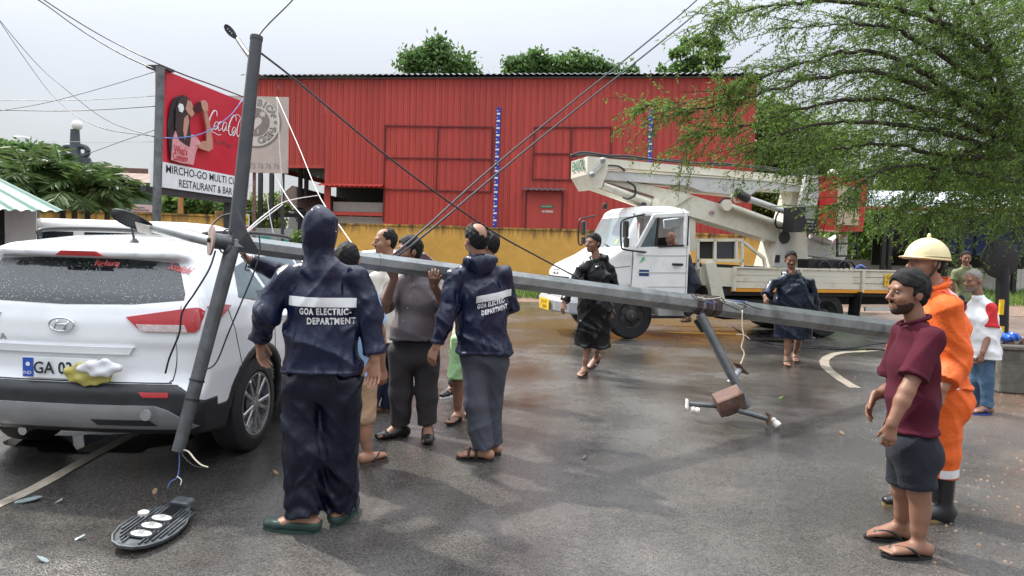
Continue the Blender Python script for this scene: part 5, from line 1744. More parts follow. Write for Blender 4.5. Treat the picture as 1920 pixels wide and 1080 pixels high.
M_bucket = mat('red_fibreglass', (0.55, 0.018, 0.022), 0.35, var=0.1, vscale=3, dirt=(0.35, 0.06, 0.05), damt=0.5)
M_beigepanel = mat('scuffed_beige_panel', (0.50, 0.40, 0.27), 0.6, var=0.2, vscale=4)
M_yplate = mat('yellow_number_plate', (0.80, 0.50, 0.02), 0.4)
M_screen = mat('truck_windscreen', (0.22, 0.26, 0.27), 0.06, var=0.25, vscale=2, spec=0.9, rvar=0.02)
def tprism(pts, b0, b1, name, m_, parent=truck, px=True, bref=None, **kw):
 """pixel outline laid in the truck's long plane at b0, extruded to b1"""
 pl_ = [tl(p[0], p[1], b0 if bref is None else bref) for p in pts] if px else pts
 return MB().prism([T3(a, b0, c) for a, c in pl_], tb_ * (b1 - b0)).build(name, m_, parent, **kw)
# cab as a smooth shell
cab_side = [(0.06, 0.60), (0.04, 2.30), (0.10, 2.38), (0.4, 2.42), (0.95, 2.40), (1.08, 2.33), (1.46, 1.64), (1.70, 1.50), (2.22, 1.28), (2.33, 1.16), (2.35, 0.80), (2.30, 0.62)]
cf = Field((-1.1, -0.1, 0.45), (1.1, 2.5, 2.55), 0.025)
tab = poly_sdf_table(cab_side, (-0.4, 0.2), (2.9, 2.8), 0.02)
X, Y, Z = np.meshgrid(*cf.ax, indexing='ij', sparse=True)
axx = np.abs(X)
yy = Y + 0.22 * (axx / 0.9) ** 2.6 * np.clip((Y - 0.9) / 1.4, 0, 1)
D = bil(tab, yy + 0 * Z, Z + 0 * yy)
hw = np.interp(Z, [0.5, 1.0, 1.5, 1.66, 2.3, 2.45], [0.90, 0.925, 0.925, 0.90, 0.80, 0.68]) + np.interp(Y, [0, 1.2, 2.4], [0, 0, -0.05])
D = smax(D, (axx - hw) + 0 * D, 0.07)
wa = np.sqrt((Y - 1.2) ** 2 + (Z - 0.42) ** 2) - 0.52
D = np.maximum(D, -np.maximum(wa, 0.35 - axx))
# doorway on the near side, window on the far side, hollow inside
inner = np.maximum(np.maximum(np.maximum(0.20 - Y, Y - 1.02 - 0.0 * Z), np.maximum(0.72 - Z, Z - 2.26)), axx - 0.76)
D = np.maximum(D, -inner)
door_o = np.maximum(np.maximum(np.maximum(0.16 - Y, Y - 1.10), np.maximum(0.70 - Z, Z - 2.20)), np.maximum(X + 0.55, -X - 1.2))
D = np.maximum(D, -door_o)
win_o = np.maximum(np.maximum(np.maximum(0.28 - Y, Y - 1.0), np.maximum(1.62 - Z, Z - 2.18)), 0.5 - X)
D = np.maximum(D, -win_o)
cf.D = D.astype(np.float32)
V, Q = cf.mesh(); V = relax(V, Q, 1)
CABB = bvh_of(V, Q)
def CL(x, y, z): return T3(y - 1.2, x + 0.925, z)
Vw = np.array([CL(*map(float, v)) for v in V], np.float32)
cabo = fast_mesh('cab', Vw, Q, M_tw, truck, smooth=True)
def cab_patch(poly, name, m_, face, parent=truck, off=0.006, res=0.06, skirt=0.02):
 to3, dr = {'front': (lambda a, b: (a, 2.0, b), (0, -1, 0)), 'near': (lambda a, b: (-0.8, a, b), (1, 0, 0)), 'far': (lambda a, b: (0.8, a, b), (-1, 0, 0))}[face]
 o = patch(poly, res, to3, CABB, dr, name, m_, None, off, skirt)
 ro = rootloc(parent)
 for v in o.data.vertices: v.co = CL(*v.co) - ro
 o.parent = parent
 return o
ws_ = cab_patch([(-0.80, 1.66), (-0.3, 1.63), (0.3, 1.63), (0.80, 1.66), (0.72, 2.25), (0.3, 2.30), (-0.3, 2.30), (-0.72, 2.25)], 'windscreen', M_screen, 'front')
cab_patch([(-0.68, 2.20), (0.68, 2.20), (0.60, 2.29), (-0.60, 2.29)], 'sun_strip', M_white, 'front', ws_, off=0.012)
cab_patch([(-0.62, 1.70), (-0.54, 1.70), (-0.54, 1.78), (-0.62, 1.78)], 'permit_sticker', mat('green_sticker', (0.35, 0.62, 0.12), 0.5), 'front', ws_, off=0.012, res=0.03)
cab_patch([(-0.55, 0.86), (0.55, 0.86), (0.55, 1.08), (-0.55, 1.08)], 'grille', M_black, 'front')
for i in range(4):
 cab_patch([(-0.52, 0.89 + i * 0.05), (0.52, 0.89 + i * 0.05), (0.52, 0.91 + i * 0.05), (-0.52, 0.91 + i * 0.05)], 'grille_bar', M_darkpost, 'front', off=0.016)
for sx in (-1, 1):
 cab_patch([(sx * 0.70 - 0.10, 0.86), (sx * 0.70 + 0.10, 0.86), (sx * 0.70 + 0.10, 1.06), (sx * 0.70 - 0.10, 1.06)], 'headlamp', M_lampclear, 'front', off=0.012)
def cabproj(p):
 q = p - TO
 x, y, z = q.dot(tb_) - 0.925, q.dot(tf) + 1.2, p.z
 hit, n_, _, d_ = CABB.ray_cast(Vector((x, 4, z)), Vector((0, -1, 0)), 5)
 return CL(hit.x, hit.y + 0.01, hit.z) if hit is not None else p
text_on('maker_lettering', 'TATA', T3(1.2, 0.95, 1.155), -tb_, (0, 0, 1), 0.13, M_black, truck, bold=0.004, proj=cabproj)
# wipers, roof markers
for x0 in (-0.45, 0.15):
 MB().tube([CL(x0, 1.50, 1.66), CL(x0 + 0.36, 1.42, 1.70)], 0.012, 6).build('wiper', M_black, truck)
for px, py in ((1134, 386), (1207, 385)):
 a, c = tl(px, py, 0.9)
 q = T3(a, 0.35 if px > 1180 else 1.3, 2.40)
 MB().lathe([(0.05, 0), (0.05, 0.08), (0.035, 0.11), (0.01, 0.12)], 12, TP(px, py + 6, 0.45 if px > 1180 else 1.4), (0, 0, 1)).build('roof_marker', M_black, truck, smooth='auto')
# seams on the near flank
for poly in ([(1.225, 0.75), (1.235, 0.75), (1.235, 1.60), (1.225, 1.60)], [(0.02 + 1.24, 1.30), (2.0, 1.22), (2.0, 1.23), (0.02 + 1.24, 1.31)]):
 cab_patch(poly, 'panel_seam', M_gap, 'near', off=0.003, skirt=0.004)
# bumper, plate, fender flare
bp_ = MB()
bpts = [(-0.05, 0.92), (0.10, 1.13), (0.5, 1.24), (0.95, 1.27), (1.4, 1.24), (1.78, 1.13), (1.90, 0.92)]
bp_.grid([[T3(a, b, 0.44), T3(a + 0.03, b, 0.47), T3(a + 0.04, b, 0.64), T3(a, b, 0.70), T3(a - 0.12, b, 0.70), T3(a - 0.14, b, 0.44)] for b, a in bpts])
bumper = bp_.build('front_bumper', mat('grey_bumper_paint', (0.36, 0.37, 0.38), 0.4, metal=0.2, var=0.12), truck, fix=False)
MB().prism([T3(1.325, 0.70, 0.46), T3(1.325, 1.22, 0.46), T3(1.325, 1.22, 0.66), T3(1.325, 0.70, 0.66)], tf * 0.012).build('number_plate', M_yplate, bumper)
text_on('plate_lettering', 'GA 07', T3(1.34, 0.96, 0.60), -tb_, (0, 0, 1), 0.09, M_black, bumper, width=0.36)
text_on('plate_lettering', 'T 2801', T3(1.34, 0.96, 0.51), -tb_, (0, 0, 1), 0.09, M_black, bumper, width=0.40)
# wheels
def truck_wheel(a, b, r, w, front=True):
 c = T3(a, b, r)
 t = MB().lathe([(r * 0.55, -w), (r * 0.92, -w), (r, -w * 0.85), (r, -w * 0.15), (r * 0.94, 0), (r * 0.60, 0.005), (r * 0.56, -0.03)], 40, c, -tb_, capped=False).build('wheel', M_tyre, truck, smooth='auto')
 MB().lathe([(r * 0.57, -0.03), (r * 0.55, -0.01), (r * 0.48, -0.05), (r * 0.30, -0.03 if front else -0.14), (r * 0.26, 0.02 if front else -0.05), (r * 0.12, 0.05), (0.01, 0.05)], 32, c, -tb_, capped=False).build('rim', mat('dark_wheel_paint', (0.035, 0.034, 0.034), 0.6, var=0.3, vscale=9, dirt=(0.09, 0.08, 0.07), damt=0.7), t, smooth='auto')
 u = Vector((0, 0, 1)); v = tf
 for i in range(6):
  an = i * math.pi / 3 + 0.3
  MB().lathe([(0.022, 0), (0.018, 0.03)], 6, c + (u * math.cos(an) + v * math.sin(an)) * r * 0.40 + tb_ * (0.03 if front else 0.08), -tb_).build('wheel_nut', M_darkpost, t)
 return t
truck_wheel(0.0, 0.02, 0.42, 0.22)
truck_wheel(0.0, 1.85, 0.42, 0.22)
truck_wheel(-4.18, 0.05, 0.44, 0.24, False)
truck_wheel(-4.18, 0.35, 0.44, 0.24, False)
truck_wheel(-4.18, 1.85, 0.44, 0.24, False)
truck_wheel(-4.18, 1.6, 0.44, 0.24, False)
MB().beam(T3(0, 0.1, 0.42), T3(0, 1.8, 0.42), 0.12, 0.14).build('front_axle', M_dark, truck)
MB().beam(T3(-4.18, 0.1, 0.44), T3(-4.18, 1.8, 0.44), 0.16, 0.18).build('rear_axle', M_dark, truck)
for b in (0.5, 1.35):
 MB().beam(T3(1.1, b, 0.66), T3(-6.5, b, 0.72), 0.09, 0.20).build('chassis_rail', M_dark, truck)
MB().box(T3(-2.45, 0.28, 0.55), (1.1, 0.42, 0.42), Matrix((tf, -tb_, Vector((0, 0, 1)))).transposed(), bev=0.05).build('fuel_tank', M_black, truck)
MB().box(T3(-1.55, 0.22, 0.60), (0.5, 0.35, 0.3), Matrix((tf, -tb_, Vector((0, 0, 1)))).transposed(), bev=0.03).build('battery_box', M_black, truck)
for a in (-3.55, -4.85):
 MB().beam(T3(a, 0.02, 0.9), T3(a - (0.05 if a > -4 else -0.05), 0.02, 0.32), 0.3, 0.02, upv=tf).build('mud_flap', M_black, truck)
MB().box(T3(-5.6, 0.05, 0.55), (1.0, 0.05, 0.08), Matrix((tf, -tb_, Vector((0, 0, 1)))).transposed()).build('side_guard', M_greyw, truck)
for (a0_, a1_, z_) in ((-1.05, -0.35, 0.40),):
 MB().box(T3((a0_ + a1_) / 2, 0.04, z_), (abs(a1_ - a0_), 0.22, 0.04), Matrix((tf, -tb_, Vector((0, 0, 1)))).transposed(), bev=0.01).build('cab_step', M_black, truck)
MB().prism([T3(-0.55, 0.0, 0.42), T3(-1.2, 0.0, 0.42), T3(-1.2, 0.0, 0.62), T3(-0.5, 0.0, 0.62)], tb_ * 0.3).build('cab_skirt', M_tw, truck)
# seat and steering wheel inside the cab
MB().box(T3(-0.75, 1.2, 1.12), (0.5, 1.1, 0.5), Matrix((tf, -tb_, Vector((0, 0, 1)))).transposed(), bev=0.06).build('seat', M_dark, truck)
MB().box(T3(-0.98, 1.2, 1.55), (0.14, 1.1, 0.6), Matrix((tf, -tb_, Vector((0, 0, 1)))).transposed(), bev=0.05).build('seat_back', M_dark, truck)
sw = [T3(-0.25, 1.42, 1.52) + (tb_ * math.cos(a) * 0.2 + (Vector((0, 0, 1)) * 0.9 + tf * 0.4) * math.sin(a) * 0.2) for a in np.linspace(0, 2 * math.pi, 25)]
MB().tube(sw, 0.014, 6, cap=False).build('steering_wheel', M_black, truck, smooth=True)
# open passenger door
PHI = math.radians(20)
def DR(a, c, o=0.0):
 """door coordinates: a measured as if shut, o outwards"""
 L_ = 0.04 - a
 return T3(0.04 - L_ * math.cos(PHI) + o * math.sin(PHI) * -1, -0.015 - L_ * math.sin(PHI) - o * math.cos(PHI), c)
dv = DR(0, 1, 0.05) - DR(0, 1, 0.0)
dvn = dv * 1.0
door = MB().prism([DR(0.04, 0.92), DR(0.0, 1.64), DR(-0.90, 1.70), DR(-0.90, 0.60), DR(-0.50, 0.60), DR(-0.36, 0.80), DR(-0.18, 0.92)], dvn).build('open_door', M_tw, truck)
for pa, pb, w_ in (((-0.02, 1.63), (-0.31, 2.22), 0.09), ((-0.29, 2.20), (-0.90, 2.25), 0.08), ((-0.86, 1.66), (-0.86, 2.28), 0.09)):
 MB().beam(DR(pa[0], pa[1], 0.025), DR(pb[0], pb[1], 0.025), w_, 0.05, upv=dv, bev=0.01).build('window_frame', M_tw, door)
MB().beam(DR(-0.34, 1.66, 0.03), DR(-0.37, 2.19, 0.03), 0.035, 0.03, upv=dv).build('window_divider', M_black, door)
MB().prism([DR(-0.06, 1.66, 0.02), DR(-0.30, 2.16, 0.02), DR(-0.34, 2.16, 0.02), DR(-0.32, 1.66, 0.02)], dv * 0.1).build('quarter_light', M_sideglass, door)
MB().beam(DR(-0.36, 1.665, 0.06), DR(-0.84, 1.70, 0.06), 0.03, 0.02, upv=dv).build('window_rubber', M_black, door)
MB().box(DR(-0.70, 1.36, 0.075), (0.22, 0.04, 0.045), Matrix((tf, -tb_, Vector((0, 0, 1)))).transposed(), bev=0.012).build('door_handle', M_black, door)
for zc in (1.50, 1.20, 0.95):
 MB().beam(DR(-0.02 if zc > 1 else -0.2, zc, 0.052), DR(-0.89, zc + 0.02, 0.052), 0.018, 0.008, upv=dv).build('pressing_line', M_greyw, door)
MB().prism([DR(-0.05, 1.14, 0.052), DR(-0.22, 1.14, 0.052), DR(-0.22, 1.25, 0.052), DR(-0.05, 1.25, 0.052)], dv * 0.1).build('door_sticker', mat('navy_sticker', (0.01, 0.04, 0.14), 0.4), door)
text_on('door_lettering', 'JFE', DR(-0.12, 1.43, 0.056), -tf, (0, 0, 1), 0.11, mat('green_print', (0.02, 0.42, 0.18), 0.5), door, bold=0.003, shear=0.4)
MB().beam(DR(-0.885, 0.62, 0.02), DR(-0.885, 2.24, 0.02), 0.03, 0.045, upv=dv).build('door_seal', M_black, door)
# mirrors on tube frames
def mirror_frame(pts, b, mirs):
 mb = MB().tube(spline([TP(px, py, b) for px, py in pts], 5), 0.016, 8).build('mirror_frame', M_black, truck, smooth='auto')
 for (px, py, w_, h_) in mirs:
  c = TP(px, py, b)
  m_ = MB().box(c, (0.05, w_, h_), Matrix((tf, -tb_, Vector((0, 0, 1)))).transposed(), bev=0.02).build('mirror', M_black, mb)
  MB().box(c - tf * 0.026, (0.006, w_ * 0.85, h_ * 0.85), Matrix((tf, -tb_, Vector((0, 0, 1)))).transposed()).build('mirror_glass', M_chrome, m_)
mirror_frame([(1209, 402), (1190, 406), (1168, 413), (1164, 425), (1165, 460), (1172, 468), (1212, 473)], -0.12, [(1173, 430, 0.16, 0.30), (1174, 455, 0.16, 0.17)])
mirror_frame([(1119, 404), (1100, 408), (1086, 415), (1085, 455), (1092, 459)], 1.95, [(1094, 427, 0.16, 0.28), (1094, 450, 0.16, 0.16)])
q = DR(-0.56, 2.08, 0.10)
MB().box(q, (0.36, 0.03, 0.17), Matrix((tf, -tb_, Vector((0, 0, 1)))).transposed() @ Matrix.Rotation(0.15, 3, 'Y'), bev=0.03).build('wide_mirror', mat('mirror_grey', (0.45, 0.47, 0.48), 0.15, metal=0.6), door)
# bed: drop-side boards between posts, rails, orange stripe, floor
bz0, bz1 = 0.94, 1.31
edges_a = [-2.05, -3.5, -4.95, -6.4]
for b in (0.0, 1.85):
 for i in range(3):
  a0_, a1_ = edges_a[i] - 0.04, edges_a[i + 1] + 0.04
  for k_ in range(3):
   z0_ = bz0 + (bz1 - bz0) * k_ / 3; z1_ = bz0 + (bz1 - bz0) * (k_ + 1) / 3
   MB().prism([T3(a0_, b, z0_ + 0.004), T3(a1_, b, z0_ + 0.004), T3(a1_, b, z1_ - 0.010), T3(a0_, b, z1_ - 0.010)], tb_ * (0.035 + (0.012 if k_ == 1 else 0))).build('side_board', M_cream, truck)
 for a in edges_a:
  MB().beam(T3(a, b - 0.012 if b < 1 else b + 0.04, bz0 - 0.05), T3(a, b - 0.012 if b < 1 else b + 0.04, bz1 + 0.02), 0.07, 0.05, upv=tf).build('bed_post', M_cream, truck)
 MB().beam(T3(edges_a[0], b + 0.01, bz1 + 0.015), T3(edges_a[-1], b + 0.01, bz1 + 0.015), 0.06, 0.03).build('top_rail', M_cream, truck)
MB().prism([T3(-2.0, -0.02, 0.875), T3(-6.42, -0.02, 0.875), T3(-6.42, -0.02, 0.935), T3(-2.0, -0.02, 0.935)], tb_ * 0.03).build('orange_stripe', M_orange_stripe, truck)
MB().prism([T3(-1.5, 0.02, 0.80), T3(-6.42, 0.02, 0.80), T3(-6.42, 0.02, 0.93), T3(-1.5, 0.02, 0.93)], tb_ * 1.83).build('bed_floor', M_dark, truck)
pq = tl(1667, 528, 0)
MB().prism([T3(pq[0] - 0.18, -0.03, 1.02), T3(pq[0] + 0.14, -0.03, 1.02), T3(pq[0] + 0.14, -0.03, 1.26), T3(pq[0] - 0.18, -0.03, 1.26)], -tb_ * 0.01).build('bed_plate', M_yplate, truck)
text_on('plate_lettering', 'GA.07', T3(pq[0] - 0.02, -0.044, 1.19), -tf, (0, 0, 1), 0.10, M_black, truck, width=0.26)
text_on('plate_lettering', 'T.2801', T3(pq[0] - 0.02, -0.044, 1.08), -tf, (0, 0, 1), 0.10, M_black, truck, width=0.27)
# headboard rack behind the cab with dark screens
for pa, pb in (((1308, 449), (1308, 505)), ((1340, 449), (1340, 492)), ((1380, 450), (1380, 492)), ((1391, 449), (1391, 525)), ((1305, 450), (1393, 450)), ((1305, 488), (1393, 489)), ((1392, 452), (1432, 484)), ((1432, 484), (1436, 506))):
 MB().beam(TP(*pa, 0.05), TP(*pb, 0.05), 0.05, 0.05, upv=tb_).build('rack_bar', M_cream, truck)
tprism([(1311, 453), (1338, 453), (1338, 485), (1311, 485)], 0.08, 0.10, 'rack_screen', M_dark)
tprism([(1343, 453), (1378, 453), (1378, 485), (1343, 485)], 0.08, 0.10, 'rack_screen', M_glass_dark)
tprism([(1312, 500), (1388, 503), (1388, 532), (1380, 538), (1318, 535), (1312, 525)], 0.02, 0.5, 'side_locker', M_cream)
tprism([(1310, 493), (1436, 500), (1436, 506), (1310, 501)], 0.1, 1.7, 'folded_tarpaulin', M_black)
# outrigger leg
tprism([(1323, 494), (1342, 491), (1361, 566), (1338, 570)], -0.10, 0.05, 'outrigger', M_cream)
tprism([(1336, 566), (1364, 562), (1367, 572), (1334, 577)], -0.16, 0.11, 'outrigger_foot', M_black)
# boom rest post behind the cab
tprism([(1269, 348), (1291, 348), (1304, 402), (1304, 470), (1264, 470), (1264, 402)], 0.75, 1.05, 'boom_rest', M_cream)
# turret
B0, B1 = 0.62, 1.22
tprism([(1447, 502), (1464, 440), (1477, 425), (1512, 436), (1514, 470), (1516, 502)], B0, B1, 'turret', M_cream)
tprism([(1450, 500), (1467, 440), (1480, 426), (1492, 430), (1482, 502)], B0 - 0.05, B0 - 0.01, 'turret_cheek', M_greyw)
q = TP(1470, 445, B0 - 0.06)
MB().lathe([(0.13, 0), (0.13, 0.02)], 24, q, -tb_).build('turret_hole', M_darkpost, truck)
tprism([(1455, 478), (1463, 478), (1462, 492), (1453, 492)], B0 - 0.065, B0 - 0.051, 'turret_slot', M_dark)
tprism([(1470, 425), (1486, 432), (1514, 332), (1494, 334)], B0 + 0.1, B1 - 0.1, 'mast_column', M_cream)
# lower boom
tprism([(1098, 322), (1285, 362), (1470, 420), (1456, 454), (1290, 404), (1214, 386), (1112, 350)], B0 + 0.08, B1 - 0.08, 'lower_boom', M_cream)
tprism([(1235, 385), (1260, 362), (1300, 366), (1262, 390), (1240, 392)], B0 + 0.03, B0 + 0.07, 'boom_gusset', M_cream)
MB().tube([TP(1130, 347, B0), TP(1218, 380, B0)], 0.065, 12).build('hydraulic_cylinder', M_cream, truck, smooth='auto')
MB().tube([TP(1128, 340, B0 - .02), TP(1225, 370, B0 - .02)], 0.025, 10).build('cylinder_rod', M_rust, truck, smooth='auto')
for px, py in ((1122, 343), (1229, 381)):
 MB().lathe([(0.085, -0.06), (0.085, 0.02), (0.06, 0.03)], 18, TP(px, py, B0 - 0.03), -tb_).build('pivot_pin', M_cream, truck, smooth='auto')
# elbow box with the lettering on its front face
eb0, eb1 = 0.50, 1.32
el = [(1.0, 3.30), (0.62, 3.34), (0.60, 2.98), (0.52, 2.72), (0.72, 2.70), (1.0, 2.93)]
a_f = tl(1102, 300, eb0)[0]
el = [(tl(1102, 293, eb0)), (tl(1137, 296, eb0)), (tl(1140, 318, eb0)), (tl(1128, 352, eb0)), (tl(1116, 353, eb0)), (tl(1101, 327, eb0))]
elb = MB().prism([T3(a, eb0, c) for a, c in el], tb_ * (eb1 - eb0)).build('elbow_box', M_cream, truck)
text_on('elbow_lettering', 'ENSOL', T3(el[0][0] + 0.02, (eb0 + eb1) / 2, (el[0][1] + el[-1][1]) / 2 + 0.03), -tb_, (0, 0, 1), 0.26, mat('dark_green_print', (0.03, 0.16, 0.10), 0.5), elb, width=0.62, bold=0.006)
tprism([(1106, 325), (1112, 330), (1137, 302), (1131, 297)], eb0 - 0.06, eb0 - 0.02, 'link_plate', M_greyw)
for px, py in ((1110, 327), (1130, 300)):
 MB().lathe([(0.05, 0), (0.045, 0.04), (0.02, 0.06)], 14, TP(px, py, eb0 - 0.06), -tb_).build('link_pin', M_galv2, truck, smooth='auto')
# upper boom and parallel bar
tprism([(1120, 316), (1440, 339), (1500, 347), (1500, 360), (1428, 355), (1408, 365), (1395, 367), (1318, 359), (1290, 348), (1120, 336)], B0 + 0.02, B1 - 0.10, 'upper_boom', M_greyw)
tprism([(1118, 316), (1440, 337.5), (1502, 346), (1502, 348.5), (1440, 340), (1118, 319)], B0 + 0.0, B1 - 0.06, 'upper_boom_cap', M_cream)
tprism([(1135, 297), (1506, 331), (1505, 343), (1135, 312)], B0 + 0.12, B1 - 0.20, 'parallel_bar', M_cream)
for px, py in ((1292, 340), (1360, 351), (1335, 399)):
 MB().lathe([(0.06, 0), (0.06, 0.006)], 18, TP(px, py, B0 + (0.015 if py < 390 else 0.075)), -tb_).build('label_disc', mat('label_grey', (0.46, 0.44, 0.44), 0.5), truck)
text_on('disc_lettering', 'U.B.', TP(1335, 399, B0 + 0.065), -tf, (0, 0, 1), 0.06, mat('print_red2', (0.45, 0.02, 0.03), 0.5), truck, bold=0.002)
# boom cylinders
MB().tube([TP(1398, 371, B0 - 0.04), TP(1488, 402, B0 - 0.04)], 0.062, 14).build('hydraulic_cylinder', M_greyw, truck, smooth='auto')
MB().tube([TP(1380, 360, B0 - 0.04), TP(1402, 373, B0 - 0.04)], 0.09, 12).build('cylinder_eye', M_darkpost, truck, smooth='auto')
MB().tube([TP(1362, 384, B0 - 0.02), TP(1470, 424, B0 - 0.02)], 0.060, 14).build('hydraulic_cylinder', M_cream, truck, smooth='auto')
MB().lathe([(0.11, -0.05), (0.11, 0.05)], 18, TP(1361, 385, B0 - 0.03), -tb_).build('cylinder_eye', M_cream, truck, smooth='auto')
MB().tube(spline([TP(1368, 380, B0), TP(1371, 368, B0), TP(1376, 366, B0), TP(1378, 378, B0), TP(1388, 378, B0)], 4), 0.022, 8).build('hydraulic_pipe', M_cream, truck, smooth='auto')
# head plate and control box near the bucket
tprism([(1511, 328), (1544, 330), (1531, 388), (1499, 388)], 0.42, 0.50, 'head_plate', M_greyw)
MB().lathe([(0.03, 0), (0.02, 0.03)], 10, TP(1517, 357, 0.42), -tb_).build('head_pin', M_darkpost, truck)
tprism([(1512, 316), (1530, 311), (1536, 318), (1532, 328), (1510, 327)], 0.45, 0.9, 'floodlight', M_black)
cbx = tprism([(1490, 388), (1535, 387), (1533, 435), (1487, 435)], 0.10, 0.42, 'control_box', M_black)
tprism([(1511, 390), (1529, 390), (1528, 410), (1510, 410)], 0.085, 0.095, 'control_window', mat('grey_panel', (0.22, 0.23, 0.22), 0.4), cbx)
text_on('control_lettering', 'CONTROL PANEL', TP(1519, 416, 0.09), -tf, (0, 0, 1), 0.055, M_white, cbx, width=0.17)
for i in range(2):
 for j in range(4):
  c = TP(1511 + j * 6, 422 + i * 6, 0.09)
  MB().box(c, (0.03, 0.01, 0.012), Matrix((tf, -tb_, Vector((0, 0, 1)))).transposed()).build('control_button', M_pale, cbx)
# red bucket: tapered tub with rolled rim and a scuffed beige side panel
def tub(name):
 a0_, c1_ = tl(1545, 331, 0.35); a1_, c0_ = tl(1622, 434, 0.35)
 mb = MB()
 lv = [(0.0, c0_), (0.0, c0_ + 0.04), (-0.05, c1_ - 0.05), (-0.09, c1_ - 0.04), (-0.09, c1_), (-0.03, c1_), (0.0, c1_ - 0.03), (0.05, c0_ + 0.08)]
 def ring(ins, z, i_):
  rr_ = 0.10
  A0, A1, Bq0, Bq1 = a0_ - ins, a1_ + ins, 0.35 + ins, 1.05 - ins
  out = []
  for (ca, cb, st) in ((A0 - rr_, Bq0 + rr_, 180), (A1 + rr_, Bq0 + rr_, 270), (A1 + rr_, Bq1 - rr_, 0), (A0 - rr_, Bq1 - rr_, 90)):
   for k_ in range(4):
    t_ = math.radians(st + 30 * k_)
    sa = {180: (1, -1), 270: (-1, -1), 0: (-1, 1), 90: (1, 1)}[st]
    x_ = abs(math.cos(math.radians(30 * k_))); y_ = abs(math.sin(math.radians(30 * k_)))
    if st in (180, 0): ox, oy = x_, y_
    else: ox, oy = y_, x_
    out.append(T3(ca + sa[0] * ox * rr_, cb + sa[1] * oy * rr_, z))
  return out
 rings = [ring(i_, z, 0) for i_, z in lv]
 n = len(rings[0])
 for r_ in rings: mb.v += [tuple(p) for p in r_]
 for k_ in range(len(rings) - 1):
  for i in range(n):
   mb.f.append([k_ * n + i, k_ * n + (i + 1) % n, (k_ + 1) * n + (i + 1) % n, (k_ + 1) * n + i]); mb.m.append(0)
 mb.f.append(list(range(n))); mb.m.append(0)
 mb.f.append([(len(rings) - 1) * n + i for i in range(n)]); mb.m.append(0)
 return mb.build(name, M_bucket, truck, smooth='auto')
bk = tub('bucket')
tprism([(1572, 348), (1612, 348), (1610, 422), (1570, 422)], 0.285, 0.345, 'bucket_panel', M_beigepanel, bk)
MB().lathe([(0.10, 0), (0.09, 0.06), (0.04, 0.10)], 14, TP(1561, 327, 0.6), (0, 0, 1)).build('bucket_cap', M_cream, bk, smooth='auto')
for pa, pb in (((1570, 437), (1570, 480)), ((1607, 436), (1607, 480)), ((1568, 480), (1609, 480)), ((1570, 457), (1607, 457))):
 MB().beam(TP(*pa, 0.35), TP(*pb, 0.35), 0.035, 0.035, upv=tb_).build('step_frame', M_black, bk)
tprism([(1513, 445), (1530, 450), (1560, 458), (1590, 440), (1588, 480), (1582, 488), (1512, 478)], 0.75, 1.15, 'slew_box', M_greyw)
MB().tube([TP(1520, 442, 0.7), TP(1556, 455, 0.7)], 0.06, 10).build('hydraulic_cylinder', M_greyw, truck, smooth='auto')
tprism([(1516, 486), (1590, 489), (1590, 503), (1516, 503)], 0.3, 0.9, 'valve_block', M_black)
# hoses
def hose(pts, b, r=0.018, m_=M_wire):
 MB().tube(spline([TP(px, py, b) for px, py in pts], 6), r, 6).build('hose', m_, truck, smooth=True)
hose([(1070, 292), (1090, 286), (1115, 288), (1140, 292), (1180, 293), (1230, 300), (1300, 306), (1360, 307), (1440, 318), (1505, 322)], 0.8, 0.022)
hose([(1072, 294), (1095, 290), (1130, 293), (1150, 296), (1210, 299), (1260, 300), (1330, 309), (1420, 312), (1508, 324)], 0.86, 0.018)
hose([(1140, 310), (1160, 312), (1172, 320)], 0.6)
hose([(1176, 340), (1190, 350), (1190, 366), (1178, 373), (1168, 370)], 0.55)
hose([(1348, 380), (1358, 372), (1370, 372)], 0.6)
hose([(1472, 428), (1456, 425), (1455, 408), (1462, 395)], 0.5)
hose([(1480, 424), (1474, 412), (1482, 408), (1490, 420)], 0.5)
for cxp in (1545, 1582, 1592):
 hose([(cxp - 10, 508), (cxp - 9, 496), (cxp, 490), (cxp + 9, 497), (cxp + 11, 508)], 0.25, 0.02)
hose([(1040 + 560, 506), (1612, 498), (1622, 503)], 0.25, 0.03, M_bluewire)
# ================================================================== PEOPLE
def fold(P, seed, fx=14.0, fz=7.0, amp=0.006):
 """cloth folds: warped ridges"""
 r_ = random.Random(seed)
 a, b, c, d, e = [r_.uniform(0, 6.28) for _ in range(5)]
 x, y, z = P
 wx = x + 0.05 * np.sin(7 * z + a) + 0.03 * np.sin(13 * z + 9 * y + b)
 wz = z + 0.05 * np.sin(8 * x + c) + 0.04 * np.sin(11 * y + d)
 rg = lambda u: (1 - np.abs(np.sin(u))) ** 2
 m1 = 0.5 + 0.5 * np.sin(6 * x + a) * np.sin(5 * z + c)
 m2 = 0.5 + 0.5 * np.sin(7 * z + b) * np.sin(8 * y + 5 * x + d)
 n1 = rg(fx * 0.62 * (wx + 0.6 * y) + 1.6 * np.sin(4 * wz + e)) * m1
 n2 = rg(fz * 1.2 * (wz + 0.8 * wx) + b) * m2
 n3 = rg(fz * 1.5 * (wz - 0.9 * wx + 0.4 * y) + c) * (1 - m2)
 n4 = rg(21 * (wx + 0.5 * wz) + a) * (1 - m1)
 return amp * (0.55 - 1.3 * n1 - 1.5 * n2 - 1.2 * n3 - 0.6 * n4)
def nrm(v):
 v = np.array(v, float); return v / (np.linalg.norm(v) + 1e-9)

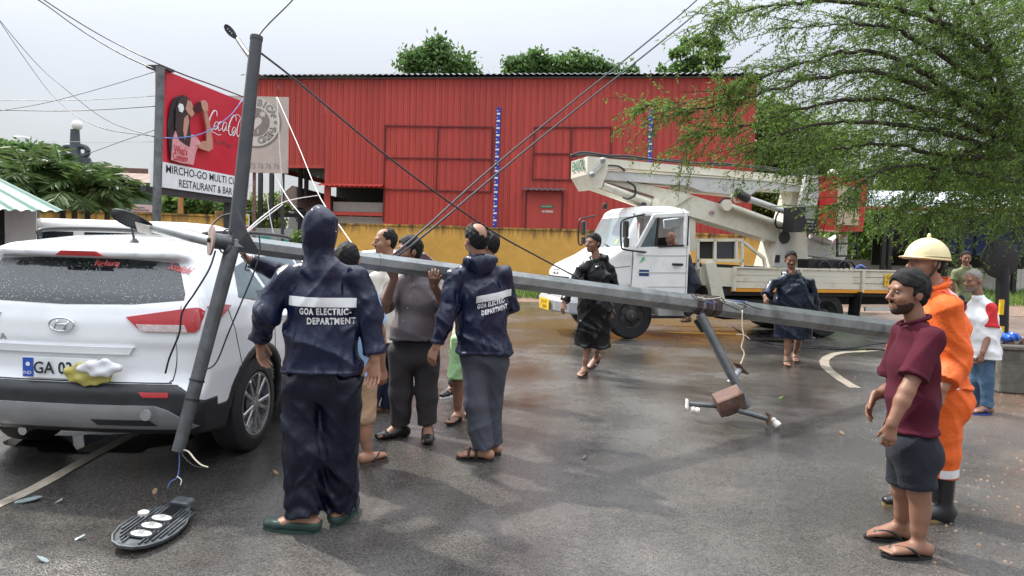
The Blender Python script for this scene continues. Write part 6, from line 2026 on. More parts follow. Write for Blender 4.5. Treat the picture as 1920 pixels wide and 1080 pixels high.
def skin_mat(name, col):
 return mat(name, col, 0.5, var=0.12, vscale=9, bump=0.06, bscale=120, spec=0.4, rvar=0.08)
SK = {'a': skin_mat('brown_skin', (0.30, 0.152, 0.094)), 'b': skin_mat('dark_brown_skin', (0.225, 0.112, 0.070)), 'c': skin_mat('warm_brown_skin', (0.31, 0.16, 0.10))}
M_hair = mat('black_hair', (0.006, 0.0055, 0.0055), 0.62, var=0.3, vscale=60, bump=0.5, bscale=220, spec=0.25)
M_greyhair = mat('grey_stubble', (0.22, 0.20, 0.18), 0.7, var=0.4, vscale=90, bump=0.6, bscale=200)
M_stubble = mat('dark_stubble', (0.040, 0.024, 0.018), 0.75, var=0.4, vscale=90, bump=0.4, bscale=220, spec=0.2)
M_eyew = mat('eye_white', (0.16, 0.13, 0.12), 0.3, var=0.05)
M_iris = mat('eye_iris', (0.012, 0.008, 0.006), 0.2, var=0.05)
M_navy = mat('navy_raincoat', (0.0052, 0.0085, 0.030), 0.30, var=0.2, vscale=5, bump=0.35, bscale=16, rvar=0.12, spec=0.38, crease=0.83, cscale=11.7)
M_navyt = mat('navy_rain_trousers', (0.0026, 0.0040, 0.013), 0.34, var=0.2, vscale=5, bump=0.35, bscale=14, rvar=0.12, spec=0.32, crease=0.90, cscale=10.4)
M_blackcoat = mat('black_raincoat', (0.003, 0.003, 0.0035), 0.28, var=0.25, vscale=5, bump=0.3, bscale=15, rvar=0.12, spec=0.3, crease=0.7, cscale=7)
M_bluecoat = mat('wet_blue_raincoat', (0.005, 0.010, 0.026), 0.26, var=0.3, vscale=6, bump=0.45, bscale=18, rvar=0.12, spec=0.38, crease=0.75, cscale=8)
M_reflect = mat('silver_reflective_tape', (0.62, 0.62, 0.61), 0.4, var=0.12, vscale=14)
M_slate = mat('slate_grey_trousers', (0.046, 0.050, 0.065), 0.75, var=0.15, vscale=8, bump=0.2, bscale=60, crease=0.35, cscale=10.4)
M_greyshirt = mat('mauve_grey_shirt', (0.098, 0.078, 0.082), 0.8, var=0.10, vscale=6, bump=0.2, bscale=80, crease=0.22, cscale=10.4)
M_darktrouser = mat('charcoal_trousers', (0.030, 0.026, 0.027), 0.8, var=0.15, vscale=8, bump=0.2, bscale=80, crease=0.3, cscale=10.4)
M_lightblue = mat('light_blue_cotton', (0.30, 0.47, 0.74), 0.85, var=0.06, bump=0.15, bscale=70, crease=0.25, cscale=10.4)
M_khaki = mat('khaki_cotton', (0.42, 0.27, 0.165), 0.85, var=0.10, bump=0.3, bscale=40, crease=0.75, cscale=13.0)
M_striped = mat('white_beige_polo', (0.62, 0.58, 0.50), 0.85, var=0.08)
M_jeans = mat('blue_denim', (0.055, 0.115, 0.19), 0.85, var=0.4, vscale=7, bump=0.3, bscale=70, dirt=(0.16, 0.20, 0.22), dscale=4, damt=0.7, crease=0.35, cscale=13.0)
M_darkjeans = mat('dark_denim', (0.015, 0.025, 0.06), 0.85, var=0.3)
M_palegreen = mat('pale_green_nylon', (0.42, 0.68, 0.33), 0.6, var=0.10, vscale=8, bump=0.2, bscale=30, crease=0.60, cscale=10.4)
M_paleyellow = mat('pale_cream_raincoat', (0.62, 0.60, 0.45), 0.4, var=0.10, bump=0.3, bscale=20, crease=0.75, cscale=11.7)
M_maroon = mat('maroon_pique', (0.068, 0.0085, 0.019), 0.9, var=0.10, vscale=5, bump=0.25, bscale=220, spec=0.2, crease=0.15, cscale=9.1)
M_navyshort = mat('navy_shorts_cloth', (0.0055, 0.0075, 0.015), 0.9, var=0.15, bump=0.2, bscale=90, crease=0.28, cscale=10.4)
M_orange = mat('orange_coverall', (0.72, 0.115, 0.010), 0.7, var=0.10, vscale=5, bump=0.25, bscale=50, crease=0.6, cscale=9)
M_helmet = mat('cream_helmet', (0.72, 0.62, 0.33), 0.42, var=0.06, vscale=4, dirt=(0.45, 0.36, 0.18), dscale=5, damt=0.4)
M_whitetee = mat('white_jersey', (0.74, 0.75, 0.75), 0.8, var=0.05, bump=0.15, bscale=60, crease=0.3, cscale=10.4)
M_redsleeve = mat('red_jersey', (0.55, 0.02, 0.025), 0.8, var=0.08)
M_greenpolo = mat('olive_green_polo', (0.17, 0.19, 0.095), 0.85, var=0.1)
M_rubber = mat('black_rubber', (0.012, 0.012, 0.013), 0.5, var=0.2, bump=0.1, bscale=90)
M_boot = mat('black_gumboot', (0.012, 0.012, 0.013), 0.25, var=0.2)
M_clog = mat('dark_green_clog', (0.022, 0.050, 0.040), 0.5, var=0.15)
M_brownsole = mat('brown_sandal', (0.075, 0.045, 0.032), 0.6, var=0.2)
M_bluesole = mat('blue_flipflop', (0.03, 0.06, 0.22), 0.6, var=0.2)
M_leather = mat('black_leather', (0.014, 0.013, 0.013), 0.35, var=0.25, bump=0.15, bscale=50)

def add_hand(f, wr, dirv, pn, side, s=1.0, curl=0.5, spread=1.0, thumb_in=0.25):
 d, n = nrm(dirv), np.array(pn, float)
 n = nrm(n - d * np.dot(n, d))
 t = np.cross(d, n) * (1 if side == 'R' else -1)
 wr = np.array(wr, float)
 kn = wr + d * 0.085 * s
 f.cone(wr - d * 0.02 * s, kn, 0.0165 * s, 0.0135 * s, 0.012, u=t, ea=1.6, eb=2.75)
 for off, ln, r0 in ((0.030, 0.072, 0.0088), (0.010, 0.080, 0.0090), (-0.010, 0.074, 0.0086), (-0.029, 0.058, 0.0078)):
  p = kn + t * off * s - d * (0.004 + abs(off) * 0.16) * s
  ang = 0.0
  fan = t * off * 2.6 * spread
  base = nrm(d + fan)
  for frac, bend in ((0.44, 0.5), (0.31, 0.75), (0.25, 0.55)):
   ang += curl * bend
   q = p + (base * math.cos(ang) + n * math.sin(ang)) * ln * frac * s
   f.cone(p, q, r0 * s, r0 * 0.92 * s, 0.004)
   p = q; r0 *= 0.93
 p = wr + d * 0.022 * s + t * 0.024 * s + n * 0.004
 v = nrm(d * 0.80 + t * 0.46 + n * thumb_in)
 q = p + v * 0.042 * s
 f.cone(p, q, 0.0125 * s, 0.0105 * s, 0.008)
 v2 = nrm(v + d * 0.4 + n * thumb_in * curl)
 f.cone(q, q + v2 * 0.032 * s, 0.0100 * s, 0.0085 * s, 0.004)

def bbox(pts, m):
 A = np.array([list(p) for p in pts], float)
 return A.min(0) - m, A.max(0) + m

class Person:
 def __init__(self, label, d, yaw, J, s=1.0, skin='a', h=0.008, cat='person', group=None, build=1.0):
  self.d, self.s, self.h = d, s, h
  self.b = build
  a = math.radians(yaw)
  self.Fw = np.array([math.sin(a), -math.cos(a), 0]); self.S = np.array([math.cos(a), math.sin(a), 0])
  self.U = np.array([0, 0, 1.0])
  self.J = {}
  for k_, v in J.items():
   dy = v[2] if len(v) > 2 else 0.0
   self.J[k_] = np.array(W(v[0], v[1], d + dy))
  j = self.J
  self.hp = (j['hpL'] + j['hpR']) / 2
  self.cs = (j['shL'] + j['shR']) / 2
  self.root = thing('person', (float(self.hp[0]), float(self.hp[1]), 0), label, cat, group)
  self.skin = SK[skin]
  self.parts = []
 # ---- skin
 def head(self, yaw, pitch=0.0, ps=1.0, big=1.0, h=None):
  a, p = math.radians(yaw), math.radians(pitch)
  F0 = np.array([math.sin(a), -math.cos(a), 0]); self.Sh = np.array([math.cos(a), math.sin(a), 0])
  self.Fh = F0 * math.cos(p) + self.U * math.sin(p); self.Uh = self.U * math.cos(p) - F0 * math.sin(p)
  s = self.hs = self.s * big
  c = self.c = self.J['hd']
  F_, S_, U_ = self.Fh, self.Sh, self.Uh
  R = np.stack([S_, F_, U_], 1)
  at = self.at = lambda x, y, z: c + (S_ * x + F_ * y + U_ * z) * s
  lo, hi = bbox([c - 0.15 * s, c + 0.16 * s, self.J['nk'] - 0.03], 0.02)
  f = Field(lo, hi, h or min(self.h, 0.0065))
  f.ell(at(0, -0.008, 0.028), np.array([0.074, 0.096, 0.090]) * s, R)
  f.ell(at(0, 0.022, -0.045), np.array([0.056, 0.068, 0.068]) * s, R, 0.03)
  f.ell(at(0, 0.064, -0.096), np.array([0.024, 0.022, 0.020]) * s, R, 0.025)
  for x in (-1, 1):
   f.ell(at(x * 0.038, 0.058, -0.030), np.array([0.026, 0.026, 0.026]) * s, R, 0.02)
   f.ell(at(x * 0.077, -0.010, -0.008), np.array([0.011, 0.022, 0.032]) * s, R, 0.006)
  f.cone(at(-0.036, 0.080, 0.024), at(0.036, 0.080, 0.024), 0.012 * s, 0.012 * s, 0.014)
  for x in (-1, 1):
   f.ell(at(x * 0.031, 0.101, 0.004), np.array([0.017, 0.013, 0.010]) * s, R, 0.008, 'sub')
  f.cone(at(0, 0.088, 0.012), at(0, 0.112, -0.030), 0.008 * s, 0.0135 * s, 0.008)
  for x in (-1, 1):
   f.ell(at(x * 0.013, 0.098, -0.034), np.array([0.010, 0.011, 0.009]) * s, R, 0.005)
  f.cone(at(-0.019, 0.084, -0.062), at(0.019, 0.084, -0.062), 0.0085 * s, 0.0085 * s, 0.005)
  f.cone(at(-0.016, 0.083, -0.075), at(0.016, 0.083, -0.075), 0.0095 * s, 0.0095 * s, 0.005)
  nk = self.J['nk']
  f.cone(nk - self.U * 0.03, at(0, -0.028, -0.055), 0.053 * s, 0.048 * s, 0.015)
  self.parts.append(f.mesh())
  self.Rh = R
  return self
 def face(self):
  for x in (-1, 1):
   p = self.at(x * 0.031, 0.0795, 0.003)
   e = MB().lathe([(0.0105 * self.hs * math.sin(q), -0.0105 * self.hs * math.cos(q)) for q in np.linspace(0.1, math.pi - 0.1, 8)], 10, Vector(p), Vector(self.Fh)).build('eye', M_eyew, self.root, smooth=True)
   MB().lathe([(0.0052 * self.hs, 0), (0.004 * self.hs, 0.0015)], 10, Vector(self.at(x * 0.031, 0.0893, 0.003)), Vector(self.Fh)).build('iris', M_iris, e)
  f = self._hf()
  for x in (-1, 1):
   f.cone(self.at(x * 0.016, 0.0925, 0.023), self.at(x * 0.046, 0.083, 0.026), 0.0042 * self.hs, 0.0032 * self.hs, 0.002)
  self._hb('eyebrows', f, M_hair)
  return self
 def _hf(self, m=0.17, h=None):
  return Field(self.c - m * self.hs, self.c + m * self.hs, h or max(0.0045, min(self.h, 0.0065)))
 def _hb(self, name, f, m_):
  V, Q = f.mesh()
  if len(V): fast_mesh(name, V, Q, m_, self.root, smooth=True)
 def hair(self, m_=None, thick=0.013, rough=0.0024, freq=110, line=(0.055, 0.074), slope=0.62, bald=None, nape=-0.055, seed=1):
  f = self._hf()
  s, at = self.hs, self.at
  f.ell(at(0, -0.010, 0.030), np.array([0.074 + thick * 0.75, 0.096 + thick, 0.090 + thick]) * s, self.Rh)
  f.ell(at(0, -0.055, -0.02), np.array([0.055, 0.045, 0.06]) * s, self.Rh, 0.02)
  if bald:
   f.ell(at(0, bald[1], 0.075), np.array([bald[0], 0.085, 0.085]) * s, self.Rh, 0.012, 'sub')
  r_ = random.Random(seed); a, b, c_ = [r_.uniform(0, 6) for _ in range(3)]
  f.disp(lambda P: rough * (np.sin(freq * P[0] + a + 2 * np.sin(60 * P[2])) * np.sin(freq * 0.9 * P[2] + b) + np.sin(freq * 1.1 * P[1] + c_ + 2 * np.sin(50 * P[0])) * 0.7))
  n = nrm(self.Fh * 0.80 - self.Uh * slope)
  f.cut(at(0, line[0], line[1]), n)
  f.cut(at(0, 0, nape), nrm(-self.Uh - self.Fh * -0.25))
  # keep clear of the face below the temples
  n2 = nrm(self.Fh)
  P = np.meshgrid(*f.ax, indexing='ij', sparse=True)
  q = [P[i] - self.c[i] for i in range(3)]
  fwd_ = sum(q[i] * self.Fh[i] for i in range(3)) / s; up_ = sum(q[i] * self.Uh[i] for i in range(3)) / s
  lim = np.where(up_ > 0.035, 0.2, np.where(up_ > -0.02, 0.018, -0.030))
  f.D = np.maximum(f.D, ((fwd_ - lim) * s).astype(np.float32))
  self._hb('hair', f, m_ or M_hair)
  return self
 def beard(self, m_=None, full=True, thick=0.004):
  f = self._hf()
  s, at = self.hs, self.at
  if full:
   f.ell(at(0, 0.022, -0.047), np.array([0.056 + thick, 0.068 + thick, 0.068 + thick]) * s, self.Rh)
   f.ell(at(0, 0.064, -0.098), np.array([0.026, 0.024, 0.022]) * s, self.Rh, 0.02)
   P = np.meshgrid(*f.ax, indexing='ij', sparse=True)
   q = [P[i] - self.c[i] for i in range(3)]
   fw = sum(q[i] * self.Fh[i] for i in range(3)) / s; up_ = sum(q[i] * self.Uh[i] for i in range(3)) / s; sd_ = np.abs(sum(q[i] * self.Sh[i] for i in range(3))) / s
   line = np.where(fw < 0.03, 0.0, -0.045 - (fw - 0.03) * 0.35)
   f.D = np.maximum(f.D, ((up_ - line) * s).astype(np.float32))
   f.D = np.maximum(f.D, ((-0.02 - fw) * s).astype(np.float32))
   mouth = np.maximum(np.maximum(sd_ - 0.022, np.abs(up_ + 0.068) - 0.014), 0.06 - fw)
   f.D = np.maximum(f.D, (-mouth * s).astype(np.float32))
  f.cone(at(-0.026, 0.082, -0.056), at(0, 0.0925, -0.049), 0.0055 * s, 0.0075 * s, 0.003)
  f.cone(at(0.026, 0.082, -0.056), at(0, 0.0925, -0.049), 0.0055 * s, 0.0075 * s, 0.003)
  self._hb('beard' if full else 'moustache', f, m_ or M_hair)
  return self
 def arm(self, sd_, hand=None, pn=None, curl=0.5, r=(0.044, 0.038, 0.0255), h=None, spread=1.0, hs=None):
  j = self.J; s = self.s * self.b ** 0.5
  sh, el, wr = j['sh' + sd_], j['el' + sd_], j['wr' + sd_]
  dv = nrm(hand) if hand is not None else nrm(wr - el)
  pnv = np.array(pn) if pn is not None else -self.Fw * 0.2 - self.S * (1 if sd_ == 'L' else -1)
  lo, hi = bbox([sh, el, wr, wr + dv * 0.2], 0.075)
  f = Field(lo, hi, h or min(self.h, 0.0062))
  sh = sh - self.U * 0.03 * self.s
  f.cone(sh, el, r[0] * s, r[1] * s, 0.02)
  f.ell(sh * 0.45 + el * 0.55, (0.045 * s, 0.045 * s, 0.06 * s), None, 0.03)
  m = el * 0.7 + wr * 0.3
  f.cone(el, m, r[1] * s * 0.97, r[1] * s * 1.0, 0.02)
  f.cone(m, wr, r[1] * s, r[2] * s, 0.02)
  add_hand(f, wr, dv, pnv, sd_, (hs or self.s) * 1.02, curl, spread)
  self.parts.append(f.mesh())
  return self
 def leg(self, sd_, toe, lift=0.0, heel_up=0.0, calf=1.0, bare_foot=True, sole=0.02):
  j = self.J; s = self.s
  hpj, kn, an = j['hp' + sd_], j['kn' + sd_], j['an' + sd_]
  tv = nrm([toe[0], toe[1], 0])
  lo, hi = bbox([hpj, kn, an, [an[0], an[1], 0.0], an + tv * 0.24], 0.09)
  f = Field(lo, hi, self.h)
  f.cone(hpj, kn, 0.082 * s, 0.056 * s, 0.03)
  bk = -tv
  f.cone(kn, kn * 0.3 + an * 0.7, 0.049 * s, 0.036 * s, 0.03)
  f.ell(kn * 0.66 + an * 0.34 + bk * 0.018 * s, (0.046 * s * calf, 0.046 * s * calf, 0.115 * s), None, 0.03)
  f.cone(kn * 0.3 + an * 0.7, an, 0.036 * s, 0.031 * s, 0.02)
  self.feet = getattr(self, 'feet', {})
  fz = lift + sole
  g = np.array([an[0], an[1], 0.0])
  hl = g - tv * 0.045 * s; hl[2] = fz + heel_up + 0.030 * s
  ball = g + tv * 0.13 * s; ball[2] = fz + 0.022 * s
  sdv = np.cross([0, 0, 1], tv)
  f.ell(hl, (0.036 * s, 0.036 * s, 0.034 * s), None, 0.02)
  f.cone(an, hl, 0.034 * s, 0.032 * s, 0.02)
  f.cone(an + tv * 0.012, ball, 0.034 * s, 0.019 * s, 0.025, u=sdv, ea=1.0, eb=2.1)
  f.cone(hl, ball, 0.026 * s, 0.018 * s, 0.02, u=sdv, ea=1.1, eb=2.1)
  if bare_foot:
   inn = 1 if sd_ == 'R' else -1
   for i in range(5):
    o = (0.034 - i * 0.0165) * s * inn
    L_ = (0.062, 0.058, 0.052, 0.045, 0.036)[i] * s
    p = ball + sdv * o
    q = p + tv * L_; q[2] = fz + 0.011 * s
    f.cone(p, q, 0.012 * s, (0.0125 if i == 0 else 0.0092) * s, 0.005)
  self.parts.append(f.mesh())
  self.feet[sd_] = (g, tv, sdv, fz, heel_up)
  return self
 def torso_core(self):
  lo, hi = bbox([self.hp, self.cs, self.J['nk']], 0.22)
  f = Field(lo, hi, max(self.h, 0.012))
  s = self.s * self.b
  f.cone(self.hp, self.cs - self.U * 0.12, 0.08 * s, 0.08 * s, 0.03, u=self.S, ea=1.35, eb=1.4)
  f.cone(self.J['shL'] - self.U * 0.05, self.J['shR'] - self.U * 0.05, 0.035 * s, 0.035 * s, 0.02)
  f.cone(self.cs - self.U * 0.08, self.J['nk'], 0.05 * s, 0.05 * s, 0.03)
  self.parts.append(f.mesh())
  return self
 def finish(self):
  V, Q = join(self.parts)
  fast_mesh('body', V, Q, self.skin, self.root, smooth=True)
 # ---- clothes
 def top(self, name, m_, hem_px, sleeve=1.0, sr=(0.07, 0.062, 0.055), w=1.0, flare=1.0, dep=1.0, belly=0.0, amp=0.005, seed=1, hood=None, collar=0.0, hem_tilt=0.0, pre=None, cuff=False, sleeve_mat=None, h=None, waist=1.0):
  j = self.J; s = self.s * self.b; S_, Fw, U_ = self.S, self.Fw, self.U
  zh = float(np.array(W(hem_px[0], hem_px[1], self.d))[2])
  spine = lambda t: self.hp + (self.cs - self.hp) * t
  pt_ = [self.J[k_] for k_ in ('hpL', 'hpR', 'shL', 'shR', 'elL', 'elR', 'wrL', 'wrR', 'nk')] + [np.array([self.hp[0], self.hp[1], zh])]
  if hood: pt_.append(self.J['hd'])
  lo, hi = bbox(pt_, 0.24 if not hood else 0.22)
  f = Field(lo, hi, h or self.h)
  hemc = np.array([self.hp[0], self.hp[1], zh - 0.06]) + (self.hp - self.cs) * np.array([1, 1, 0]) * 0.15
  wd, dp = w * s, dep * s
  lv = [(hemc, 0.125 * dp * flare, 1.40 * w / dep), (spine(0.0), 0.122 * dp * (1 + (flare - 1) * 0.7), 1.38 * w / dep), (spine(0.40) + Fw * belly * 0.4, 0.113 * dp * waist, 1.34 * w / dep), (spine(0.72) + Fw * 0.005, 0.118 * dp, 1.36 * w / dep), (spine(0.94), 0.088 * dp, 1.55 * w / dep)]
  for i in range(len(lv) - 1):
   f.cone(lv[i][0], lv[i + 1][0], lv[i][1], lv[i + 1][1], 0.04, u=S_, ea=lv[i][2], eb=lv[i + 1][2])
  if belly:
   f.ell(spine(0.28) + Fw * (0.055 + belly), (0.135 * s, 0.135 * s, 0.15 * s), None, 0.07)
  f.cone(j['shL'] - U_ * 0.03, j['shR'] - U_ * 0.03, 0.050 * s, 0.050 * s, 0.04)
  for q in ('shL', 'shR'):
   f.cone(j['nk'] - U_ * 0.035, j[q] + (j['nk'] - j[q]) * 0.12 - U_ * 0.03, 0.050 * s, 0.044 * s, 0.035)
  if collar:
   f.cone(j['nk'] - U_ * 0.05, j['nk'] + U_ * collar + Fw * 0.01, 0.072 * s, 0.070 * s, 0.012, flat1=True)
  if hood == 'up':
   c = self.J['hd']
   f.ell(c + U_ * 0.012 - Fw * 0.01, np.array([0.094, 0.112, 0.112]) * s, np.stack([S_, Fw, U_], 1), 0.03)
   f.cone(c - U_ * 0.05, c - U_ * 0.12, 0.084 * s, 0.074 * s, 0.02)
   f.cone(c - U_ * 0.12, j['nk'] - U_ * 0.05, 0.076 * s, 0.10 * s, 0.02)
  if hood == 'down':
   b_ = j['nk'] - Fw * 0.05
   f.ell(b_ - U_ * 0.015, np.array([0.125, 0.085, 0.052]) * s, np.stack([S_, Fw, U_], 1), 0.03)
   f.ell(b_ - Fw * 0.045 - U_ * 0.05, np.array([0.095, 0.045, 0.07]) * s, np.stack([S_, Fw, U_], 1), 0.03)
   f.ell(j['nk'] + Fw * 0.03 + U_ * 0.01, np.array([0.085, 0.06, 0.04]) * s, np.stack([S_, Fw, U_], 1), 0.02)
  f.disp(lambda P: -0.0045 * (np.abs(P[2] - zh - 0.011) < 0.011) + 0 * P[0])
  f.cut((0, 0, zh), nrm([0, 0, -1]))
  g = f
  if sleeve_mat:
   g = Field(lo, hi, h or self.h)
  for sd_ in ('L', 'R'):
   sl_ = sleeve if not isinstance(sleeve, dict) else sleeve[sd_]
   sh, el, wr = j['sh' + sd_], j['el' + sd_], j['wr' + sd_]
   sh = sh - U_ * 0.03 * s
   if sl_ <= 1:
    e1_ = sh + (el - sh) * sl_; dv = nrm(el - sh)
    g.cone(sh, e1_, sr[0] * s, sr[1] * s, 0.02, flat1=True)
    g.cone(e1_ - dv * 0.02, e1_ + dv * 0.002, sr[1] * s + 0.004, sr[1] * s + 0.004, 0.003, flat0=True, flat1=True)
   else:
    g.cone(sh, el, sr[0] * s, sr[1] * s, 0.02)
    e2 = el + (wr - el) * (sl_ - 1)
    g.cone(el, e2, sr[1] * s, sr[2] * s, 0.02, flat1=True)
    if cuff:
     dv = nrm(wr - el)
     g.cone(e2 - dv * 0.03, e2 + dv * 0.003, sr[2] * s + 0.004, sr[2] * s + 0.002, 0.006, flat0=True, flat1=True)
  for ff in ([f] if g is f else [f, g]):
   if amp: ff.disp(lambda P: fold(P, seed, amp=amp))
  if collar:                                   # neckline dips at the front
   sl_, P = f._sub([j['nk'] + U_ * 0.02], 0.10 * s)
   pn_ = nrm(U_ * 0.88 + Fw * 0.5); p0_ = j['nk'] + U_ * (collar + 0.004) - Fw * 0.03
   if sl_ is not None: f.D[sl_] = np.maximum(f.D[sl_], sum((P[i] - p0_[i]) * pn_[i] for i in range(3)).astype(np.float32))
  # neck hole
  if hood != 'up':
   f.cone(j['nk'] - U_ * 0.01, j['nk'] + U_ * 0.14 + Fw * 0.02, 0.057 * s, 0.072 * s, 0.004, mode='sub')
  V, Q = f.mesh()
  V = relax(V, Q, 1, 0.4)
  o = fast_mesh(name, V, Q, m_, self.root, smooth=True)
  self.topo, self.tbvh = o, bvh_of(V, Q)
  if g is not f:
   V, Q = g.mesh()
   fast_mesh('sleeves', V, Q, sleeve_mat, o, smooth=True)
  return o
 def collar_ring(self, m_, r=0.070, tube=0.010):
  nk = self.J['nk'] - self.U * 0.016
  pts = [Vector(nk + (self.S * math.cos(a) * r + self.Fw * (math.sin(a) * r * 1.1 + 0.012)) * self.s + self.U * (0.010 - 0.026 * math.sin(a)) * self.s) for a in np.linspace(math.pi * 0.56, math.pi * 2.44, 26)]
  MB().tube(pts, [tube * (0.7 + 0.5 * math.sin(math.pi * i / 25)) for i in range(26)], 8).build('collar', m_, self.topo, smooth=True)
 def legs_cloth(self, name, m_, upto=2.0, r=(0.10, 0.082, 0.07), amp=0.006, seed=3, waist=0.10, w=1.0, stack=0.0, seat=0.0, h=None):
  """upto 1=knee 2=ankle"""
  j = self.J; s = self.s * self.b
  pt_ = [self.J[k_] for k_ in ('hpL', 'hpR', 'knL', 'knR', 'anL', 'anR')] + [self.hp + self.U * waist]
  lo, hi = bbox(pt_, 0.19)
  f = Field(lo, hi, h or self.h)
  f.cone(self.hp + self.U * waist, self.hp - self.U * 0.02, 0.108 * s, 0.118 * s, 0.03, u=self.S, ea=1.35 * w, eb=1.40 * w, flat0=True)
  if seat: f.ell(self.hp - self.Fw * 0.05 - self.U * 0.04, (0.15 * s, 0.12 * s, 0.12 * s), np.stack([self.S, self.Fw, self.U], 1), 0.05)
  for sd_ in ('L', 'R'):
   hpj, kn, an = j['hp' + sd_], j['kn' + sd_], j['an' + sd_]
   if upto <= 1:
    e1_ = hpj + (kn - hpj) * upto; dv = nrm(kn - hpj)
    f.cone(hpj, e1_, r[0] * s, r[1] * s, 0.03, flat1=True)
    f.cone(e1_ - dv * 0.022, e1_ + dv * 0.002, r[1] * s + 0.003, r[1] * s + 0.003, 0.003, flat0=True, flat1=True)
   else:
    f.cone(hpj, kn, r[0] * s, r[1] * s, 0.03)
    f.cone(kn, kn + (an - kn) * (upto - 1), r[1] * s, r[2] * s, 0.03, flat1=True)
  def dfn(P):
   z = P[2]
   d_ = fold(P, seed, fx=11, fz=5, amp=amp)
   if stack:
    za = (j['anL'][2] + j['anR'][2]) / 2
    d_ = d_ + stack * np.clip(1 - (z - za) / 0.22, 0, 1) * np.sin(62 * z + 9 * np.sin(13 * P[0] + 7 * P[1]))
   return d_
  f.disp(dfn)
  V, Q = f.mesh()
  V = relax(V, Q, 1, 0.4)
  self.lbvh = bvh_of(V, Q)
  return fast_mesh(name, V, Q, m_, self.root, smooth=True)
 def flipflop(self, sd_, m_=None, strap=None, L=0.27, toe_band=False, name='flip_flop', thick=0.018):
  g, tv, sdv, fz, hu = self.feet[sd_]
  s = self.s
  m_ = m_ or M_rubber; strap = strap or m_
  s0 = fz - 0.002
  pts = []
  for k_ in range(24):
   a = 2 * math.pi * k_ / 24
   x = math.cos(a); y = math.sin(a)
   wdt = 0.048 + 0.008 * x
   px_ = 0.062 + x * L / 2
   zz = s0 + hu * max(0, (0.10 - px_) / 0.17)
   pts.append(Vector(g + tv * px_ * s + sdv * y * wdt * s) + Vector((0, 0, zz)))
  o = MB().prism(pts, (0, 0, -thick)).build(name, m_, self.root)
  P_ = lambda a, b, z: Vector(g + tv * a * s + sdv * b * s) + Vector((0, 0, fz + z * s))
  if toe_band:
   for a in (0.10, 0.045):
    MB().tube(spline([P_(a, -0.050, 0.0), P_(a, -0.035, 0.045 + (0.12 - a) * 0.25), P_(a, 0.0, 0.058 + (0.12 - a) * 0.35), P_(a, 0.035, 0.045 + (0.12 - a) * 0.25), P_(a, 0.050, 0.0)], 4), 0.011 * s, 6).build('strap', strap, o, smooth=True)
  else:
   inn = 1 if sd_ == 'R' else -1
   for b in (-0.046, 0.046):
    MB().tube(spline([P_(0.165, 0.012 * inn, 0.012), P_(0.13, 0.014 * inn + b * 0.25, 0.040), P_(0.06, b * 0.95, 0.042), P_(0.015, b * 1.05, 0.0)], 4), 0.0075 * s, 6).build('strap', strap, o, smooth=True)
  return o
 def shoe(self, sd_, m_, top=0.075, L=1.0, name='shoe', boot=None, solem=None):
  g, tv, sdv, fz, hu = self.feet[sd_]
  s = self.s
  base = np.array([g[0], g[1], fz - 0.02])
  up_ = np.array([0, 0, 1.0])
  kn, an = self.J['kn' + sd_], self.J['an' + sd_]
  tp = base + up_ * (boot or 0.14)
  lo, hi = bbox([base - tv * 0.13, base + tv * 0.28, tp, an], 0.11)
  f = Field(lo, hi, min(self.h, 0.007))
  h0 = base - tv * 0.045 * s + up_ * (0.045 + hu); b0 = base + tv * 0.13 * s * L + up_ * 0.036; t0 = base + tv * 0.19 * s * L + up_ * 0.032
  f.ell(h0, (0.045 * s, 0.045 * s, 0.045 * s), None, 0.02)
  f.cone(h0, b0, 0.042 * s, 0.032 * s, 0.02, u=sdv, ea=1.0, eb=1.5)
  f.cone(b0, t0, 0.034 * s, 0.026 * s, 0.02, u=sdv, ea=1.45, eb=1.4)
  if boot:
   q = an + (kn - an) * ((boot - an[2]) / max(0.05, (kn[2] - an[2])))
   f.cone(an - up_ * 0.03, q, 0.056 * s, 0.072 * s, 0.03, flat1=True)
   f.cone(an, b0, 0.058 * s, 0.040 * s, 0.04)
  else:
   f.cone(an - up_ * 0.02, base + tv * 0.05 * s + up_ * 0.05, 0.046 * s, 0.042 * s, 0.03)
   f.cut(base + up_ * (top + 0.03), nrm([0, 0, 1]))
  f.cut(base + up_ * 0.002, nrm([0, 0, -1]))
  V, Q = f.mesh()
  o = fast_mesh(name, V, Q, m_, self.root, smooth=True)
  if solem is not None:
   pts = []
   for k_ in range(20):
    a = 2 * math.pi * k_ / 20
    pts.append(Vector(base + tv * (0.068 + math.cos(a) * 0.148) * s * L + sdv * math.sin(a) * 0.053 * s) + Vector((0, 0, 0.018)))
   MB().prism(pts, (0, 0, -0.018)).build('sole', solem, o)
  return o
 # ---- prints laid on the cloth
 def proj(self, off=0.004, dirv=None, bv=None):
  dv = Vector(dirv) if dirv is not None else Vector(self.Fw)     # cast along facing = from behind
  bv = bv or self.tbvh
  def fn(p):
   hit, n_, _, d_ = bv.ray_cast(Vector(p) - dv * 0.6, dv, 1.2)
   return (hit - dv * off) if hit is not None else Vector(p)
  return fn
 def band(self, name, p0, p1, hgt, m_, dirv, bv=None, nu=40, nv=5, parent=None, off=0.004):
  """strip between two pixels (centre line), hgt metres"""
  a, b = W(*p0, self.d), W(*p1, self.d)
  pr = self.proj(off, dirv, bv)
  rows_ = []
  for i in range(nu + 1):
   q = a.lerp(b, i / nu)
   rows_.append([pr(q + Vector((0, 0, hgt * (j_ / nv - 0.5)))) for j_ in range(nv + 1)])
  return MB().grid(rows_).build(name, m_, parent or self.root, smooth=True, fix=False)
# ---- the people, joints read off the photograph at their own distances
GRP = 'people gathered round the fallen lamp mast'
UP = (0, 0, 1)
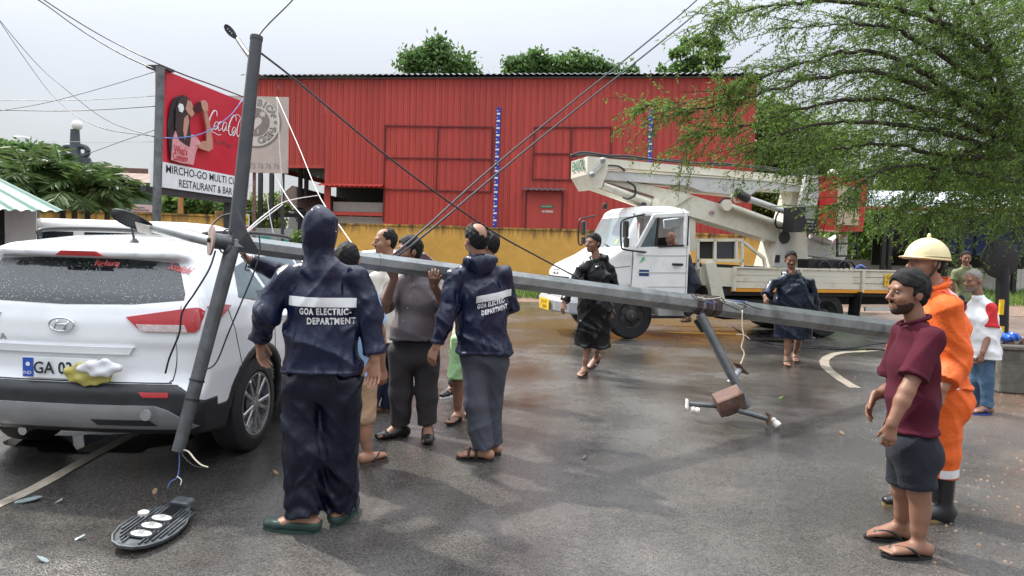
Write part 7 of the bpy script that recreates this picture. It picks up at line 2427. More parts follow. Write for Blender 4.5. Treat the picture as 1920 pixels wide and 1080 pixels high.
# hooded lineman, back to us
A = Person('man in hooded navy raincoat and navy trousers standing behind the SUV', 3.72, 180, dict(hd=(600, 436), nk=(602, 488), shL=(538, 512), shR=(668, 508), elL=(500, 588, -0.06), elR=(692, 592, 0.02), wrL=(486, 640, 0.05), wrR=(702, 672, -0.02),
 hpL=(567, 715), hpR=(642, 715), knL=(566, 850, -0.02), knR=(636, 842, 0.04), anL=(572, 968, -0.06), anR=(636, 952, 0.08)), s=1.02, h=0.0075, skin='c', build=1.06, group=GRP)
A.head(180)
A.arm('L', hand=(0.10, 0.10, -1), pn=(0.95, -0.2, 0), curl=0.45)
A.arm('R', hand=(0.02, -0.05, -1), pn=(-0.3, -1, 0), curl=0.42)
A.torso_core().leg('L', (-0.95, 0.12), bare_foot=True).leg('R', (0.15, 1.0), bare_foot=True)
A.finish()
A.top('raincoat', M_navy, (607, 697), 1.9, sr=(0.066, 0.066, 0.054), w=1.08, dep=1.02, flare=1.12, amp=0.0175, waist=1.06, seed=5, hood='up', cuff=True)
A.band('reflective_band', (550, 561), (674, 566), 0.050, M_reflect, (0, 1, 0))
for s_, py in (('GOA ELECTRIC-', 585), ('DEPARTMENT', 603)):
 w_ = {585: (562, 655), 603: (577, 661)}[py]
 text_on('back_lettering', s_, W((w_[0] + w_[1]) / 2, py, 3.6), (1, 0, 0), UP, 0.046, M_reflect, A.root, spacing=1.18, width=(w_[1] - w_[0]) / F * 3.6, bold=0.0019, proj=A.proj(0.005, (0, 1, 0)))
A.legs_cloth('rain_trousers', M_navyt, 1.97, r=(0.100, 0.098, 0.098), amp=0.0175, seed=9, w=1.05, stack=0.008)
for q in ('L', 'R'):
 A.shoe(q, M_clog, top=0.030, L=1.08, name='clog', solem=M_clog)

# man in light blue T-shirt, mostly hidden behind the hooded man
B = Person('man in light blue T-shirt and khaki shorts behind the hooded man', 4.84, 185, dict(hd=(651, 489, -0.42), nk=(656, 526, -0.30), shL=(606, 552, -0.18), shR=(694, 550, -0.22), elL=(590, 620, 0.15), elR=(713, 622, -0.12), wrL=(600, 600, 0.1), wrR=(716, 690, -0.02),
 hpL=(640, 700), hpR=(682, 700), knL=(628, 785), knR=(686, 782), anL=(611, 860, 0.02), anR=(689, 858)), s=0.93, h=0.009, skin='a', group=GRP)
B.head(190, -10).hair(seed=3)
B.arm('L', curl=0.8).arm('R', hand=(0.05, 0.1, -1), pn=(-0.5, 0.7, 0), curl=0.6)
B.torso_core().leg('L', (-0.5, 0.8)).leg('R', (0.55, 0.7))
B.finish()
B.top('tee_shirt', M_lightblue, (680, 702), 0.72, sr=(0.068, 0.068, 0.06), amp=0.0081, seed=12)
B.legs_cloth('shorts', M_khaki, 1.10, r=(0.098, 0.078, 0.070), amp=0.0149, seed=14)
for q in ('L', 'R'): B.flipflop(q, M_brownsole, M_rubber)

# man in the grey shirt holding the mast up
C = Person('man in mauve grey shirt holding the mast at shoulder height with both hands', 5.55, -22, dict(hd=(767, 471), nk=(776, 507), shL=(832, 536, 0.05), shR=(736, 535, -0.03), elL=(838, 578, -0.22), elR=(719, 580, -0.25), wrL=(813, 535, -0.47), wrR=(739, 522, -0.50),
 hpL=(800, 660), hpR=(752, 660), knL=(800, 735), knR=(752, 737), anL=(802, 797, -0.02), anR=(750, 797)), s=0.98, h=0.0085, skin='b', build=1.12, group=GRP)
C.head(-58, 2).face().hair(seed=5, thick=0.016, line=(0.075, 0.062))
C.arm('L', hand=(0.05, -0.75, 0.66), pn=(0, 0.66, 0.75), curl=0.85)
C.arm('R', hand=(0.05, -0.75, 0.66), pn=(0, 0.66, 0.75), curl=0.85)
C.torso_core().leg('L', (0.15, -1)).leg('R', (-0.85, -0.5))
C.finish()
C.top('shirt', M_greyshirt, (775, 634), 0.80, sr=(0.068, 0.066, 0.06), w=1.05, dep=1.05, belly=0.022, amp=0.0095, seed=21, collar=0.02)
for i, (px, py) in enumerate(((768, 535), (765, 556), (762, 578), (759, 601))):
 q = C.proj(0.004, (0.37, 0.93, 0))(W(px, py, 5.4))
 MB().lathe([(0.006, 0), (0.005, 0.003)], 10, q, (-0.37, -0.93, 0)).build('button', M_pale, C.topo)
C.collar_ring(M_greyshirt)
C.legs_cloth('trousers', M_darktrouser, 1.98, r=(0.098, 0.082, 0.072), amp=0.0121, seed=23)
for q in ('L', 'R'): C.shoe(q, M_leather, top=0.06, name='shoe')

# moustached man behind
D_ = Person('balding moustached man in white polo looking left behind the mast', 6.35, -55, dict(hd=(722, 453), nk=(731, 492), shL=(756, 517, 0.08), shR=(704, 517, -0.05), elL=(770, 590, 0.1), elR=(698, 585, -0.1), wrL=(762, 640, 0.0), wrR=(695, 640, -0.15),
 hpL=(748, 655), hpR=(715, 655), knL=(742, 715), knR=(708, 718), anL=(722, 768, 0.05), anR=(692, 770, -0.05)), s=0.99, h=0.010, skin='a', group=GRP)
D_.head(-62, 0).face().hair(seed=8, bald=(0.062, 0.045), line=(0.05, 0.066)).beard(full=False)
D_.arm('L', curl=0.6).arm('R', curl=0.6)
D_.torso_core().leg('L', (-0.9, -0.4)).leg('R', (-0.9, -0.4))
D_.finish()
D_.top('polo_shirt', M_striped, (730, 640), 0.75, amp=0.0054, seed=31, collar=0.02)
D_.collar_ring(M_striped)
D_.legs_cloth('jeans', M_darkjeans, 1.9, r=(0.095, 0.075, 0.062), amp=0.0068, seed=33)
for q in ('L', 'R'): D_.flipflop(q, M_brownsole, M_brownsole)

# person in pale raincoat and green shorts, behind the bald lineman
E = Person('person in cream raincoat and pale green shorts half hidden behind the bald man', 6.15, -110, dict(hd=(915, 460), nk=(898, 498), shL=(868, 512, -0.14), shR=(898, 510, 0.14), elL=(856, 572, -0.22), elR=(880, 570, 0.1), wrL=(838, 530, -0.42), wrR=(850, 532, -0.35),
 hpL=(868, 640, -0.07), hpR=(880, 640, 0.07), knL=(858, 715, -0.07), knR=(880, 718, 0.1), anL=(858, 778, -0.05), anR=(890, 772, 0.25)), s=0.95, h=0.010, skin='b', group=GRP)
E.head(-110).hair(seed=11)
E.arm('L', hand=(0, -0.6, 0.8), pn=(0, 0.8, 0.6), curl=0.9).arm('R', hand=(0, -0.6, 0.8), pn=(0, 0.8, 0.6), curl=0.9)
E.torso_core().leg('L', (-0.35, -0.95)).leg('R', (-0.35, -0.95))
E.finish()
E.top('raincoat', M_paleyellow, (870, 640), 1.5, sr=(0.074, 0.07, 0.06), amp=0.0108, seed=41)
E.legs_cloth('shorts', M_palegreen, 0.92, r=(0.105, 0.110, 0.07), amp=0.0108, seed=43)
for q in ('L', 'R'): E.flipflop(q, M_rubber, M_rubber)
# black shoed person further back
E2 = Person('person in black shoes and dark trousers almost hidden behind the bald man', 7.2, 20, dict(hd=(889, 463), nk=(889, 490), shL=(915, 508), shR=(864, 508), elL=(920, 555), elR=(860, 555), wrL=(918, 600), wrR=(865, 600),
 hpL=(900, 608), hpR=(878, 608), knL=(896, 668), knR=(866, 668), anL=(894, 725), anR=(848, 728)), s=0.97, h=0.013, skin='b', group=GRP)
E2.head(10).hair(seed=13)
E2.arm('L').arm('R')
E2.torso_core().leg('L', (0.2, -1), bare_foot=False).leg('R', (-0.5, -0.9), bare_foot=False)
E2.finish()
E2.top('shirt', M_darktrouser, (889, 610), 0.8, amp=0.0054, seed=45)
E2.legs_cloth('trousers', M_darktrouser, 1.9, r=(0.092, 0.075, 0.065), amp=0.0054, seed=46)
for q in ('L', 'R'): E2.shoe(q, M_leather, top=0.055, solem=M_white)

# bald lineman in the navy jacket
Gm = Person('balding man in navy utility jacket and slate trousers with his back turned', 5.05, 198, dict(hd=(893, 450), nk=(899, 484), shL=(852, 512, -0.08), shR=(944, 508, 0.08), elL=(838, 590, -0.16), elR=(955, 572, 0.16), wrL=(818, 650, -0.20), wrR=(925, 600, 0.38),
 hpL=(888, 662), hpR=(928, 662), knL=(894, 758, -0.05), knR=(921, 755, 0.07), anL=(906, 845, -0.06), anR=(922, 833, 0.10)), s=1.0, h=0.008, skin='c', build=1.05, group=GRP)
Gm.head(212, -4).hair(seed=17, bald=(0.050, -0.055), thick=0.016, rough=0.0032, freq=100, nape=-0.062)
Gm.arm('L', hand=(-0.35, 0.05, -1), pn=(0.5, 0.85, -0.1), curl=0.55).arm('R', curl=0.6)
Gm.torso_core().leg('L', (-1.0, 0.10)).leg('R', (-0.9, 0.25))
Gm.finish()
Gm.top('utility_jacket', M_navy, (905, 662), 1.93, sr=(0.068, 0.066, 0.050), w=1.08, dep=1.05, flare=1.08, amp=0.0162, waist=1.05, seed=52, hood='down', cuff=True)
dvG = (math.sin(math.radians(198)), -math.cos(math.radians(198)), 0)
Gm.band('reflective_band', (882, 559), (963, 549), 0.050, M_reflect, dvG)
for s_, p0, p1 in (('GOA ELECTRIC-', (896, 576), (958, 565)), ('DEPARTMENT', (904, 588), (962, 577))):
 a, b = W(*p0, 4.9), W(*p1, 4.9)
 text_on('back_lettering', s_, (a + b) / 2, (b - a), UP, 0.046, M_reflect, Gm.root, spacing=1.18, width=(b - a).length, bold=0.0019, proj=Gm.proj(0.005, dvG))
Gm.legs_cloth('trousers', M_slate, 1.95, r=(0.098, 0.082, 0.078), amp=0.0121, seed=55, stack=0.005)
for q in ('L', 'R'): Gm.flipflop(q, M_rubber, M_rubber, L=0.28, toe_band=True, name='sandal', thick=0.022)

# lineman reaching for the mast, hidden behind the hooded one
O_ = Person('man in navy raincoat reaching to the mast, hidden by the hooded man', 4.75, 175, dict(hd=(604, 455), nk=(602, 492), shL=(556, 512), shR=(645, 512), elL=(512, 506, -0.06), elR=(648, 590), wrL=(464, 486, -0.16), wrR=(632, 640, 0.1),
 hpL=(585, 665), hpR=(625, 665), knL=(582, 750), knR=(622, 750), anL=(584, 840), anR=(622, 840)), s=0.98, h=0.010, skin='b', group=GRP)
O_.head(178).hair(seed=19)
O_.arm('L', hand=(-0.6, -0.2, 0.75), pn=(0.7, 0.2, 0.6), curl=0.9).arm('R')
O_.torso_core().leg('L', (-0.2, 1)).leg('R', (0.2, 1))
O_.finish()
O_.top('raincoat', M_navy, (602, 680), 1.92, sr=(0.064, 0.060, 0.054), amp=0.0135, seed=61, hood='down')
O_.legs_cloth('trousers', M_navyt, 1.95, r=(0.10, 0.085, 0.08), amp=0.0081, seed=62)
for q in ('L', 'R'): O_.flipflop(q, M_rubber, M_rubber)

# walking man in black raincoat
H_ = Person('man in long black raincoat walking in flip-flops in front of the truck', 8.6, -35, dict(hd=(1112, 456), nk=(1119, 482), shL=(1146, 500, 0.06), shR=(1087, 500, -0.06), elL=(1154, 543, 0.05), elR=(1072, 540, -0.08), wrL=(1144, 574, -0.02), wrR=(1058, 566, -0.18),
 hpL=(1126, 572), hpR=(1103, 572), knL=(1122, 628, 0.12), knR=(1103, 632, -0.05), anL=(1118, 672, 0.42), anR=(1096, 693, -0.05)), s=1.0, h=0.0105, skin='b', group=GRP)
H_.head(-48, 3).face().hair(seed=23, line=(0.072, 0.064))
H_.arm('L', hand=(0, -0.1, -1), pn=(0.1, -1, 0), curl=0.4, h=0.008).arm('R', hand=(-0.25, -0.2, -1), pn=(0.8, 0.5, 0), curl=0.5, h=0.008)
H_.torso_core().leg('R', (-0.45, -0.9)).leg('L', (-0.7, -0.7), lift=0.02, heel_up=0.10)
H_.finish()
H_.top('long_raincoat', M_blackcoat, (1110, 650), 1.93, sr=(0.056, 0.056, 0.056), w=1.14, dep=1.05, flare=1.20, amp=0.0189, waist=1.22, seed=71, hood='down', collar=0.03)
H_.flipflop('R', M_brownsole, M_rubber); H_.flipflop('L', M_brownsole, M_chrome)

# man climbing down from the cab
dI = 12.40
I_ = Person('bald man in dark clothes climbing down from the truck cab behind its open door', dI, -78, dict(hd=(1258, 447), nk=(1272, 464), shL=(1278, 474, -0.06), shR=(1270, 470, 0.20), elL=(1276, 500, -0.05), elR=(1262, 492, 0.25), wrL=(1268, 520, 0.05), wrR=(1246, 505, 0.25),
 hpL=(1297, 528, -0.03), hpR=(1293, 528, 0.12), knL=(1287, 562, -0.05), knR=(1272, 556, 0.16), anL=(1291, 594, -0.05), anR=(1284, 572, 0.16)), s=0.96, h=0.014, skin='b', build=1.1)
I_.head(-60, -8, h=0.008).face()
I_.arm('L', h=0.009).arm('R', h=0.009)
I_.torso_core()
zf = float(I_.J['anL'][2]) - 0.075
I_.leg('L', (-0.8, -0.6), lift=zf - 0.02).leg('R', (-1, 0), lift=float(I_.J['anR'][2]) - 0.10)
I_.finish()
I_.top('shirt', mat('dark_navy_shirt', (0.018, 0.022, 0.038), 0.8, var=0.15), (1297, 533), 0.8, amp=0.0081, seed=81, w=1.05, dep=1.15, h=0.012)
I_.legs_cloth('trousers', mat('black_blue_trousers', (0.014, 0.017, 0.028), 0.8, var=0.15), 1.93, r=(0.105, 0.085, 0.072), amp=0.0081, seed=83, seat=0.3)
I_.flipflop('L', M_brownsole, M_brownsole, toe_band=True, name='sandal'); I_.flipflop('R', M_brownsole, M_brownsole, toe_band=True, name='sandal')

# man in wet blue raincoat
Jm = Person('moustached man in wet blue raincoat walking beside the truck bed', 9.9, -12, dict(hd=(1483, 487), nk=(1486, 511), shL=(1520, 527), shR=(1450, 527), elL=(1530, 565), elR=(1438, 548, -0.05), wrL=(1530, 600), wrR=(1434, 556, -0.28),
 hpL=(1502, 588), hpR=(1474, 588), knL=(1500, 630, 0.1), knR=(1478, 632, -0.05), anL=(1490, 664, 0.32), anR=(1475, 674, -0.08)), s=1.0, h=0.0115, skin='b', build=1.1, group=GRP)
Jm.head(-12, -12).face().hair(seed=29).beard(full=False)
Jm.arm('L', h=0.009).arm('R', hand=(-0.1, -0.5, -0.8), pn=(0.9, 0, -0.2), curl=0.6, h=0.009)
Jm.torso_core().leg('R', (-0.3, -0.95)).leg('L', (-0.2, -0.9), lift=0.0, heel_up=0.04)
Jm.finish()
Jm.top('raincoat', M_bluecoat, (1487, 634), 1.90, sr=(0.056, 0.054, 0.052), w=1.26, dep=1.05, flare=1.14, amp=0.0189, waist=1.22, seed=91, hood='down', collar=0.03)
for q in ('L', 'R'): Jm.flipflop(q, M_brownsole, M_brownsole, toe_band=True, name='sandal')

# man in maroon polo, close on the right
K = Person('man in maroon polo shirt and navy shorts standing in profile at the right', 3.62, -104, dict(hd=(1702, 549), nk=(1718, 598), shL=(1746, 628, -0.14), shR=(1692, 615, 0.16), elL=(1700, 734, -0.20), elR=(1672, 730, 0.20), wrL=(1672, 795, -0.22), wrR=(1640, 742, 0.16),
 hpL=(1712, 835, -0.075), hpR=(1702, 835, 0.075), knL=(1722, 922, -0.08), knR=(1692, 918, 0.09), anL=(1722, 1024, -0.08), anR=(1690, 986, 0.13)), s=0.94, h=0.0072, skin='b', build=1.0, group=GRP)
K.head(-84, 0, big=1.03).face().hair(seed=31, thick=0.018, rough=0.0035, freq=85, line=(0.078, 0.062), slope=0.55).beard(m_=M_stubble, thick=0.0025)
K.arm('L', hand=(-0.10, 0.0, -1), pn=(0.35, 0.92, 0), curl=0.6, spread=0.2, hs=0.86, r=(0.045, 0.039, 0.026)).arm('R', hand=(-0.4, -0.1, -0.9), pn=(0.6, -0.7, 0), curl=0.5)
K.torso_core().leg('L', (-1, -0.02), calf=1.05).leg('R', (-1, 0.12))
K.finish()
K.top('polo_shirt', M_maroon, (1690, 806), 0.74, sr=(0.066, 0.076, 0.06), w=1.04, dep=1.02, belly=0.0, amp=0.0095, waist=1.05, seed=101, collar=0.004)
K.collar_ring(M_maroon)
K.legs_cloth('shorts', M_navyshort, 0.86, r=(0.098, 0.094, 0.07), amp=0.0081, seed=103, seat=0.3)
for q in ('L', 'R'): K.flipflop(q, M_rubber, M_rubber, L=0.29, thick=0.022)

# firefighter in orange
Lm_ = Person('firefighter in orange coverall, cream helmet and black gumboots', 4.15, -88, dict(hd=(1736, 492), nk=(1752, 535), shL=(1780, 566, -0.17), shR=(1738, 560, 0.20), elL=(1792, 680, -0.15), elR=(1692, 655, 0.22), wrL=(1768, 728, -0.22), wrR=(1680, 720, 0.20),
 hpL=(1768, 738, -0.08), hpR=(1755, 738, 0.08), knL=(1770, 850, -0.07), knR=(1745, 846, 0.10), anL=(1764, 958, -0.06), anR=(1728, 936, 0.14)), s=1.02, h=0.0085, skin='a', build=1.12, group=GRP)
Lm_.head(-82, 2).face().hair(seed=37).beard(full=False)
Lm_.arm('L', hand=(-0.2, 0, -1), pn=(-0.3, 0.9, 0), curl=0.6).arm('R')
Lm_.torso_core().leg('L', (-1, -0.1), bare_foot=False).leg('R', (-1, 0.05), bare_foot=False)
Lm_.finish()
jk = Lm_.top('coverall_jacket', M_orange, (1762, 722), {'L': 1.80, 'R': 1.9}, sr=(0.070, 0.074, 0.066), w=1.05, flare=0.93, dep=1.08, belly=0.012, amp=0.0162, seed=111, collar=0.035)
Lm_.collar_ring(M_orange, 0.070, 0.016)
tr_ = Lm_.legs_cloth('coverall_trousers', M_orange, 1.42, r=(0.094, 0.080, 0.078), amp=0.0175, seed=113, seat=0.3, waist=0.20)
Lm_.band('reflective_band', (1752, 711), (1806, 713), 0.050, M_reflect, (0, 1, 0), nu=14, bv=Lm_.lbvh)
Lm_.band('reflective_band', (1738, 877), (1784, 873), 0.050, M_reflect, (0, 1, 0), nu=14, bv=Lm_.lbvh)
Lm_.band('shoulder_patch', (1764, 546), (1785, 550), 0.040, mat('pink_white_patch', (0.75, 0.42, 0.40), 0.6), (0, 1, 0), nu=8)
q0 = W(1774, 549, 4.0)
text_on('patch_lettering', 'GAIL', q0, (1, 0, -0.12), UP, 0.032, mat('patch_red', (0.6, 0.04, 0.05), 0.6), Lm_.root, width=0.05, proj=Lm_.proj(0.009, (0, 1, 0)))
for q in ('L', 'R'): Lm_.shoe(q, M_boot, boot=0.36, name='gumboot', solem=mat('tan_rubber', (0.25, 0.17, 0.06), 0.6), L=1.1)
# helmet: dome with a peaked brim, chin strap
hc, Sh_, Fh_, Uh_ = Lm_.c, Lm_.Sh, Lm_.Fh, Lm_.Uh
R_ = np.stack([Sh_, Fh_, Uh_], 1)
f = Field(hc - 0.20, hc + 0.24, 0.006)
cD = hc + Uh_ * 0.038 - Fh_ * 0.006
cD = cD - Uh_ * 0.022
f.ell(cD, (0.106, 0.132, 0.132), R_)
f.cut(cD + Uh_ * 0.002, nrm(-Uh_))
f.ell(cD + Fh_ * 0.055 + Uh_ * 0.010, (0.100, 0.118, 0.008), R_, 0.012)
f.ell(cD + Uh_ * 0.004, (0.112, 0.138, 0.007), R_, 0.008)
f.ell(cD - Uh_ * 0.01, (0.098, 0.124, 0.120), R_, 0.004, 'sub')
V, Q = f.mesh()
hel = fast_mesh('helmet', V, Q, M_helmet, Lm_.root, smooth=True)
MB().lathe([(0.014, 0), (0.006, 0.03)], 10, Vector(cD + Uh_ * 0.128), Vector(Uh_)).build('helmet_crest', M_helmet, hel, smooth=True)
ring = [Vector(cD + (Sh_ * math.cos(a) * 0.109 + Fh_ * math.sin(a) * 0.137) + Uh_ * 0.018) for a in np.linspace(0, 2 * math.pi, 40)]
MB().tube(ring, 0.0022, 5, cap=False).build('helmet_seam', mat('seam_brown', (0.2, 0.14, 0.06), 0.7), hel)
st_ = spline([Vector(Lm_.at(-x * 0.0 - 0.083, -0.02, 0.03)) for x in (1,)] + [Vector(Lm_.at(-0.083, 0.0, -0.03)), Vector(Lm_.at(-0.062, 0.03, -0.09)), Vector(Lm_.at(0, 0.055, -0.125)), Vector(Lm_.at(0.062, 0.03, -0.09)), Vector(Lm_.at(0.083, 0.0, -0.03)), Vector(Lm_.at(0.083, -0.02, 0.03))], 5)
MB().tube(st_, 0.008, 6).build('chin_strap', M_rubber, hel, smooth=True)

# elderly man in white tee
Mm = Person('grey bearded man in white T-shirt with red sleeves and blue jeans', 7.05, -70, dict(hd=(1824, 526), nk=(1834, 549), shL=(1858, 572, -0.10), shR=(1824, 568, 0.12), elL=(1856, 622, -0.10), elR=(1816, 618, 0.14), wrL=(1842, 662, -0.16), wrR=(1812, 660, 0.08),
 hpL=(1850, 660, -0.05), hpR=(1832, 660, 0.06), knL=(1850, 713, -0.05), knR=(1832, 710, 0.08), anL=(1850, 765, -0.05), anR=(1826, 757, 0.15)), s=0.90, h=0.0095, skin='b', group=GRP)
Mm.head(-72, -10, big=1.03).face().hair(m_=M_greyhair, seed=41, thick=0.004, rough=0.002, line=(0.05, 0.066)).beard(m_=M_greyhair, thick=0.003)
Mm.arm('L', hand=(-0.1, 0, -1), pn=(-0.3, 0.9, 0), curl=0.9).arm('R')
Mm.torso_core().leg('L', (-1, -0.15)).leg('R', (-1, -0.1))
Mm.finish()
Mm.top('tee_shirt', M_whitetee, (1843, 672), 0.78, sr=(0.068, 0.080, 0.06), w=1.1, dep=1.12, amp=0.0121, waist=1.1, seed=121, sleeve_mat=M_redsleeve, flare=1.05)
for i in range(3):
 Mm.band('shoulder_stripe', (1848 + i * 5, 551 + i * 2), (1852 + i * 5, 566 + i * 2), 0.012, mat('green_stripe', (0.03, 0.30, 0.12), 0.7), (0, 1, 0), nu=6, nv=1, off=0.006)
Mm.legs_cloth('jeans', M_jeans, 1.97, r=(0.084, 0.066, 0.060), amp=0.0095, seed=123, stack=0.004)
for q in ('L', 'R'): Mm.flipflop(q, M_bluesole, M_bluesole)

# man in green further back
N_ = Person('man in olive green polo standing in the background behind the white T-shirt man', 12.4, -25, dict(hd=(1811, 484), nk=(1812, 498), shL=(1830, 508), shR=(1793, 508), elL=(1837, 532), elR=(1786, 532), wrL=(1834, 556), wrR=(1789, 556),
 hpL=(1819, 559), hpR=(1805, 559), knL=(1820, 602), knR=(1804, 602), anL=(1820, 638), anR=(1804, 638)), s=1.0, h=0.013, skin='b', group=GRP)
N_.head(-20, -8, h=0.009).face().hair(seed=43)
N_.arm('L', h=0.01).arm('R', h=0.01)
N_.torso_core().leg('L', (0.1, -1)).leg('R', (-0.2, -1))
N_.finish()
N_.top('polo_shirt', M_greenpolo, (1812, 566), 0.7, amp=0.0068, seed=131, collar=0.02)
N_.collar_ring(M_greenpolo)
N_.legs_cloth('jeans', M_darkjeans, 1.97, r=(0.095, 0.08, 0.07), amp=0.0068, seed=133)
for q in ('L', 'R'): N_.flipflop(q, M_rubber, M_rubber)
# ================================================================== VEGETATION, CABLES, SMALL THINGS
def leaf_mat(name, c0, c1, tr=0.35):
 m, N, L, b = node_mat(name)
 geo = N.new('ShaderNodeNewGeometry')
 col = nmix(N, L, geo.outputs['Random Per Island'], c0, c1)
 L.new(col, b.inputs['Base Color'])
 b.inputs['Roughness'].default_value = 0.45
 b.inputs['Specular IOR Level'].default_value = 0.35
 t = N.new('ShaderNodeBsdfTranslucent')
 L.new(col, t.inputs[0])
 ms = N.new('ShaderNodeMixShader'); ms.inputs[0].default_value = tr
 L.new(b.outputs[0], ms.inputs[1]); L.new(t.outputs[0], ms.inputs[2])
 L.new(ms.outputs[0], N['Material Output'].inputs[0])
 return m
M_leaf = leaf_mat('feathery_green_leaf', (0.065, 0.13, 0.026), (0.19, 0.29, 0.055), 0.55)
M_leaf2 = leaf_mat('broad_green_leaf', (0.05, 0.115, 0.03), (0.14, 0.23, 0.06), 0.45)
M_leaf3 = leaf_mat('yellow_green_leaf', (0.09, 0.17, 0.035), (0.20, 0.28, 0.07), 0.5)
M_palm = leaf_mat('palm_leaf', (0.045, 0.095, 0.025), (0.13, 0.19, 0.06), 0.4)
M_bark = mat('dark_bark', (0.045, 0.035, 0.028), 0.9, var=0.35, vscale=10, bump=0.6, bscale=20)
M_bark2 = mat('grey_bark', (0.12, 0.10, 0.08), 0.9, var=0.35, vscale=10, bump=0.5, bscale=20)
RG = np.random.default_rng(21)
def leaves(P, size, aspect=0.45, dirs=None, droop=0.0, jit=0.35):
 """rhombic leaf quads at points P"""
 n = len(P)
 d = RG.normal(size=(n, 3)) if dirs is None else dirs + RG.normal(size=(n, 3)) * jit
 d[:, 2] -= droop
 d /= np.linalg.norm(d, axis=1)[:, None] + 1e-9
 r_ = RG.normal(size=(n, 3)); r_[:, 2] += 0.0
 sd_ = np.cross(d, r_); sd_ /= np.linalg.norm(sd_, axis=1)[:, None] + 1e-9
 L_ = (size * RG.uniform(0.6, 1.35, n))[:, None]
 a = P; c = P + d * L_
 m_ = P + d * L_ * 0.5
 b = m_ + sd_ * L_ * aspect * 0.5; e = m_ - sd_ * L_ * aspect * 0.5
 V = np.stack([a, b, c, e], 1).reshape(-1, 3)
 return V, np.arange(4 * n).reshape(-1, 4)
def crown(name, V, Q, m_, parent):
 o = fast_mesh(name, V, Q, m_, parent)
 o['kind'] = 'stuff'
 return o
def limb_pts(l):
 P = spline([W(*p) for p in l], 8)
 return [P[0]] + [p + Vector((rnd.gauss(0, .012), rnd.gauss(0, .02), rnd.gauss(0, .012))) for p in P[1:]]

# ---- the big feathery tree hanging in from the right
tr = thing('feathery_tree', (W(1985, 640, 9).x, 9.0, 0), 'large feathery leaved tree overhanging the road from the right edge', 'tree')
limbs = [
 [(1990, 760, 9.2), (1975, 560, 9.1), (1950, 400, 9.0), (1900, 220, 8.8), (1850, 70, 8.5), (1800, -60, 8.0)],
 [(1935, 330, 9.0), (1880, 190, 8.8), (1800, 85, 8.6), (1740, 10, 8.3), (1690, -50, 8)],
 [(1905, 230, 8.9), (1800, 180, 8.5), (1700, 120, 8.2), (1600, 95, 8.0), (1500, 120, 7.8), (1415, 150, 7.6), (1360, 175, 7.5)],
 [(1890, 240, 8.9), (1780, 185, 8.4), (1650, 135, 8.0), (1540, 145, 7.8), (1420, 175, 7.6), (1310, 205, 7.5), (1212, 196, 7.4)],
 [(1900, 290, 8.9), (1750, 245, 8.4), (1600, 228, 8.0), (1480, 245, 7.8), (1410, 285, 7.6)],
 [(1920, 340, 9.0), (1800, 320, 8.6), (1690, 312, 8.2), (1625, 335, 8.0), (1575, 385, 7.9)],
 [(1935, 360, 9.0), (1860, 360, 8.8), (1800, 385, 8.6), (1745, 400, 8.5)],
 [(1890, 120, 8.6), (1780, 50, 8.3), (1640, 10, 8.0), (1500, 5, 7.8), (1390, 20, 7.6), (1340, 40, 7.5)],
 [(1920, 220, 8.9), (1850, 270, 8.7), (1770, 310, 8.5), (1690, 390, 8.3)],
 [(1900, 180, 8.8), (1800, 130, 8.4), (1690, 60, 8.1), (1590, 45, 7.9), (1480, 55, 7.7)],
 [(1890, 260, 8.8), (1760, 215, 8.4), (1640, 185, 8.1), (1520, 200, 7.9), (1400, 235, 7.7), (1290, 262, 7.5)],
 [(1910, 300, 8.9), (1780, 290, 8.5), (1660, 270, 8.2), (1570, 280, 8.0), (1500, 305, 7.9)],
]
tw_pts, lf_P, lf_D = [], [], []
for li, l in enumerate(limbs):
 pts = limb_pts(l)
 n = len(pts)
 r0 = 0.17 if li == 0 else (0.085 if li == 1 else 0.05)
 MB().tube(pts, [max(0.006, r0 * (1 - 0.93 * (i / (n - 1)) ** 0.7)) for i in range(n)], 8).build('trunk' if li == 0 else 'limb', M_bark, tr, smooth=True)
 if li == 0: seg = range(int(n * 0.35), n)
 else: seg = range(int(n * 0.12), n)
 for i in seg:
  t = i / (n - 1)
  tang = (pts[min(n - 1, i + 1)] - pts[max(0, i - 1)]).normalized()
  for _ in range(2 if t < 0.8 else 3):
   v = tang * 0.6 + Vector((rnd.uniform(-0.9, 0.5), rnd.uniform(-0.8, 0.8), rnd.uniform(-0.8, 0.65)))
   if rnd.random() < 0.05: continue
   v.normalize()
   tw_pts.append((pts[i] + (pts[min(n - 1, i + 1)] - pts[i]) * rnd.random(), v, rnd.choice((0.3, 0.45, 0.7, 1.0)) * (1.0 if t < 0.8 else 0.7)))
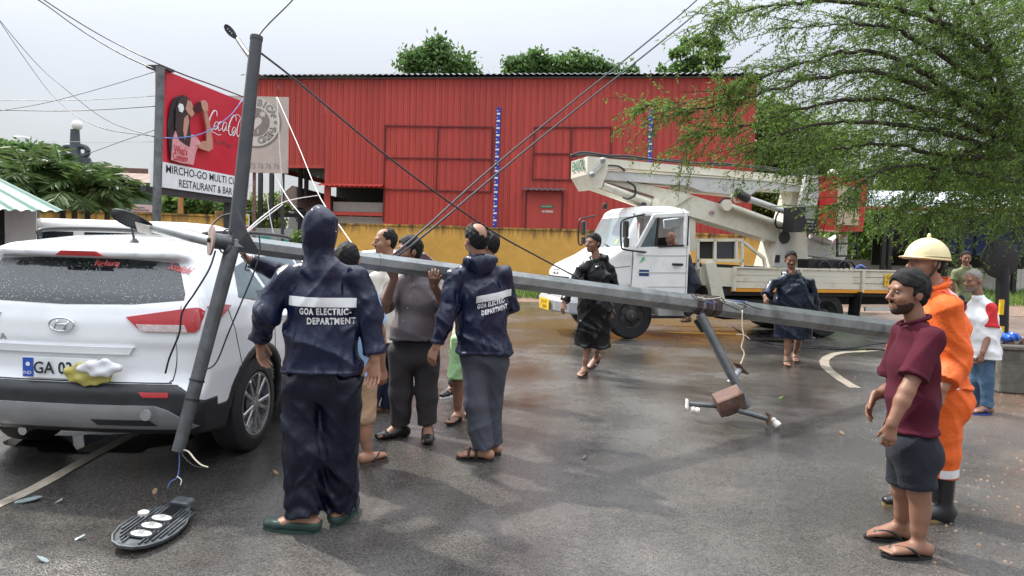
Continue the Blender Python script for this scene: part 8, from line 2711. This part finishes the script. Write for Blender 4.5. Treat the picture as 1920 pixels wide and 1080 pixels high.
# fill towards the trunk: extra twigs in the dense part of the crown
for _ in range(1250):
 px = 1970 - 330 * rnd.random() ** 1.6; py = rnd.uniform(-40, 410)
 if py > 330 and px < 1690: continue
 p = W(px, py, rnd.uniform(7.9, 10.6))
 v = Vector((rnd.uniform(-1, 0.1), rnd.uniform(-0.5, 0.5), rnd.uniform(-0.7, 0.25))).normalized()
 tw_pts.append((p, v, rnd.uniform(0.4, 0.9)))
TV, TF = [], []
for p, v, L_ in tw_pts:
 q = p.copy(); k = 6
 ln = [p.copy()]
 for i in range(k):
  v = (v + Vector((rnd.uniform(-.15, .15), rnd.uniform(-.15, .15), -0.06 + rnd.uniform(-.12, .12)))).normalized()
  q = q + v * (L_ / k); ln.append(q.copy())
 for i in range(k):                       # thin twig as a 3-sided strip
  a, b = ln[i], ln[i + 1]
  sd_ = (b - a).cross(Vector((0, 0, 1))).normalized() * 0.0035
  up_ = Vector((0, 0, 0.0035))
  m0 = len(TV)
  TV += [a - sd_, a + sd_, b + sd_, b - sd_, a - up_, a + up_, b + up_, b - up_]
  TF += [(m0, m0 + 1, m0 + 2, m0 + 3), (m0 + 4, m0 + 5, m0 + 6, m0 + 7)]
 # side sprigs with small leaves
 for i in range(k):
  for _ in range(2):
   s0 = ln[i].lerp(ln[i + 1], rnd.random())
   sv = ((ln[i + 1] - ln[i]).normalized() * 0.8 + Vector((rnd.uniform(-.8, .8), rnd.uniform(-.8, .8), rnd.uniform(-.7, .4)))).normalized()
   sl = rnd.uniform(0.06, 0.16)
   for m_ in range(7):
    pt_ = s0 + sv * (sl * (m_ + 0.5) / 7)
    lf_P.append(pt_); lf_D.append(sv)
V, Q = leaves(np.array(lf_P, np.float32), 0.030, 0.5, np.array(lf_D, np.float32), 0.15, 0.8)
crown('crown', V, Q, M_leaf, tr)
o = fast_mesh('twigs', np.array(TV, np.float32), np.array(TF), M_bark, tr); o['kind'] = 'stuff'

# ---- trees built of leaf clumps
def clump_tree(name, label, pxb, d, blobs, n, size, m_=M_leaf2, group=None, trunk=True, cat='tree', zb=0.0, asp=0.5, cl=60, spread=0.35, droop=0.3, depth=1.0):
 b = W(pxb, horizon(pxb), d)
 t = thing(name, (b.x, d, zb), label, cat, group)
 P = []
 per = max(1, n // len(blobs))
 for (px, py, rx_, ry_) in blobs:
  c = W(px, py, d); rx3, rz3 = rx_ / F * d, ry_ / F * d
  ry3 = (rx3 + rz3) / 2 * depth
  if trunk:
   top = c
   mid_ = Vector((b.x, d, zb)).lerp(top, 0.55) + Vector((0.1 * rx3, 0, 0))
   MB().tube(spline([Vector((b.x, d, zb)), mid_, top], 6), [0.012 * d * (1 - 0.85 * i / 12) * 0.5 for i in range(13)], 7).build('trunk', M_bark2, t, smooth=True)
  u = RG.normal(size=(cl, 3)); u /= np.linalg.norm(u, axis=1)[:, None]
  u *= RG.uniform(0.35, 1.0, (cl, 1)) ** 0.5
  cc = np.array(c) + u * np.array([rx3, ry3, rz3])
  w_ = RG.integers(0, cl, per)
  sg = spread * min(rx3, rz3)
  P.append(cc[w_] + RG.normal(size=(per, 3)) * sg * np.array([1, 1, 0.7]))
 P = np.concatenate(P)
 V, Q = leaves(P.astype(np.float32), size, asp, None, droop)
 crown('crown', V, Q, m_, t)
 return t
clump_tree('broadleaf_tree', 'rounded green tree with two lobes above the middle of the red roof', 820, 40, [(785, 118, 30, 24), (820, 95, 18, 22), (845, 125, 38, 26), (870, 140, 30, 14)], 6000, 0.30, cl=26, spread=0.42)
clump_tree('broadleaf_tree', 'low spreading green tree above the red roof to the right of the rounded one', 1080, 40, [(980, 130, 38, 16), (1010, 118, 22, 14), (1060, 130, 40, 16), (1090, 122, 40, 16), (1150, 136, 46, 14)], 7500, 0.30, cl=26, spread=0.5)
clump_tree('slender_tree', 'slender open tree with tiered leaf clusters near the right end of the roof', 1300, 36, [(1300, 70, 22, 10), (1330, 85, 22, 10), (1275, 95, 22, 9), (1315, 110, 30, 10), (1255, 135, 22, 9), (1345, 115, 20, 9), (1290, 128, 30, 10)], 1500, 0.34, cl=9, spread=0.22)
clump_tree('background_tree', 'bright green tree behind the boom beside the warehouse corner', 1480, 32, [(1440, 230, 36, 40), (1500, 260, 50, 50), (1450, 300, 40, 40), (1560, 280, 50, 50), (1520, 340, 60, 40), (1440, 360, 40, 40)], 16000, 0.20, M_leaf3, cl=90)
clump_tree('background_tree', 'dark green tree low behind the truck mast column', 1430, 34, [(1420, 380, 40, 36), (1500, 410, 60, 40), (1440, 430, 50, 30)], 9000, 0.24, cl=60)
clump_tree('background_tree', 'light green thicket beyond the low pale wall behind the bucket', 1640, 44, [(1600, 420, 40, 40), (1640, 455, 60, 34), (1700, 450, 60, 36), (1570, 465, 60, 28), (1760, 455, 60, 40)], 14000, 0.30, M_leaf3, cl=90)
clump_tree('background_tree', 'pale green tree far behind the right shed roof', 1850, 46, [(1780, 330, 60, 40), (1860, 340, 60, 40), (1930, 320, 70, 60), (1700, 345, 50, 34)], 12000, 0.32, M_leaf3, cl=90)
clump_tree('shrub', 'leafy shrub behind the left yellow wall under the billboard', 350, 20.6, [(325, 382, 26, 14), (360, 378, 28, 16), (390, 386, 22, 14)], 2600, 0.22, cl=40, cat='shrub')
clump_tree('shrub', 'green shrubs seen through the gateway behind the low barrier', 505, 36, [(470, 405, 30, 26), (500, 420, 40, 20), (520, 385, 26, 16), (450, 380, 26, 30)], 6000, 0.22, M_leaf3, cl=60, cat='shrub')
clump_tree('shrub', 'small yellow green weed at the foot of the gateway', 556, 19.6, [(552, 446, 9, 6), (562, 440, 8, 8)], 260, 0.10, M_leaf3, cl=12, cat='shrub', trunk=False)
clump_tree('hedge_bush', 'dark leafy bush hanging over the far left wall end', 30, 21, [(20, 290, 40, 20), (60, 300, 40, 24), (10, 320, 30, 20)], 4200, 0.20, cl=50, cat='shrub')

# ---- palms
def palm(label, px, d, ytop, nf, L_, seed, lean=0.0):
 r_ = random.Random(seed)
 b = W(px, horizon(px), d); zt_ = W(px, ytop, d).z
 t = thing('palm', (b.x, d, 0), label, 'palm tree', 'areca palms behind the left wall')
 MB().tube([(b.x, d, 0), (b.x + lean * 0.4, d, zt_ * 0.5), (b.x + lean, d, zt_)], [0.09, 0.075, 0.05], 8).build('trunk', M_bark2, t, smooth=True)
 P, D, S_ = [], [], []
 rac = MB()
 for k in range(nf):
  a = 2 * math.pi * k / nf + r_.uniform(-.4, .4)
  el = r_.uniform(0.35, 1.25)
  h0 = Vector((math.cos(a) * math.cos(el), math.sin(a) * math.cos(el), math.sin(el)))
  p = Vector((b.x + lean, d, zt_)); v = h0
  ln = [p.copy()]
  LL = L_ * r_.uniform(0.75, 1.1)
  for i in range(12):
   v = (v + Vector((0, 0, -0.115))).normalized()
   p = p + v * LL / 12; ln.append(p.copy())
  rac.tube(ln, [0.018 * (1 - 0.8 * i / 12) for i in range(13)], 4)
  for i in range(1, 13):
   tg = (ln[i] - ln[i - 1]).normalized()
   sd_ = tg.cross(Vector((0, 0, 1))).normalized()
   for j in range(4):
    q = ln[i - 1].lerp(ln[i], j / 4)
    for s_ in (-1, 1):
     P.append(q); D.append(tg * 0.75 + sd_ * s_ * 0.8 + Vector((0, 0, -0.25)))
     S_.append(0.20 + 0.30 * math.sin(math.pi * min(1, (i + j / 4) / 12.5)))
 rac.build('frond_ribs', M_leaf3, t)['kind'] = 'stuff'
 P = np.array(P, np.float32); D = np.array(D, np.float32)
 V, Q = leaves(P, np.array(S_), 0.13, D, 0.15, 0.10)
 crown('fronds', V, Q, M_palm, t)
for k, (px, d, yt, nf, L_, sd_, ln, lb) in enumerate(((60, 15.4, 356, 16, 1.15, 1, 0.0, 'tall bushy palm above the stall awning'), (112, 16.0, 352, 17, 1.2, 2, 0.1, 'tallest palm in front of the ball topped tower'), (158, 15.6, 362, 16, 1.05, 3, 0.1, 'palm beside the rusty gantry post'), (20, 16.2, 345, 15, 1.2, 4, -0.1, 'leftmost palm by the frame edge'), (192, 16.4, 372, 14, 0.95, 5, 0.15, 'rightmost short palm against the green shed'), (140, 15.2, 375, 13, 1.1, 6, 0.0, 'low palm in the middle of the clump hanging over the wall'))):
 palm(lb, px, d, yt, nf, L_, sd_, ln)

# ---- grass along the wall and far right
def grass(name, label, pts_fn, n, hgt, m_=M_leaf3):
 P = np.array([pts_fn() for _ in range(n)], np.float32)
 V, Q = leaves(P, hgt, 0.12, np.tile(np.array([[0, 0, 1.0]], np.float32), (n, 1)), 0, 0.35)
 o = fast_mesh(name, V, Q, m_); tag(o, label, 'grass', kind='stuff')
def gx():
 px = rnd.choice((rnd.uniform(960, 1080), rnd.uniform(640, 1090), rnd.uniform(1010, 1060)))
 d = rnd.uniform(21.2, 23.3)
 return (W(px, 470, d).x, d, 0.03)
grass('grass', 'tufts of green grass along the foot of the yellow wall', gx, 2600, 0.28)
grass('grass', 'long green grass strip beside the far low wall on the right', lambda: (rnd.uniform(8, 26), rnd.uniform(24, 32), -0.02), 9000, 0.42)

# ---- planter, round sign, bags on the right
pb = G(1895, 735)
pl_ = thing('planter', (pb.x + 0.9, pb.y + 0.6, 0), 'mossy concrete planter wall with rubble at the right edge', 'planter')
x0, y0 = G(1868, 735).x, G(1868, 735).y
hgt_p = 0.52
for i, (a, b) in enumerate((((x0, y0), (x0 + 2.6, y0 - 0.35)), ((x0, y0 + 0.12), (x0 + 0.25, y0 + 1.9)))):
 MB().beam((*a, hgt_p / 2), (*b, hgt_p / 2), 0.14, hgt_p, bev=0.015).build('planter_wall', M_mossy, pl_)
 MB().beam((*a, hgt_p + 0.025), (*b, hgt_p + 0.025), 0.18, 0.05, bev=0.01).build('planter_coping', M_mossy, pl_)
rows_ = [[(x0 + 0.1 + 2.5 * i / 14, y0 + 0.05 - 0.3 * i / 14 + 1.8 * j / 10, hgt_p - 0.03 + 0.05 * math.sin(i * 1.7 + j * 2.1) + 0.04 * rnd.random()) for j in range(11)] for i in range(15)]
MB().grid(rows_).build('soil', M_dirt, pl_, smooth=True)
for i in range(26):
 c = Vector((x0 + rnd.uniform(0.15, 1.6), y0 + rnd.uniform(0.1, 1.0), hgt_p + 0.03))
 MB().box(c, (rnd.uniform(.05, .14), rnd.uniform(.05, .12), rnd.uniform(.04, .08)), Matrix.Rotation(rnd.uniform(0, 3), 3, (rnd.random(), rnd.random(), 1)), bev=0.012).build('rubble_stone', M_rust if i % 3 else M_concrete, pl_)
sp_ = W(1880, 560, 8.75)
sg = thing('round_sign', (sp_.x, 8.75, 0.5), 'dark back of a round road sign on a black and yellow post', 'road sign')
MB().tube([(W(1882, 640, 8.75).x, 8.75, 0.0), W(1880, 500, 8.75)], 0.075, 12).build('post', M_black, sg, smooth='auto')
for py0, py1 in ((562, 590), (612, 632)):
 a, b = W(1877, py0, 8.66), W(1878, py1, 8.66)
 MB().box((a + b) / 2, (0.05, 0.03, (a - b).length)).build('yellow_stripe', M_yplate, sg)
c = W(1874, 485, 8.72)
MB().lathe([(0.245, -0.012), (0.25, 0), (0.25, 0.02), (0.23, 0.03)], 36, c, (0.1, -1, 0)).build('sign_disc', M_black, sg, smooth='auto')
def blob_bag(name, label, px, py, d, r, m_, seed, cat='plastic bag'):
 c = np.array(W(px, py, d))
 f = Field(c - r * 1.7, c + r * 1.7, r / 14)
 f.ell(c, (r * 1.2, r, r * 0.6)); ph = random.Random(seed).uniform(0, 6)
 f.disp(lambda P: r * 0.16 * np.sin(P[0] * 3.2 / r + ph) * np.sin(P[2] * 3.7 / r + P[1] * 2 / r) + r * 0.07 * np.sin(P[0] * 8 / r + P[2] * 6 / r))
 V, Q = f.mesh()
 tag(fast_mesh(name, V, Q, m_, smooth=True), label, cat)
M_bluebag = mat('blue_polythene', (0.02, 0.12, 0.55), 0.3, var=0.2)
blob_bag('plastic_bag', 'crumpled blue plastic bag on the planter beside the sign post', 1893, 632, 8.6, 0.10, M_bluebag, 2)
blob_bag('plastic_bag', 'flat blue plastic scrap at the front of the planter soil', 1912, 657, 8.25, 0.07, M_bluebag, 5)

# ---- lamp head fallen on the road
lh = thing('street_lamp', (G(285, 990).x, G(285, 990).y, 0), 'broken grey LED street lamp head lying face up on the road', 'street lamp')
o0, o1 = G(345, 945, 0.035), G(234, 1030, 0.035)
L_ = (o1 - o0).length
P_, hb = lamp_head(lh, o0, o1 - o0, (0.10, -0.06, 1), L_, 0.30, 'housing', M_lamphouse)
for i in range(-6, 7):
 if abs(i) < 2: continue
 s_ = i * 0.020
 a0 = 0.16 * L_ + abs(i) * 0.004; a1 = L_ * (0.95 - 0.014 * i * i / 2)
 MB().beam(P_(a0, s_, 0.010), P_(a1, s_, 0.010), 0.006, 0.014, upv=P_(0, 0, 1) - P_(0, 0, 0)).build('cooling_fin', M_lamphouse, hb)
for i in range(7):
 MB().beam(P_(0.10 * L_, -0.036 + i * 0.012, 0.012), P_(0.32 * L_, -0.036 + i * 0.012, 0.012), 0.004, 0.012, upv=P_(0, 0, 1) - P_(0, 0, 0)).build('cooling_fin', M_lampdark, hb)
MB().prism([P_(0.10 * L_, -0.045, 0.009), P_(0.10 * L_, 0.045, 0.009), P_(0.34 * L_, 0.045, 0.009), P_(0.34 * L_, -0.045, 0.009)], P_(0, 0, .003) - P_(0, 0, 0)).build('driver_bay', M_lampdark, hb)
ax_u = (P_(0, 0, 1) - P_(0, 0, 0)); ax_s = (P_(0, 1, 0) - P_(0, 0, 0)); ax_a = (P_(1, 0, 0) - P_(0, 0, 0))
for i in range(3):
 c = P_(L_ * (0.42 + 0.17 * i), 0.0, 0.015)
 MB().box(c, (0.088, 0.125, 0.012), Matrix((ax_a, ax_s, ax_u)).transposed(), bev=0.004).build('lens_plate', M_lampdark, hb)
 prof = [(1.0, 0.0), (0.92, 0.012), (0.7, 0.022), (0.35, 0.028), (0.02, 0.03)]
 mb = MB(); n = 24
 for r_, z_ in prof:
  mb.v += [tuple(c + ax_s * math.cos(2 * math.pi * k / n) * 0.054 * r_ + ax_a * math.sin(2 * math.pi * k / n) * 0.036 * r_ + ax_u * (0.004 + z_ * 0.35)) for k in range(n)]
 for j in range(4):
  for k in range(n):
   mb.f.append([j * n + k, j * n + (k + 1) % n, (j + 1) * n + (k + 1) % n, (j + 1) * n + k]); mb.m.append(0)
 ln_ = mb.build('lens', mat('lamp_lens_white', (0.72, 0.73, 0.70), 0.12, var=0.1, coat=0.8), hb, smooth=True)
 MB().box(c + ax_u * 0.012, (0.05, 0.036, 0.006), Matrix((ax_a, ax_s, ax_u)).transposed(), bev=0.003).build('led_chip', M_galv2, ln_)
MB().lathe([(0.028, 0), (0.028, 0.02), (0.018, 0.026)], 16, P_(L_ * 0.38, 0.112, 0.008), ax_u).build('photocell', M_porc, hb, smooth='auto')
MB().box(P_(0.02, 0.0, 0.012), (0.09, 0.11, 0.05), Matrix((ax_a, ax_s, ax_u)).transposed(), bev=0.01).build('spigot', M_lamphouse, hb)

# ---- cables
def cable(name, label, pts, r, m_=M_wire, cat='cable', n=8, sub=None):
 P = spline([W(*p) for p in pts], n)
 o = MB().tube(P, r, 6).build(name, m_, smooth=True)
 return tag(o, label, cat)
cable('stay_cable', 'upper of two dark cables slanting from the sky down to the mast', [(1345, -50, 10.0), (1290, 15, 9.5), (960, 283, 6.9), (790, 434, 5.5), (716, 494, 4.92)], 0.010)
cable('stay_cable', 'lower of two dark cables slanting from the sky down to the mast', [(1385, -50, 10.0), (1330, 5, 9.5), (1000, 270, 6.9), (800, 437, 5.5), (722, 496, 4.95)], 0.010)
cable('loose_cable', 'dark cable sagging from the upright arm across the red wall to the mast', [(490, 100, 4.62), (560, 155, 4.8), (735, 300, 5.2), (905, 422, 5.6), (1010, 482, 5.85), (1104, 531, 6.08)], 0.007)
cable('overhead_cable', 'cable rising from the top of the upright arm out of the picture', [(478, 76, 4.6), (500, 48, 4.8), (548, 0, 5.2), (600, -60, 5.6)], 0.007)
cable('overhead_cable', 'thick overhead cable from the top left corner to the billboard post', [(20, -30, 14), (80, 5, 14), (150, 55, 13.6), (225, 100, 13), (292, 131, 12.4)], 0.014)
cable('overhead_cable', 'overhead cable running along the billboard top from the upper left', [(40, -30, 14.6), (110, 18, 14.4), (200, 72, 14), (320, 130, 13.2), (400, 160, 14.4), (462, 184, 15.5)], 0.014)
cable('overhead_cable', 'long sagging cable from the left edge to the billboard post, upper', [(-40, -10, 14), (60, 110, 13.6), (120, 165, 13.2), (200, 225, 12.8), (292, 258, 12.4)], 0.008, M_greypost)
cable('overhead_cable', 'long sagging cable from the left edge to the billboard post, lower', [(-40, -20, 15), (50, 115, 14.4), (110, 190, 13.8), (185, 238, 13.0), (292, 256, 12.42)], 0.008, M_greypost)
cable('overhead_cable', 'thin cable rising from left to the billboard post past a hanging knot', [(-20, 211, 16), (80, 194, 15), (180, 168, 14), (292, 134, 12.45)], 0.007, M_greypost)
cable('overhead_cable', 'dark level cable crossing the left sky', [(-20, 206, 16), (110, 208, 15.5), (200, 205, 15), (292, 199, 12.46)], 0.009)
cable('overhead_cable', 'faint level cable crossing the left sky above the dark one', [(-20, 188, 24), (140, 188, 24), (292, 180, 24)], 0.010, M_greypost)
cable('overhead_cable', 'faint level cable low in the left sky', [(-20, 262, 40), (140, 266, 40), (292, 266, 40)], 0.012, M_greypost)
cable('overhead_cable', 'thin cable climbing from the palms to the billboard post', [(155, 292, 15.2), (220, 268, 14), (292, 243, 12.5)], 0.007, M_greypost)
cable('blue_cable', 'blue cable looping across the billboard face', [(292, 258, 12.36), (340, 258, 12.55), (385, 248, 13.2), (430, 218, 14.2), (457, 184, 15.2)], 0.010, M_bluewire)
cable('white_cable', 'white cable hanging down the edge of the chicken sign', [(519, 182, 19.8), (522, 230, 19.7), (525, 290, 19.7), (529, 345, 19.7), (528, 384, 19.7)], 0.016, M_whitewire)
cable('white_cable', 'long white cable slanting from the chicken sign towards the men', [(520, 183, 19.8), (560, 275, 17.5), (598, 366, 15), (640, 428, 13), (668, 468, 11.5)], 0.010, M_whitewire)
cable('white_cable', 'kinked white cable hanging below the chicken sign', [(494, 326, 19.8), (499, 355, 19.7), (505, 400, 19.6), (511, 430, 19.5), (514, 442, 19.5)], 0.014, M_whitewire)
cable('white_cable', 'white cable slanting from the chicken sign to the hooded man', [(514, 326, 19.8), (540, 372, 17), (572, 412, 14)], 0.012, M_whitewire)
cable('cable_bundle', 'upper strand of the cable bundle pulled from the gusset to the right', [(458, 436, 4.5), (495, 404, 6.5), (528, 381, 8.5), (560, 372, 10), (600, 366, 12)], 0.006, M_whitewire)
cable('cable_bundle', 'lower strand of the cable bundle pulled from the gusset to the right', [(460, 438, 4.5), (492, 412, 6.2), (520, 391, 8.0), (530, 383, 8.5)], 0.006, M_whitewire)
cable('cable_bundle', 'dark strand looping from the roof arm over to the gusset', [(396, 452, 4.4), (392, 432, 4.5), (412, 408, 4.6), (440, 400, 4.62), (480, 396, 4.9)], 0.006)
def mwire(pts, r, m_=M_wire):
 MB().tube(spline([W(*p) for p in pts], 7), r, 5).build('loose_wire', m_, mast, smooth=True)
mwire([(404, 470, 4.27), (392, 505, 4.22), (366, 548, 4.18), (342, 585, 4.16), (336, 625, 4.16), (318, 670, 4.17), (310, 700, 4.18)], 0.006)
mwire([(486, 440, 4.35), (487, 470, 4.32), (478, 505, 4.28), (462, 545, 4.26), (430, 620, 4.22), (405, 680, 4.18), (380, 695, 4.1)], 0.005)
mwire([(452, 480, 4.3), (462, 492, 4.28), (460, 505, 4.27), (468, 507, 4.26)], 0.005)
mwire([(335, 843, 4.1), (352, 846, 4.08), (366, 862, 4.0), (378, 872, 3.95), (390, 876, 3.94)], 0.005, M_cream_wire)
mwire([(338, 845, 4.1), (346, 858, 4.05), (362, 872, 4.0), (382, 878, 3.95)], 0.004)
mwire([(336, 845, 4.1), (336, 875, 4.08), (332, 895, 4.06), (320, 903, 4.05), (314, 914, 4.04)], 0.003, M_bluewire)
mwire([(332, 893, 4.06), (340, 900, 4.05), (338, 910, 4.04)], 0.003, M_whitewire)
mwire([(1318, 622, 6.7), (1338, 636, 6.7), (1352, 660, 6.65), (1362, 690, 6.6), (1370, 705, 6.55)], 0.011, M_cream_wire)
mwire([(1319, 623, 6.69), (1342, 645, 6.66), (1358, 680, 6.6), (1376, 700, 6.55)], 0.010, M_cream_wire)
mwire([(1392, 582, 6.95), (1391, 610, 6.9), (1394, 632, 6.85), (1390, 650, 6.8), (1395, 664, 6.75), (1385, 690, 6.6)], 0.007, M_cream_wire)
mwire([(1380, 627, 6.85), (1395, 628, 6.82), (1406, 636, 6.8)], 0.006, M_cream_wire)
for k in range(9):
 px = 1296 + k * 11; c0 = W(px, 560 + 0.13 * (px - 1296), 6.62 + 0.0022 * (px - 1296))
 mwire([(px, 556 + 0.1 * (px - 1296) + rnd.uniform(-4, 6), 6.60 + k * 0.02), (px + rnd.uniform(8, 30), 560 + 0.1 * (px - 1296) + rnd.uniform(-8, 12), 6.58 + k * 0.02), (px + rnd.uniform(20, 60), 566 + 0.1 * (px - 1296) + rnd.uniform(-10, 12), 6.60 + k * 0.025)], 0.005, (M_wire, M_cream_wire, M_bluewire, M_wire)[k % 4])
MB().tube(spline([W(424, 452, 4.33) + Vector((0.07 * math.cos(a) * 0.6, 0.03 * math.sin(a), 0.075 * math.sin(a))) for a in np.linspace(0, 12.4, 30)], 3), 0.005, 5).build('wire_coil', M_wire, mast, smooth=True)
gp = [G(1372, 612), G(1420, 640), G(1500, 652), G(1580, 655), G(1640, 646), G(1700, 640)]
tag(MB().tube(spline([p + Vector((0, 0, 0.012)) for p in gp], 8), 0.010, 6).build('road_cable', M_wire, smooth=True), 'black cable lying on the wet road by the curved white line', 'cable')

# ---- scraps on the road
def scrap(name, label, px, py, L_, w_, m_, cat, seed):
 r_ = random.Random(seed); c = G(px, py, 0.008); a = r_.uniform(0, 3)
 pts = []
 for k in range(7):
  t = 2 * math.pi * k / 7
  f = r_.uniform(0.7, 1.2)
  x, y = L_ * f * math.cos(t), w_ * f * math.sin(t)
  pts.append(c + Vector((x * math.cos(a) - y * math.sin(a), x * math.sin(a) + y * math.cos(a), 0.01 * math.cos(t))))
 tag(MB().prism(pts, (0, 0, 0.006)).build(name, m_), label, cat)
M_shard = mat('grey_shard', (0.18, 0.22, 0.22), 0.25, var=0.2)
M_dead = mat('dead_leaf', (0.16, 0.10, 0.05), 0.7, var=0.3)
scrap('shard', 'teal grey shard of plastic on the road at the left edge', 50, 938, 0.07, 0.035, M_shard, 'shard', 1)
scrap('shard', 'small dark shard nearest the bottom left corner', 80, 1050, 0.035, 0.015, M_shard, 'shard', 2)
scrap('shard', 'small grey shard left of the fallen lamp head', 150, 1009, 0.025, 0.012, M_shard, 'shard', 3)
scrap('shard', 'small grey shard under the SUV bumper', 110, 940, 0.025, 0.012, M_shard, 'shard', 4)
scrap('fallen_leaf', 'brown leaf on the road behind the lower arm', 291, 922, 0.025, 0.015, M_dead, 'leaf', 5)
scrap('fallen_leaf', 'dry leaf on the road left of the hooded man', 517, 887, 0.03, 0.014, M_dead, 'leaf', 6)
scrap('fallen_leaf', 'dark leaf in the middle of the road', 1096, 858, 0.035, 0.018, M_wire, 'leaf', 7)
scrap('fallen_leaf', 'green leaf right of the hanging junction box', 1464, 746, 0.045, 0.02, M_leaf3, 'leaf', 8)
scrap('fallen_leaf', 'brown leaf in front of the navy shorts', 1578, 812, 0.04, 0.02, M_dead, 'leaf', 9)
# grit washed up on the right
n = 2600
P = np.stack([RG.uniform(2.2, 7.5, n), RG.uniform(2.6, 9.5, n), np.zeros(n)], 1)
P = P[(P[:, 0] - 0.43 * P[:, 1] + RG.normal(size=n) * 0.35) > 1.0]
s_ = RG.uniform(0.004, 0.016, len(P))
oc = np.array([[1, 0, 0], [-1, 0, 0], [0, 1, 0], [0, -1, 0], [0, 0, 0.7], [0, 0, -0.3]])
V = (P[:, None, :] + (oc * RG.uniform(0.6, 1.3, (len(P), 6, 1))) * s_[:, None, None]).reshape(-1, 3)
tri = np.array([[0, 2, 4], [2, 1, 4], [1, 3, 4], [3, 0, 4]])
Q = (tri[None] + 6 * np.arange(len(P))[:, None, None]).reshape(-1, 3)
tag(fast_mesh('gravel', V, Q, M_dirt), 'loose gravel and grit scattered on the right side of the road', 'gravel', kind='stuff')
